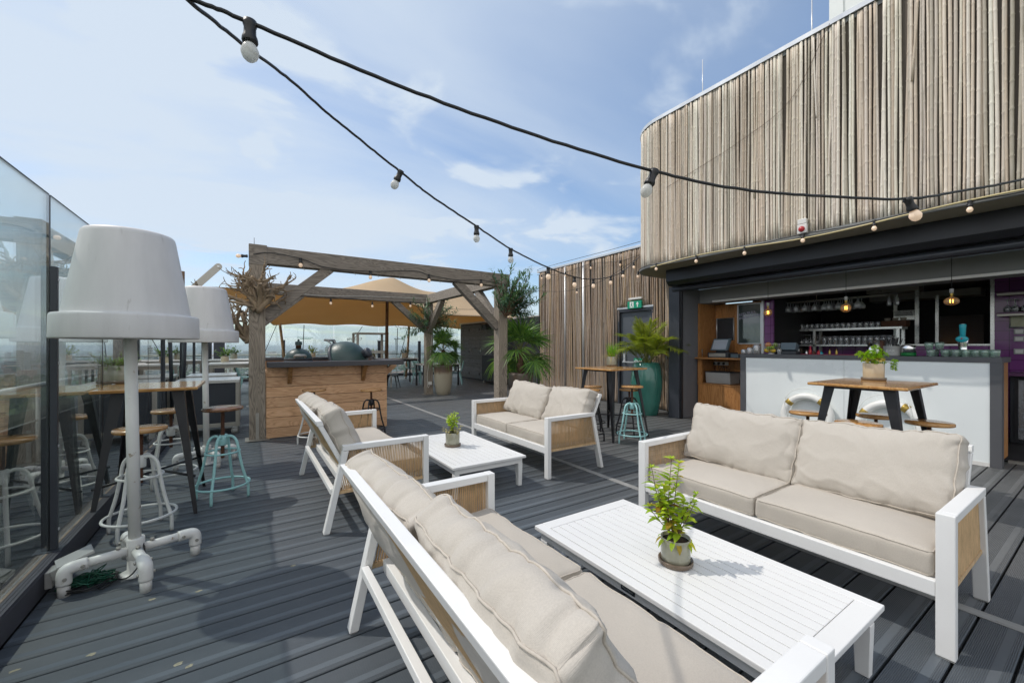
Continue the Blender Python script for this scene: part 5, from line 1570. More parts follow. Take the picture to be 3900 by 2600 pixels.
MB().prism([(6.60-BO.x, 2.794), (6.60-BO.x, 2.575), (6.665-BO.x, 2.505), (6.66-BO.x, 2.50), (6.93-BO.x, 2.50), (6.93-BO.x, 2.794)], 'y', Y0-BO.y, Y1-BO.y).build('shutter_box', M['shutter'], bld, .006)
MB().tube([(6.80-BO.x, Y0-BO.y, 2.44), (6.80-BO.x, 4.80-BO.y, 2.44)], .042, 12).build('shutter_rail', M['dark_metal'], bld)
bx(6.845, 6.925, Y0, 4.80, 2.40, 2.499, 'rail_housing', M['shutter'])
bx(6.932, 7.449, Y0, 4.665, 2.475, 2.52, 'bar_ceiling', M['bulk_grey'])
bx(7.45, 7.80, Y0, 4.665, 2.20, 2.474, 'bulkhead', M['bulk_grey'])
bx(7.438, 7.449, Y0, 4.40, 2.20, 2.237, 'light_strip', M['white_plastic'])
bx(6.80, 6.925, 4.672, 4.90, 0.0, 2.499, 'shutter_guide', M['dark_metal'], .004)
bx(6.835, 6.87, 4.640, 4.671, 0.0, 2.499, 'shutter_guide', M['black_metal'])
bx(6.926, 8.4, 4.672, 4.95, 0.0, 2.474, 'side_reveal', M['wall_grey'])
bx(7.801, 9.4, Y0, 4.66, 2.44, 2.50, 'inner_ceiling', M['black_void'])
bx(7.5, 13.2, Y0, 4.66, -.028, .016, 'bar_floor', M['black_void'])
bx(7.44, 7.499, Y0, .80, .0, .03, 'threshold', M['steel_dull'])
# kitchen shell beyond the hatch
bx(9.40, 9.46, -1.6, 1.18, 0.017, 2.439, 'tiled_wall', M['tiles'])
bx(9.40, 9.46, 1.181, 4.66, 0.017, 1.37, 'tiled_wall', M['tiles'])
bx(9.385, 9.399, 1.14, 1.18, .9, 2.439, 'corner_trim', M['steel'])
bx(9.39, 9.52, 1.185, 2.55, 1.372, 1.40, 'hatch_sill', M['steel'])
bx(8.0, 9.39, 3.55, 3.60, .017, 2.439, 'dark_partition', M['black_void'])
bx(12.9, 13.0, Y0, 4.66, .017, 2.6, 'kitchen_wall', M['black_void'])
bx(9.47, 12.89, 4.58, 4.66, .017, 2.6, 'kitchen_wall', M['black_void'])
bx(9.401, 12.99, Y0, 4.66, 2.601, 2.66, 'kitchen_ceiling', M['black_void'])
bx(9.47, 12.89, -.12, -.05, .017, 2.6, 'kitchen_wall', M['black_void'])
bx(9.61, 9.69, 1.12, 1.20, .9, 2.60, 'hatch_post', M['steel_dull'])
# wood-lined till niche
bx(7.40, 7.95, 4.640, 4.668, .017, 2.198, 'niche_lining', M['niche_wood'])
nb = MB(); 
for k in range(7): nb.box(7.95-BO.x, 7.965-BO.x, 3.745+k*.1275-BO.y, 3.745+(k+1)*.1275-.003-BO.y, .017, 2.198)
nb.build('niche_back', M['niche_wood'], bld)
bx(7.92, 7.985, 3.705, 3.744, 1.0, 2.198, 'niche_trim', M['alu'])
bx(7.95, 7.99, 3.552, 3.704, .017, 2.198, 'tiled_pier', M['tiles'])
bx(7.25, 7.949, 3.66, 4.639, 1.122, 1.150, 'till_shelf', M['niche_wood'], .003)
nb = MB()
for k in range(4): nb.box(7.345-BO.x, 7.365-BO.x, 3.66+k*.243-BO.y, 3.66+(k+1)*.243-.004-BO.y, .02, .63)
nb.build('niche_doors', M['niche_wood'], bld)
bx(7.335, 7.949, 3.66, 4.639, .632, .655, 'niche_shelf', M['niche_wood'], .002)
bx(7.345, 7.40, 4.56, 4.639, .656, 1.121, 'niche_jamb', M['niche_wood'])
# far bamboo wall with the door
FU = 7.45
dl = on_x(2360, 1200, FU); dr = on_x(2482, 1200, FU); DTOP = 2.20
mb = MB(); random.seed(103); v = 5.42
while v < 9.86:
    r = random.choice((.011, .013, .015, .018)); t_ = random.uniform(-.05, .05)+(.05 if 7.2 < v < 8.6 else 0)
    z0 = .02
    if dr.y-.02 < v < dl.y+.02: z0 = DTOP+.09; t_ *= .3
    cane(mb, (FU+random.uniform(-.012, .01)-BO.x, v-BO.y, z0), (FU+random.uniform(-.012,.01)-BO.x, v+t_-BO.y, 3.60+random.uniform(-.03, .01)), r, 6, .016)
    v += random.uniform(.020, .030)
mb.build('far_bamboo_cladding', M['bamboo_brown'], bld)
mb = MB(); n = 26
for i in range(n):
    f = i/(n-1); u = 7.42-.48*f; v = 5.40-.47*f
    cane(mb, (u-BO.x, v-BO.y, .02), (u+random.uniform(-.012,.012)-BO.x, v+random.uniform(-.012,.012)-BO.y, RIM-.04), random.choice((.012,.014,.017)), 6, .012)
mb.build('corner_bamboo_cladding', M['bamboo_brown'], bld)
MB().prism([(7.49-BO.x, 5.44-BO.y), (7.0-BO.x, 4.953-BO.y), (7.8-BO.x, 4.953-BO.y), (7.8-BO.x, 5.44-BO.y)], 'z', .0, RIM-.04).build('corner_wall', M['nodes'], bld)
bx(FU+.022, FU+.10, 5.441, dr.y-.03, 0, 3.6, 'far_wall', M['nodes']); bx(FU+.022, FU+.10, dl.y+.03, 9.9, 0, 3.6, 'far_wall', M['nodes']); bx(FU+.022, FU+.10, dr.y-.03, dl.y+.03, DTOP+.08, 3.6, 'far_wall', M['nodes'])
bx(FU+.022, 12.5, 9.9, 9.96, 0, 3.55, 'end_wall', M['nodes'])
bx(FU-.03, 12.5, 5.39, 9.98, 3.605, 3.66, 'far_coping', M['alu'], .004)
bx(FU-.025, FU+.0215, dr.y-.06, dl.y+.06, DTOP+.035, DTOP+.075, 'lintel', M['alu'], .003)
for y in (dl.y, dr.y-.05): bx(FU-.012, FU+.10, y, y+.05, 0, DTOP+.03, 'door_frame', M['dark_metal'])
bx(FU-.012, FU+.10, dr.y+.0005, dl.y-.0005, DTOP-.03, DTOP+.03, 'door_frame', M['dark_metal'])
door = bx(FU+.05, FU+.09, dr.y+.005, dl.y-.005, .02, DTOP-.035, 'door', M['door_grey'])
w_ = dl.y-dr.y
pb = MB(); yb = dl.y-.12-BO.y; xb = FU+.045-BO.x
pb.beam((xb, yb, 1.02), (xb-.08, yb-.03, 1.0), .03, .03); pb.beam((xb-.08, yb, 1.0), (xb-.08, yb-w_+.3, 1.0), .022, .03)
pb.box(xb-.03, xb, yb-.035, yb+.02, .98, 1.20); pb.build('panic_bar', M['alu'], door)
sg = on_x(2432, 1373, FU+.045)
ds = MB().box(FU+.040-BO.x, FU+.0495-BO.x, sg.y-.14-BO.y, sg.y+.13-BO.y, sg.z-.055, sg.z+.055).build('push_sticker', M['sign_green'], door)
text_mesh('push_lettering', 'Duwen', .075, M['sign_white'], door, (FU+.039-BO.x, sg.y-.025-BO.y, sg.z-.027), (R(90), 0, R(-90)), .0006, bold=.001)
ck = MB(); q = Vector((FU+.0385-BO.x, sg.y+.095-BO.y, sg.z)); ck.beam(q+Vector((0,.022,.0)), q+Vector((0,.006,-.022)), .008, .008, (1,0,0)); ck.beam(q+Vector((0,.006,-.022)), q+Vector((0,-.022,.03)), .008, .008, (1,0,0)); ck.build('tick_mark', M['sign_white'], door)
for px, r_ in ((2222, .030), (2152, .018)):
    c = on_x(px, 1200, FU-.03); MB().tube([(c.x-BO.x, c.y-BO.y, .05), (c.x-BO.x, c.y-BO.y, 3.58)], r_, 10).build('downpipe', M['alu'], bld)
# things fixed to the building
c = on_x(2418, 1160, FU-.045)
es = thing('exit_sign', 'green emergency exit sign with running figure and arrow above the grey door', 'exit sign', c)
MB().box(-.02, .02, -.20, .20, -.085, .085).build('sign_body', M['sign_green'], es, .004)
def flat(mb, pts, x=-.0215):
    mb.add([(x, p[0], p[1]) for p in pts], [tuple(range(len(pts)))])
ar = MB(); flat(ar, [(-.10,-.06), (-.075,-.06), (-.075,.005), (-.045,.005), (-.0875,.062), (-.13,.005), (-.10,.005)]); ar.build('arrow', M['sign_white'], es)
dm = MB(); flat(dm, [(.13,-.065), (.02,-.065), (.02,.068), (.13,.068)]); dm.build('doorway', M['sign_white'], es)
rn = MB()
for a_, b_, w__ in (((.078,.028), (.075,-.012), .02), ((.075,-.012), (.048,-.03), .013), ((.048,-.03), (.055,-.055), .012), ((.075,-.012), (.095,-.035), .013), ((.095,-.035), (.118,-.038), .011), ((.078,.025), (.05,.012), .011), ((.078,.025), (.10,.005), .011)):
    rn.beam((-.0225, *a_), (-.0225, *b_), .001, w__, (0, -(b_[1]-a_[1]), (b_[0]-a_[0])))
rn.lathe([(.012, 0), (.001, .001)], 12, (-.0225, .070, .048), Matrix.Rotation(R(-90), 4, 'Y')); rn.build('running_figure', M['sign_green'], es)
MB().box(-.035, .03, -.21, .16, .115, .16).build('lamp_bar', M['white_plastic'], es, .006)
c = Vector((7.10, 5.08, 0)); c = on_x(2540, 1340, 7.04)
fc = thing('fire_call_point', 'small red fire call point on the narrow bamboo strip right of the door', 'fire alarm', c, R(-45))
MB().box(-.03, .0, -.055, .055, -.07, .07).build('case', M['red'], fc, .004); MB().box(-.0325, -.0305, -.028, .028, -.03, .02).build('window', M['sign_white'], fc)
MB().box(-.02, .0, -.06, .06, -.135, -.075).build('lower_box', M['grey_plastic'], fc, .004); MB().box(-.015, .0, -.05, .05, .075, .10).build('label_strip', M['grey_plastic'], fc)
c = on_x(3056, 872, DU-.05)
al = thing('alarm_strobe', 'white box with round red alarm light low on the bamboo drum', 'alarm light', c)
MB().box(-.02, .03, -.055, .055, -.06, .06).build('base', M['white_plastic'], al, .006)
MB().lathe([(.036, 0), (.036, .012), (.025, .028), (.001, .033)], 20, (-.021, 0, -.005), Matrix.Rotation(R(-90), 4, 'Y')).build('lens', M['red'], al)
MB().box(-.02, .03, -.05, .05, .065, .13).build('upper_box', M['white_plastic'], al, .004)
c = on_x(3157, 60, 7.4)
rx = thing('rooftop_unit', 'white ribbed rooftop container standing on the drum roof', 'rooftop unit', (7.4, c.y-.6, TOP-.01))
MB().box(0, 1.2, -1.0, .6, 0, 2.2).build('body', M['sign_white'], rx, .01)
for k in range(5): MB().box(-.02, -.001, -.9+k*.33, -.8+k*.33, .05, 2.15).build('rib', M['sign_white'], rx)
for lb, px, py0, py1, u in (('thin lightning rod on the drum roof near its rounded corner', 2676, 228, 400, 6.6), ('thin lightning rod on the drum roof beside the white unit', 3092, -30, 200, 6.9)):
    a = on_x(px, py0, u); m_ = MB().tube([(0,0,0), (0,0,a.z-TOP+.01)], [.012, .006], 6).build('lightning_rod', M['alu']); m_.location = (a.x, a.y, TOP-.01); tag(m_, lb, 'lightning rod', 'lightning rods')
a = on_y(942, 900, 10.9); m_ = MB().tube([(0,0,0), (0,0,a.z-2.81)], [.012, .006], 6).build('lightning_rod', M['dark_metal']); m_.location = (.12, 10.95, 2.81); tag(m_, 'thin dark lightning rod rising above the front left pergola post', 'lightning rod', 'lightning rods')

# ------------------------------------------------------------------ bar counter and what stands on it
CY0, CY1, CXF, CH_T = .796, 3.646, 7.0, 1.235
bc = thing('bar_counter', 'long bar counter with dark grey frame and pale frosted front panel', 'bar counter', (CXF, 2.2, 0))
def cb_(x0, x1, y0, y1, z0, z1, name, mat, bev=0): return MB().box(x0-CXF, x1-CXF, y0-2.2, y1-2.2, z0, z1).build(name, mat, bc, bev)
cb_(CXF, 7.62, CY0, CY1, 1.175, CH_T, 'worktop', M['bar_grey'], .003)
cb_(CXF, 7.14, CY0, CY0+.088, .0, 1.1745, 'end_leg', M['bar_grey'], .003); cb_(CXF, 7.14, CY1-.088, CY1, .0, 1.1745, 'end_leg', M['bar_grey'], .003)
cb_(CXF+.012, 7.05, CY0+.0885, 2.2185, .045, 1.1745, 'front_panel', M['panel_white'], .0015); cb_(CXF+.012, 7.05, 2.2215, CY1-.0885, .045, 1.1745, 'front_panel', M['panel_white'], .0015)
cb_(CXF+.004, 7.03, CY0+.0885, CY1-.0885, .002, .044, 'kick_strip', M['white_plastic'])
cb_(7.145, 7.58, CY0+.02, CY1-.02, .06, 1.1745, 'carcass', M['niche_wood'])
cb_(7.30, 7.56, 1.75, 3.02, CH_T+.0005, CH_T+.006, 'bar_mat', M['magenta'])
hk = MB(); hk.tube([(-.055, .83-2.2+.28, .30), (.012, .83-2.2+.28, .30)], .014, 10); hk.tube([(-.03, 1.11-2.2, .30), (-.03, 1.11-2.2, .335)], .006, 8); hk.build('bag_hook', M['steel'], bc)
def put(px, u, z=None):
    c = on_x(px, 1330, u); c.z = CH_T+.0005 if z is None else z; return c
def vessel(name, label, prof, mat, loc, cat, group=None, seg=20):
    o = MB().lathe(prof, seg).build(name, mat); o.location = loc; return tag(o, label, cat, group)
def tumbler_prof(r, h, wall=.004): return [(.001, .002), (r*.82, .0), (r*.85, .004), (r, h*.6), (r, h), (r-wall, h), (r-wall, h*.6), (r*.78, .018), (.001, .016)]
# row of greenish tumblers at the right end
GT = 'greenish tumblers on the right end of the bar'
src = vessel('tumbler', 'greenish glass tumbler standing in the row at the right end of the bar', tumbler_prof(.042, .088), M['green_clear'], put(3545, 7.16), 'glass', GT)
for px, u, dz in ((3600, 7.16, 0), (3640, 7.14, 0), (3680, 7.13, 0), (3718, 7.12, 0), (3752, 7.11, 0), (3790, 7.10, 0), (3560, 7.28, 0), (3610, 7.28, 0), (3655, 7.26, 0), (3700, 7.26, 0), (3745, 7.24, 0)):
    c = src.copy(); COL.objects.link(c); c.location = put(px, u)
for px, u in ((3538, 7.20), (3578, 7.20)):
    c = src.copy(); COL.objects.link(c); c.location = put(px, u)+Vector((0,0,.089)); c['label'] = 'greenish glass tumbler stacked on top of the row on the bar'
# beer tap
tp = thing('beer_tap', 'chrome beer tap with a turquoise handle and oval badge on the bar', 'beer tap', put(3667, 7.34)); tp.scale = (.84, .84, .84)
MB().lathe([(.05, 0), (.05, .02), (.042, .03), (.048, .17), (.062, .25), (.058, .262), (.001, .265)], 28).build('column', M['chrome'], tp)
MB().lathe([(.022, .265), (.028, .30), (.036, .42), (.038, .46), (.030, .472), (.001, .474)], 20, (-.01, 0, 0)).build('handle', M['teal_tap'], tp)
MB().ball((-.055, .0, .255), (.018, .065, .048), 20, 10).build('badge', M['teal_tap'], tp)
bd = MB()
for k in range(5):
    a = R(90+72*k); q = Vector((-.0745, .018*math.cos(a), .262+.018*math.sin(a))); bd.tube([(-.0745, 0, .262), q], [.004, .001], 5)
bd.build('badge_star', M['red'], tp)
MB().lathe([(.020, .4745), (.018, .478), (.001, .479)], 16, (-.01, 0, 0)).build('handle_cap', M['sign_white'], tp)
# shakers, straws, cans
SH = 'steel cocktail shakers on the bar'
for px, h, r, m_, lb in ((3318, .17, .042, M['chrome'], 'wide chrome cocktail shaker behind the parsley leaves'), (3343, .205, .043, M['steel'], 'tall steel cocktail shaker right of the parsley'), (3362, .21, .038, M['rust'], 'tall copper cocktail shaker beside the straw bin')):
    vessel('cocktail_shaker', lb, [(.001, .001), (r*.72, 0), (r*.75, .004), (r, h), (r*.96, h), (.001, h*.98)], m_, put(px, 7.25), 'shaker', SH)
sbn = thing('straw_bin', 'embossed grey metal bin full of black straws on the bar', 'straw bin', put(3400, 7.22))
MB().lathe([(.088, 0), (.092, .005), (.092, .02), (.089, .025), (.092, .11), (.096, .12), (.096, .13), (.090, .13), (.086, .02), (.001, .02)], 32).build('bin', M['grey_plastic'], sbn)
text_mesh('bin_lettering', 'BAR', .05, M['steel'], sbn, (-.0925, .0, .05), (R(90), 0, R(-90)), .001)
sm = MB(); random.seed(4)
for k in range(40):
    a = random.uniform(0, 6.28); q = random.uniform(0, .07); e = Vector((math.cos(a)*q*1.5, math.sin(a)*q*1.5, random.uniform(.225, .25))); sm.tube([(math.cos(a)*q*.6, math.sin(a)*q*.6, .02), e], .0035, 5)
sm.build('straws', M['straw'], sbn)
cn = thing('steel_canister', 'steel canister with a green base band on the bar', 'canister', put(3460, 7.20))
MB().lathe([(.072, .041), (.072, .135), (.069, .137), (.066, .13), (.001, .128)], 32).build('body', M['chrome'], cn); MB().lathe([(.001, .001), (.073, 0), (.074, .04), (.001, .0405)], 32).build('band', plain('green_band', (.0,.16,.03), .4), cn)
# jars and fruit
def jar(label, px, u, r, h, fill, fcol, seed):
    t = thing('storage_jar', label, 'jar', put(px, u), 0, 'glass jars on the left end of the bar')
    MB().lathe([(.001, .002), (r*.95, 0), (r, .006), (r, h*.8), (r*.8, h*.9), (r*.82, h), (r*.78, h), (r*.76, h*.9), (r*.95, h*.78), (r*.95, .01), (.001, .009)], 24).build('glass', M['clear'], t)
    random.seed(seed); fm = MB()
    for k in range(60):
        a = random.uniform(0, 6.28); q = r*.88*math.sqrt(random.random()); z = .012+random.uniform(0, h*fill)
        fm.ball((math.cos(a)*q*.85, math.sin(a)*q*.85, z+.01), (r*.3, r*.3, r*.12), 7, 4, Matrix.Rotation(random.uniform(0,3), 4, rnd_dir()))
    fm.build('contents', fcol, t)
jar('large glass jar of pale dried fruit slices beside the fruit bowl', 2882, 7.20, .062, .155, .62, plain('dried_apple', (.52,.36,.16), .7, 0, .25, 30), 1)
jar('middle glass jar of reddish dried fruit on the bar end', 2856, 7.20, .052, .105, .5, plain('dried_orange', (.42,.17,.08), .6, 0, .4, 30), 2)
jar('smallest glass jar of dark leaves on the bar end', 2833, 7.20, .045, .075, .6, plain('dried_leaf', (.16,.15,.10), .7, 0, .4, 30), 3)
fb = thing('fruit_bowl', 'wire fruit bowl on a white foot piled with citrus fruit', 'fruit bowl', put(2939, 7.20))
wm_ = MB()
for k in range(28):
    a = k*2*math.pi/28; wm_.tube(spline([(math.cos(a)*r_, math.sin(a)*r_, z_) for r_, z_ in ((.04,.022), (.085,.05), (.108,.11), (.118,.17))], 4), .0018, 4)
wm_.ring((0,0,.17), .118, .003, 6, 36); wm_.ring((0,0,.022), .04, .003, 6, 24); wm_.build('wire_basket', M['alu'], fb); MB().lathe([(.05, 0), (.05, .006), (.03, .012), (.03, .021)], 20).build('foot', M['white_plastic'], fb)
FC = {'o': plain('orange_peel', (.62,.20,.02), .45, 0, .08, 20, bump=.3, bscale=140), 'l': plain('lime_peel', (.20,.30,.02), .4, 0, .15, 20, bump=.2, bscale=120), 'y': plain('lemon_peel', (.68,.46,.03), .4, 0, .08, 20, bump=.2, bscale=120)}
fr_ = [('o', .0, .05, .145, .05), ('l', -.07, .02, .10, .03), ('l', -.02, -.06, .14, .032), ('l', .05, -.04, .15, .032), ('l', -.06, -.02, .10, .03), ('y', -.05, .05, .06, .036), ('y', -.04, -.04, .06, .036), ('y', .03, .0, .06, .036), ('l', -.075, -.05, .11, .03), ('l', .06, .05, .11, .032), ('l', -.05, -.07, .155, .03)]
nm = {'o': ('orange', 'big orange on top of the citrus in the wire bowl'), 'l': ('lime', 'green lime lying in the wire fruit bowl'), 'y': ('lemon', 'yellow lemon low in the wire fruit bowl')}
for k, x, y, z, r_ in fr_:
    o = MB().ball((0,0,0), (r_, r_, r_*(.94 if k != 'y' else 1.2)), 16, 10).build(nm[k][0], FC[k]); o.location = fb.location+Vector((x, y, z)); tag(o, nm[k][1], nm[k][0], 'citrus fruit in the wire bowl'); o.rotation_euler = (random.random()*3, random.random()*3, 0)
vg = thing('herb_glass', 'small glass of pale dried herbs beside the fruit bowl', 'glass', put(2968, 7.16))
MB().lathe(tumbler_prof(.032, .085), 18).build('glass', M['clear'], vg); hm = MB()
for k in range(40): 
    d = rnd_dir(.4, 1); hm.tube([(0,0,.01), Vector((d.x*.03, d.y*.03, .05+.05*random.random()))], .002, 4)
hm.build('herbs', M['leaf_straw'], vg)
cr_ = thing('tablet_stand', 'dark tablet till lying in its box on the bar', 'till', put(3005, 7.25))
MB().box(-.09, .09, -.13, .13, 0, .05).build('tray', M['dark_plastic'], cr_, .006); MB().obox((.02, 0, .11), (.02, 0, .058), (0, .11, 0), (-.055, 0, .02)).build('tablet', M['pos_blue'], cr_, .006)
BT = 'small bottles and shakers along the back of the bar'
bp = lambda r, h: [(.001, .001), (r*.95, 0), (r, .005), (r, h*.58), (r*.4, h*.76), (r*.38, h), (.001, h)]
for px, u, r, h, m_, lb, cap in ((3036, 7.34, .030, .135, M['sign_white'], 'white-labelled bottle with a yellow cap on the bar mat', FC['y']), (3052, 7.38, .026, .10, M['soil'], 'small brown sauce bottle beside the yellow-capped one', None), (3072, 7.36, .022, .065, M['steel'], 'short steel jigger on the bar mat', None), (3086, 7.40, .022, .115, M['red'], 'small bottle with red label and pink cap on the bar mat', M['magenta']), (3100, 7.38, .024, .06, M['rust'], 'small copper pourer on the bar mat', None), (3118, 7.36, .022, .07, M['red'], 'tiny red-topped jar on the bar mat', None), (3127, 7.38, .026, .05, M['teal_tap'], 'little blue tin on the bar mat', None), (3160, 7.40, .016, .085, M['brass'], 'small brass fitting left on the bar mat', None), (3186, 7.40, .016, .085, M['brass'], 'small brass fitting right on the bar mat', None)):
    t = thing('bar_bottle', lb, 'bottle', put(px, u), 0, BT); MB().lathe(bp(r, h), 16).build('body', m_, t)
    if cap: MB().lathe([(r*.5, h*.9), (r*.55, h*.92), (r*.5, h*1.14), (.001, h*1.15)], 14).build('cap', cap, t)
# till on the wooden shelf
ZT = 1.1505
pos = thing('cash_till', 'touch-screen cash till on a black cash drawer in the wooden niche', 'till', put(2752, 7.62, ZT))
MB().box(-.17, .17, -.20, .20, .0, .095).build('cash_drawer', M['dark_plastic'], pos, .006)
MB().box(-.174, -.1705, -.15, .17, .015, .08).build('drawer_front', M['steel_dull'], pos)
MB().obox((-.02, .02, .245), (-.035, 0, -.0), (0, .165, 0), (.060, 0, .115)).build('screen_housing', M['pos_blue'], pos, .012)
MB().obox((-.0575, .02, .245), (.001, 0, -.0006), (0, .135, 0), (.046, 0, .090)).build('screen', M['screen'], pos)
MB().box(-.05, .09, -.08, .10, .0955, .14).build('stand', M['dark_plastic'], pos)
MB().box(-.12, .14, -.36, -.215, .0, .07).build('receipt_printer', M['pos_blue'], pos, .008)
vessel('steel_cup', 'brushed steel cup at the left end of the till shelf', [(.001, .001), (.036, 0), (.038, .003), (.044, .155), (.041, .155), (.034, .01), (.001, .009)], M['steel'], put(2668, 7.5, ZT), 'cup')
tb = thing('plastic_tub', 'grey plastic tub with black lid on the lower niche shelf', 'storage tub', put(2752, 7.62, .656))
MB().prism([(-.16,.0),(.16,.0),(.185,.21),(-.185,.21)], 'y', -.24, .24).build('tub', M['grey_plastic'], tb, .012); MB().box(-.195, .195, -.255, .255, .2105, .225).build('lid', M['dark_plastic'], tb, .006)
sk = thing('socket_strip', 'white socket strip with cables under the till shelf', 'socket', put(2733, 7.93, 1.02)); MB().box(-.02, .015, -.22, .10, -.035, .035).build('strip', M['white_plastic'], sk, .004)
for k in range(3): MB().lathe([(.024, 0), (.02, .03), (.001, .032)], 12, (-.021, .06-.1*k, 0), Matrix.Rotation(R(-90), 4, 'Y')).build('plug', M['dark_plastic'], sk)
cm = MB()
for k in range(4): cm.tube(spline([(-.05, .06-.1*(k % 3), 0), (-.09, .02-.1*k, -.10), (-.06, -.05-.06*k, -.17), (-.02, -.10-.03*k, -.05)], 8), .004, 5)
cm.build('cables', M['cable'], sk)
# boards on the niche back
def on_back(px, py): return on_x(px, py, 7.945)
a = on_back(2731, 1213); b = on_back(2796, 1275); 
bb_ = thing('notice_board', 'small dark notice board in a rounded aluminium frame above the till', 'board', (7.945, (a.y+b.y)/2, (a.z+b.z)/2-.05))
w_, h_ = a.y-b.y, .43
MB().box(-.012, 0, -w_/2, w_/2, -h_/2, h_/2).build('panel', M['slate'], bb_)
fm = MB()
fm.tube(spline([(-.012, -w_/2, -h_/2), (-.012, -w_/2, h_/2), (-.012, w_/2, h_/2), (-.012, w_/2, -h_/2)], 1), .013, 8); fm.build('frame', M['alu'], bb_)
a = on_back(2812, 1161); b = on_back(2900, 1308)
wb = thing('drink_sign', 'large framed glass drinks sign with faint lettering in the niche', 'sign board', (7.945, (a.y+b.y)/2, (a.z+b.z)/2))
w_, h_ = a.y-b.y, a.z-b.z
MB().box(-.012, 0, -w_/2, w_/2, -h_/2, h_/2).build('panel', plain('mirror_sign_glass', (.055,.075,.075), .03, .0, .1, 2, spec=1.0, coat=1), wb)
fm = MB()
for y in (-w_/2, w_/2): fm.box(-.022, -.0005, y-.009, y+.009, -h_/2, h_/2)
for z in (-h_/2, h_/2): fm.box(-.022, -.0005, -w_/2+.0095, w_/2-.0095, z-.009, z+.009)
fm.build('frame', M['alu'], wb)
sl_ = plain('pale_sign_letters', (.30,.30,.42), .5)
text_mesh('sign_lettering', 'RED BULL', .072, sl_, wb, (-.0135, .035, h_*.235), (R(90), R(-10), R(-90)), .0006, bold=.001)
text_mesh('sign_lettering', 'ENERGY DRINK', .060, sl_, wb, (-.0135, -.02, h_*.155), (R(90), R(-8), R(-90)), .0006, bold=.001)
# steel back shelf with glasses
SU_ = 9.15
ya, yb = on_x(2944, 1258, SU_).y, on_x(3446, 1245, SU_).y
ss = thing('glass_shelf', 'two-tier stainless shelf full of glasses at the back of the bar', 'shelf', (SU_, yb, 0))
L_ = ya-yb
MB().box(-.15, .17, 0, L_, 1.655, 1.69).build('shelf_board', M['steel'], ss); MB().box(-.15, .17, 0, L_*.80, 1.365, 1.395).build('shelf_board', M['steel'], ss)
for y in (.03, L_*.60):
    MB().box(-.15, -.11, y, y+.04, 1.0, 1.654).build('upright', M['steel'], ss); MB().box(.12, .16, y, y+.04, 1.0, 1.654).build('upright', M['steel'], ss)
MB().box(-.2, .22, -.5, L_, .94, .999).build('worktop', M['steel_dull'], ss)
def gy(px): return on_x(px, 1280, SU_).y
g1 = 'tumblers on the upper steel shelf'; g2 = 'tall tumblers on the lower steel shelf'; g3 = 'upside-down stemmed glasses on the lower steel shelf'; g4 = 'wine glasses hanging by the foot above the bar'
s1 = vessel('shelf_tumbler', 'clear tumbler in the row on the upper steel shelf', tumbler_prof(.036, .10), M['clear'], (SU_-.06, gy(3040), 1.6905), 'glass', g1, 14)
y = gy(3040)-.085
while y > gy(3372):
    for du in (0, .1):
        c = s1.copy(); COL.objects.link(c); c.location = (SU_-.06+du+random.uniform(-.01,.01), y+random.uniform(-.006,.006), 1.6905)
    y -= .082
s2 = vessel('tall_tumbler', 'tall clear tumbler in the row on the lower steel shelf', tumbler_prof(.037, .155), M['clear'], (SU_-.06, gy(3145), 1.3955), 'glass', g2, 14)
y = gy(3145)-.085
while y > gy(3396):
    for du in (0, .1):
        c = s2.copy(); COL.objects.link(c); c.location = (SU_-.06+du, y+random.uniform(-.006,.006), 1.3955)
    y -= .084
wine = [(.034, 0), (.034, .003), (.006, .010), (.0045, .07), (.012, .082), (.038, .115), (.042, .14), (.034, .185), (.032, .185), (.039, .14), (.03, .112), (.001, .09)]
inv = [(r_, .186-z_) for r_, z_ in wine]
s3 = vessel('stemmed_glass', 'upside-down stemmed glass on the left of the lower steel shelf', inv, M['clear'], (SU_-.07, gy(3040), 1.3955), 'glass', g3, 14)
y = gy(3040)-.08
while y > gy(3122):
    for du in (0, .1):
        c = s3.copy(); COL.objects.link(c); c.location = (SU_-.07+du, y, 1.3955)
    y -= .078
hang = [(.036, 0), (.036, -.003), (.006, -.010), (.0045, -.06), (.012, -.075), (.046, -.115), (.052, -.15), (.044, -.19), (.042, -.19), (.049, -.15), (.043, -.117), (.001, -.085)]
RU = 8.55
rk = thing('glass_rack', 'dark wire rack under the bar ceiling holding hanging wine glasses', 'rack', (RU, on_x(3110, 1140, RU).y, 2.18))
rm = MB()
for du in (-.10, .0, .10): rm.tube([(du-.015, -.95, 0), (du-.015, 1.0, 0)], .004, 5); rm.tube([(du+.015, -.95, 0), (du+.015, 1.0, 0)], .004, 5)
for y in (-.9, .0, .9): rm.tube([(-.14, y, .0), (.14, y, .0)], .006, 5); rm.tube([(0, y, 0), (0, y, .26)], .006, 5)
rm.build('wires', M['steel_dull'], rk)
s4 = vessel('hanging_glass', 'wine glass hanging upside down from the rack above the bar', hang, M['clear'], (RU, on_x(2950, 1160, RU).y, 2.185), 'glass', g4, 16)
for pa_, pb_ in ((2962, 3010), (3040, 3146), (3166, 3272)):
    y0, y1 = on_x(pa_, 1150, RU).y, on_x(pb_, 1150, RU).y; n_ = max(2, int((y0-y1)/.112))
    for k in range(n_+1):
        for du in (-.10, 0, .10):
            c = s4.copy(); COL.objects.link(c); c.location = (RU+du, y0+(y1-y0)*k/n_+random.uniform(-.006,.006), 2.185)
flute = [(.030, 0), (.030, -.003), (.005, -.008), (.0045, -.05), (.012, -.065), (.028, -.10), (.029, -.17), (.026, -.19), (.024, -.19), (.026, -.12), (.001, -.075)]
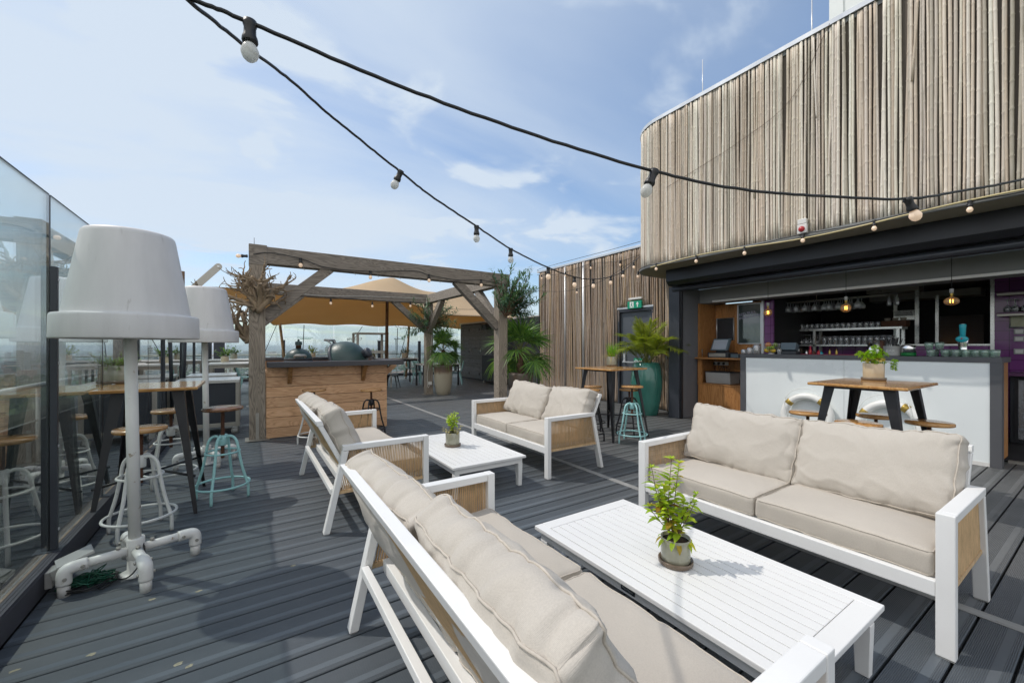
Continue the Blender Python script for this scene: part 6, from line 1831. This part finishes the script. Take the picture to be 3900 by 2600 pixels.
for px in (3386, 3416):
    vessel('hanging_flute', 'slim glass hanging alone right of the wine glass rack', flute, M['clear'], (RU, on_x(px, 1130, RU).y, 2.20), 'glass', 'two slim glasses hanging alone', 14)
# kitchen racks beyond the hatch
kr = thing('kitchen_rack', 'stainless kitchen rack with uprights seen through the dark hatch', 'rack', (10.1, 1.9, 0))
def kb_(px0, px1, py0, py1, u, name, mat, d=.04):
    a, b = on_x(px0, py0, u), on_x(px1, py1, u); MB().box(u-10.1, u-10.1+d, b.y-1.9, a.y-1.9, b.z, a.z).build(name, mat, kr)
for p0, p1, y0, y1 in ((3403, 3416, 1120, 1330), (3484, 3500, 1105, 1330), (3562, 3575, 1125, 1330)): kb_(p0, p1, y0, y1, 10.1, 'upright', M['steel'])
kb_(3417, 3483, 1203, 1216, 10.1, 'rack_shelf', M['steel'], .3); kb_(3300, 3500, 1090, 1104, 10.1, 'top_beam', M['steel_dull'], .3)
hd = thing('extractor_hood', 'dull steel hood front and splashback deep inside the kitchen', 'extractor hood', (12.0, 1.9, 0))
a, b = on_x(3310, 1180, 12.0), on_x(3735, 1200, 12.0)
MB().box(0, .5, b.y-1.9, a.y-1.9, 2.38, 2.52).build('hood_front', M['steel_dull'], hd); MB().box(.3, .34, b.y-1.9, on_x(3560, 1260, 12.0).y-1.9, 1.3, 2.0).build('splashback', M['wall_grey'], hd)
MB().box(-.1, .3, b.y-1.9, a.y-1.9, .9, 1.28).build('cooker', M['steel_dull'], hd)
MB().box(.0, .02, on_x(3650, 1320, 12.0).y-1.9, on_x(3585, 1310, 12.0).y-1.9, 1.285, 1.36).build('warm_light', emis('oven_light', (1, .45, .1), 1.6), hd)
pan = thing('steel_pan', 'steel food pan standing on the kitchen rack shelf', 'pan', (10.15, on_x(3448, 1195, 10.15).y, on_x(3448, 1203, 10.15).z))
MB().prism([(-.09,0),(.09,0),(.11,.09),(-.11,.09)], 'y', -.13, .13).build('pan', M['steel'], pan, .008); MB().box(-.12, .12, -.145, .145, .0905, .096).build('rim', M['steel'], pan)
cg = thing('takeaway_tray', 'brown paper tray holding cups at the end of the steel shelf', 'tray', (SU_, gy(3410), 1.6905)); MB().prism([(-.10,0),(.10,0),(.13,.10),(-.13,.10)], 'y', -.16, .16).build('tray', M['rust'], cg, .01)
for k in range(3): MB().lathe([(.03, .101), (.045, .15), (.04, .15), (.001, .11)], 14, (0, -.1+.1*k, 0)).build('cup', M['soffit'], cg)
# purple wall shelf with upturned glasses, switches and menu frame
ws = thing('purple_shelf', 'two purple wall shelves with upturned glasses at the right of the bar', 'shelf', (9.40, .3, 0))
sh_p = plain('purple_laminate', (.11,.03,.10), .4)
for z in (1.83, 2.13): MB().box(-.24, -.002, -1.6, .80, z, z+.022).build('shelf_board', sh_p, ws); MB().box(-.235, -.05, -1.6, .79, z-.03, z-.0005).build('shelf_edge', M['steel_dull'], ws)
s5 = vessel('upturned_glass', 'upturned clear glass on the purple wall shelf', inv, M['clear'], (9.25, 1.0, 1.8525), 'glass', 'upturned glasses on the purple wall shelf', 12)
for k in range(9):
    for du in (0, .09):
        c = s5.copy(); COL.objects.link(c); c.location = (9.22+du, .93-k*.095, 1.8525)
mf = on_x(3880, 1212, 9.38); mn = thing('menu_frame', 'framed yellowish plan on the purple tiled wall', 'frame', (9.398, mf.y-.12, mf.z))
MB().box(-.012, 0, -.20, .20, -.13, .13).build('sheet', plain('yellowed_sheet', (.36,.36,.22), .3), mn)
fm = MB(); fm.tube(spline([(-.012, -.20, -.13), (-.012, -.20, .13), (-.012, .20, .13), (-.012, .20, -.13), (-.012, -.20, -.13)], 1), .014, 8); fm.build('frame', M['alu'], mn)
for py, lb in ((1262, 'upper'), (1290, 'middle'), (1338, 'lower')):
    c = on_x(3882, py, 9.39); s_ = thing('wall_switch', lb+' grey switch plate on the purple tiled wall', 'switch', c, 0, 'switches on the purple wall'); MB().box(-.012, .009, -.09, .05, -.04, .04).build('plate', M['grey_plastic'], s_, .003); MB().box(-.016, -.0125, -.035, .035, -.025, .025).build('rocker', M['white_plastic'], s_)
fg = thing('bottle_fridge', 'black glass-door bottle fridge under the purple wall', 'fridge', (8.95, .25, .017))
MB().box(.03, .44, -.70, .70, 0, .93).build('cabinet', M['dark_plastic'], fg, .006)
MB().box(.0, .005, -.66, .62, .06, .88).build('glass_door', M['clear'], fg); MB().box(-.2, .45, -.75, .72, .94, .975).build('worktop', sh_p, fg)
for k in range(3): MB().box(.007, .029, -.66, .60, .2+.22*k, .206+.22*k).build('wire_shelf', M['steel_dull'], fg)
fr2 = MB()
for y in (-.68, .62): fr2.box(-.008, .0295, y, y+.035, .03, .91)
fr2.box(-.008, .0295, -.644, .619, .885, .91); fr2.box(-.008, .0295, -.644, .619, .03, .055); fr2.build('door_frame', M['black_metal'], fg)
# life rings leaning on the bar front
def life_ring(label, px, py, rr, tw):
    c = on_x(px, py, 6.90); c.z = rr*.985
    lean = R(82)
    t = thing('life_ring', label, 'life ring', (6.91, c.y, rr*.96), 0, 'white life rings leaning on the bar')
    Mx = Matrix.Rotation(R(-83), 4, 'Y')
    MB().ring((0,0,0), rr-.052, .052, 14, 48, Mx).build('ring', M['ring_white'], t)
    for k in range(4):
        a = R(45+90*k)+tw; pts = []
        for q in range(5):
            b_ = a+(q-2)*.055; pts.append(Mx @ Vector(((rr-.052)*math.cos(b_), (rr-.052)*math.sin(b_), 0)))
        MB().tube(pts, .0535, 14).build('gold_band', M['brass'], t)
    rp = MB()
    for k in range(4):
        a = R(45+90*k)+tw; pts = []
        for q in range(9):
            f = q/8; b_ = a+f*math.pi/2; r_ = rr+.01-.11*math.sin(math.pi*f)*(1 if k % 2 == 0 else -.5); pts.append(Mx @ Vector((r_*math.cos(b_), r_*math.sin(b_), .055)))
        rp.tube(spline(pts, 3), .005, 5)
    rp.build('grab_rope', M['sign_white'], t)
life_ring('white life ring with gold bands leaning on the bar left of the parsley table', 3070, 1577, .345, R(6))
life_ring('white life ring with gold bands half hidden behind the parsley table legs', 3385, 1600, .345, R(14))
# pendant bulbs
def pendant(label, px, py, r, kind):
    u = 7.2; c = on_x(px, py, u)
    t = thing('pendant_lamp', label, 'pendant lamp', (c.x, c.y, 2.4745), 0, 'filament pendant bulbs above the bar')
    zb = c.z-2.4745
    MB().lathe([(.05, -.03), (.055, -.025), (.055, -.001), (.001, -.0005)], 20).build('ceiling_rose', M['dark_metal'], t)
    ry = r*(.74 if kind == 'oval' else 1.0); top = zb+ry
    MB().tube([(0,0,-.03), (.002,0,(top+.1)/2), (0,0,top+.095)], .0035, 6).build('flex', M['cable'], t)
    MB().lathe([(.018, top+.10), (.020, top+.098), (.020, top+.05), (.018, top+.048)], 16).build('socket', M['grey_plastic'], t)
    MB().lathe([(.014, top+.047), (.016, top+.044), (.014, top+.012), (.011, top+.008)], 16).build('brass_cap', M['brass'], t)
    pr = [(.010, top+.007)]+[(r*math.sin(a), zb+ry*math.cos(a)) for a in [R(q) for q in range(14, 181, 10)]]
    MB().lathe([(max(a, .0005), b) for a, b in pr], 26).build('bulb_glass', M['amber'], t)
    fm = MB()
    for k in (-1, 1): fm.tube([(0, k*r*.16, zb-ry*.35), (0, k*r*.16, zb+ry*.45)], .0035, 6)
    fm.build('filament', M['filament'], t)
pendant('round amber filament pendant nearest the wooden niche', 2925, 1190, .062, 'round')
pendant('slightly flattened amber filament pendant in the middle of the bar', 3222, 1173, .064, 'round')
pendant('oval amber filament pendant at the right of the bar', 3624, 1147, .070, 'oval')
# ------------------------------------------------------------------ festoon lights
def festoon(label, pts, bulbs, r=.0062, size=1.0, lit=True, mix=True, n=10, swing=None, group='festoon light strings'):
    """cable through pts; bulbs = list of (point on cable, drop direction)"""
    P = spline(pts, n); o0 = Vector(pts[0])
    t = thing('festoon_string', label, 'string lights', o0, 0, group)
    P = [p+rnd_dir()*.0015 for p in P]
    MB().tube([p-o0 for p in P], r, 7).build('cable', M['cable'], t)
    for i, (b, d) in enumerate(bulbs):
        b = Vector(b)-o0; d = Vector(d).normalized()
        q = Vector((0,0,-1)).rotation_difference(d).to_matrix().to_4x4()
        s = size
        sk = MB().lathe([(.006*s, .010*s), (.017*s, .008*s), (.018*s, -.004*s), (.015*s, -.012*s), (.0155*s, -.030*s), (.0195*s, -.040*s), (.0205*s, -.050*s), (.019*s, -.054*s), (.001, -.054*s)], 16, b, q).build('socket', M['cable'], t)
        on = lit if not callable(lit) else lit(i)
        bm = MB().lathe([(.011*s, -.0545*s), (.017*s, -.062*s), (.0225*s, -.076*s), (.0225*s, -.084*s), (.018*s, -.096*s), (.010*s, -.104*s), (.0005, -.106*s)], 18, b, q)
        bm.build('bulb', M['bulb_dim'] if on else M['fairy_off'], sk)
    return t
DN = Vector((0,0,-1))
random.seed(77)
fs1 = [deep(600, -60, 1.1), deep(750, 4, 1.13), deep(955, 88, 1.2), deep(1480, 312, 1.36), deep(2000, 503, 1.52), deep(2492, 652, 1.66), deep(2830, 722, 1.76), deep(3150, 748, 1.85), deep(3455, 757, 1.93), deep(3680, 724, 2.02), deep(3900, 682, 2.1), deep(4150, 610, 2.25)]
festoon('low black festoon cable crossing the sky in front of the bamboo drum', fs1,
        [(deep(952, 92, 1.2), (0,0,-1)), (deep(2492, 655, 1.66), (-.38*CU, .38*SU, -.9)), (deep(3458, 760, 1.93), (.42*CU, -.42*SU, -.9))], .0062, 1.05, lambda i: i == 2)
fs2 = [deep(540, -150, 1.0), deep(715, 0, 1.12), deep(900, 150, 1.35), deep(1105, 305, 1.7), deep(1240, 425, 1.95), deep(1400, 555, 2.15), deep(1522, 652, 2.3), deep(1640, 745, 2.45), deep(1815, 862, 2.75), deep(1945, 948, 3.15), deep(2090, 1020, 3.75), deep(2195, 1056, 4.4), deep(2262, 1063, 5.0), deep(2330, 1052, 5.6), deep(2380, 1028, 6.3), deep(2437, 976, 7.75)]
festoon('long black festoon cable running diagonally down the sky to the corner of the drum', fs2,
        [(deep(1526, 655, 2.3), (-.42*CU, .42*SU, -.9)), (deep(1815, 864, 2.75), DN), (deep(1945, 950, 3.15), DN), (deep(2088, 1021, 3.75), DN), (deep(2188, 1056, 4.4), DN), (deep(2260, 1064, 5.0), DN), (deep(2326, 1054, 5.6), DN), (deep(2373, 1031, 6.3), DN), (deep(2414, 1000, 7.1), DN)], .0062, 1.0, lambda i: i >= 3)
# along the far bamboo wall
fw = [on_y(1948, 1110, 6.95), on_x(2055, 1108, 6.6), on_x(2130, 1110, 6.9), on_x(2200, 1100, 7.0), on_x(2300, 1065, 7.1), on_x(2437, 978, 7.1)]
festoon('thin lower festoon string from the pergola to the drum corner', fw, [(on_x(2197, 1100, 7.0), DN)], .005, 1.1)
fw = [on_x(2045, 1046, 7.0), on_x(2110, 1046, 7.35), on_x(2160, 1035, 7.38), on_x(2250, 1005, 7.38), on_x(2362, 994, 7.38), on_x(2437, 970, 7.3)]
festoon('upper festoon string sagging across the far bamboo wall', fw, [(on_x(2063, 1047, 7.1), DN), (on_x(2154, 1036, 7.37), DN), (on_x(2250, 1007, 7.37), DN), (on_x(2362, 994, 7.37), DN)], .005, 1.15)
# rim of the drum
rim = [(u, v) for u, v, _, _ in drum_path(.065, .25, -1.2, 7.3)][::-1]
rp = [Vector((u, v, RIM-.01+.012*math.sin(i*1.3))) for i, (u, v) in enumerate(rim)]
rbs = []
for px in (2428, 2500, 2652, 2834, 3057, 3330, 3695):
    best = min((on_x(px, 900, DU-.065) if px > 2480 else deep(px, 1030, 8.0),), key=lambda q: 0)
    q = min(spline(rp, 12), key=lambda p: abs(CX+FPX*((p.x*CU-p.y*SU)/(p.x*SU+p.y*CU))-px)); rbs.append((q, (-.1, 0, -1)))
festoon('festoon string following the lower rim of the bamboo drum', rp, rbs, .006, 1.1, True, n=6)
MB_ = MB(); yw = [Vector((DU-.07, v, RIM-.03+.03*math.sin(v*2.1))) for v in [ -1.2+.35*i for i in range(18)]]
MB_.tube(spline(yw, 6), .010, 6); tag(MB_.build('yellow_hose', plain('yellowed_cable', (.55,.46,.24), .5), None), 'yellowish cable clipped loosely along the lower rim of the bamboo drum', 'cable')
wr = MB(); a = on_x(2660, 640, DU-.03); b = on_x(3010, 380, DU-.03); c = on_x(3160, 90, DU-.03)
wr.tube(spline([a+Vector((0,.6,-.12)), a, a.lerp(b, .5)+Vector((0,0,-.06)), b, c], 10), .0028, 4); tag(wr.build('loose_wire', M['rust'], None), 'thin loose wire hanging diagonally across the bamboo drum', 'wire')
cw = MB(); cw.tube(spline([(FU-.04, 5.5, 3.73), (FU-.04, 7, 3.715), (FU-.04, 8.5, 3.72), (FU-.04, 9.9, 3.70), (FU+.2, 9.97, 3.68)], 8), .006, 5); tag(cw.build('lightning_cable', M['cable'], None), 'thin black cable running along the top of the far bamboo wall', 'cable')
# pergola strings
y = 6.905
fp1 = [on_y(965, 968, y), on_y(1030, 962, y), on_y(1145, 985, y), on_y(1250, 1020, y), on_y(1411, 1033, y), on_y(1575, 1031, y), on_y(1634, 1047, y), on_y(1740, 1066, y), on_y(1833, 1066, y), on_y(1930, 1085, y)]
festoon('festoon string pinned along the front pergola beam', fp1, [(on_y(x_, y_, y), DN) for x_, y_ in ((1145, 985), (1411, 1033), (1634, 1047), (1833, 1066))]+[(on_y(940, 975, y), (-1, 0, -.1))], .0055, 1.25)
y = 10.80
fp2 = [on_y(1100, 1118, y), on_y(1180, 1132, y), on_y(1260, 1138, y), on_y(1340, 1137, y), on_y(1418, 1150, y), on_y(1500, 1153, y), on_y(1563, 1150, y), on_y(1640, 1165, y), on_y(1700, 1175, 10.7), on_y(1800, 1178, 9.4), on_y(1890, 1172, 7.4)]
festoon('festoon string sagging below the rear pergola beam', fp2, [(on_y(x_, y_, y), DN) for x_, y_ in ((1260, 1138), (1418, 1150), (1563, 1150))]+[(on_y(1834, 1177, 8.7), DN)], .0055, 1.35)

# ------------------------------------------------------------------ the land far below, 17 floors down
GZ = -56.0
def land_mat():
    t = NT('distant_land'); v = t.coords()
    n1 = t.noise(t.coords((.0022,.0022,1)), 1.0, 8, .6); n2 = t.noise(t.coords((.02,.02,1)), 1.0, 6, .65)
    c = t.ramp(n1, [(.34, (.060,.11,.022)), (.46, (.13,.19,.045)), (.55, (.055,.085,.03)), (.64, (.16,.16,.13)), (.75, (.10,.10,.09))])
    c = t.mix(.55, c, t.ramp(n2, [(.3, (.02,.035,.012)), (.55, (.09,.12,.04)), (.7, (.20,.19,.15))]))
    return t.done(t.pbsdf(c, .95, 0, None, .1))
o = MB().quad((-14000,-6000,GZ), (14000,-6000,GZ), (14000,17000,GZ), (-14000,17000,GZ)).build('terrain', land_mat()); tag(o, kind='structure')
random.seed(202)
def polar(px, dist):
    """ground point straight below the sight line through photo column px"""
    k = (px-CX)/FPX; x, y = uv(k*dist, dist); return Vector((x, y, GZ))
M['tree_far'] = leafy('far_tree_foliage', [(.045,.085,.02), (.07,.12,.03), (.10,.15,.035), (.035,.065,.02)], .15, .7)
wd = MB()
def clump(c, r):
    for k in range(22):
        d = rnd_dir(-.25, 1); q = c+Vector((d.x*r, d.y*r, r*.9+d.z*r*.85)); s = r*random.uniform(.28, .5); a = rnd_dir()*s; b = a.orthogonal().normalized()*s
        wd.add([q-a-b, q+a-b, q+a*.8+b, q-a*.9+b*.8], [(0,1,2,3)], True)
for k in range(1150):
    px = random.choice((random.uniform(-700, 520), random.uniform(-300, 1700), random.uniform(500, 1900))); d = 210*math.exp(random.uniform(0, 2.5))
    clump(polar(px, d), random.uniform(3.5, 7)*(1+d/3500))
o = wd.build('distant_woodland', M['tree_far']); tag(o, kind='stuff')
# pipes of houses and blocks that read as one mass
cw_ = [plain('far_block_pale', (.50,.48,.45), .8, 0, .15, .05), plain('far_block_grey', (.30,.31,.32), .8, 0, .15, .05), plain('far_block_brick', (.30,.17,.12), .8, 0, .15, .05)]
for mi, m_ in enumerate(cw_):
    ct = MB()
    for k in range(420):
        px = random.uniform(-300, 1980); d = 700*math.exp(random.uniform(0, 2.3)); c = polar(px, d); w_ = random.uniform(8, 26)*(1+d/5000); h_ = random.uniform(6, 16)*(1 if random.random() < .9 else 1.9)
        ct.box(c.x-w_/2, c.x+w_/2, c.y-w_*.4, c.y+w_*.4, GZ, GZ+h_)
    o = ct.build('distant_city', m_); tag(o, kind='stuff')
M['far_glass'] = plain('far_windows', (.07,.09,.11), .2, 0, .2, .3)
def tower(label, px, dist, top_y, wpx, col, floors, depth=.6, crown=False):
    c = polar(px, dist); w_ = wpx*dist/FPX; h_ = (EYE-(top_y-HY)*dist/FPX)-GZ
    t = thing('apartment_block', label, 'tower block', c, math.atan2(-CU*0+c.x, 1)*0-TH*.6, 'tower blocks on the skyline')
    MB().box(-w_/2, w_/2, 0, w_*depth, 0, h_).build('walls', col, t)
    wn_ = MB(); fh = h_/floors
    for f in range(floors): wn_.box(-w_*.46, w_*.46, -.35, -.05, f*fh+fh*.35, f*fh+fh*.80)
    for f in range(floors): wn_.box(-w_/2-.35, -w_/2-.05, w_*depth*.06, w_*depth*.94, f*fh+fh*.35, f*fh+fh*.80)
    wn_.build('window_bands', M['far_glass'], t)
    MB().box(-w_*.2, w_*.2, w_*depth*.2, w_*depth*.7, h_+.01, h_+fh*.9).build('roof_plant', cw_[1], t)
TB = [('pale tower block behind the left high table', 580, 640, 1318, 28, 0, 18), ('grey block left of the farther lamp pole', 655, 900, 1346, 40, 1, 10), ('wide low grey block left of the front left pergola post', 935, 1000, 1343, 50, 1, 9),
      ('long low pale block right of the front left pergola post', 1042, 900, 1346, 24, 0, 8), ('blue-grey block left of the small barbecue', 1090, 1500, 1340, 16, 1, 12), ('pale block between the two barbecues', 1190, 1100, 1345, 22, 0, 8), ('wide grey office block between the two barbecues', 1222, 900, 1338, 34, 1, 11),
      ('white tower block beside the raised barbecue handle', 1244, 750, 1322, 12, 0, 16), ('small brick block right of the large barbecue', 1425, 1200, 1344, 18, 2, 8), ('pale block beyond the dark central canopy pole', 1500, 1300, 1338, 16, 0, 12), ('grey slab block left of the third pergola post', 1590, 1100, 1340, 24, 1, 10),
      ('brick tower block left of the leaning canopy pole', 1535, 1500, 1333, 10, 2, 15), ('low pale block seen through the nearest glass pane', 60, 900, 1342, 50, 0, 9), ('grey block seen through the second glass pane', 320, 1100, 1344, 30, 1, 9), ('pale block right of the nearest lamp pole', 700, 1400, 1338, 16, 0, 12)]
for lb, px, d, ty, w_, ci, fl_ in TB: tower(lb, px, d, ty, w_, cw_[ci], fl_)
def crane(label, px, dist, top_y, jib):
    c = polar(px, dist); h_ = (EYE-(top_y-HY)*dist/FPX)-GZ; t = thing('tower_crane', label, 'tower crane', c, 0, 'tower cranes on the skyline'); m_ = M['bulk_grey']
    MB().beam((0,0,0), (0,0,h_*.93), 2.2, 2.2, (1,0,0)).build('mast', m_, t)
    MB().beam((-CU*jib*.35, SU*jib*.35, h_*.94), (CU*jib, -SU*jib, h_*.94), 1.4, 1.8).build('jib', m_, t)
    MB().tube([(-CU*jib*.3, SU*jib*.3, h_*.95), (0,0,h_), (CU*jib*.7, -SU*jib*.7, h_*.95)], .5, 5).build('tie_rod', m_, t)
crane('tower crane on the skyline right of the stacked table legs', 1445, 900, 1290, 14); crane('tower crane on the skyline above the straight canopy strap', 1508, 1000, 1283, 12)

# ------------------------------------------------------------------ air
hz = MB().box(-15000, 15000, -7000, 18000, GZ-1.0, 9.0).build('haze'); tag(hz, kind='stuff')
hm_ = bpy.data.materials.new('pale_haze'); hm_.use_nodes = True; nt = hm_.node_tree; nt.nodes.clear()
ho = nt.nodes.new('ShaderNodeOutputMaterial'); pv = nt.nodes.new('ShaderNodeVolumePrincipled')
pv.inputs['Color'].default_value = (.86, .92, 1, 1); pv.inputs['Density'].default_value = .00035; pv.inputs['Anisotropy'].default_value = .3
nt.links.new(pv.outputs[0], ho.inputs['Volume']); hz.data.materials.append(hm_)
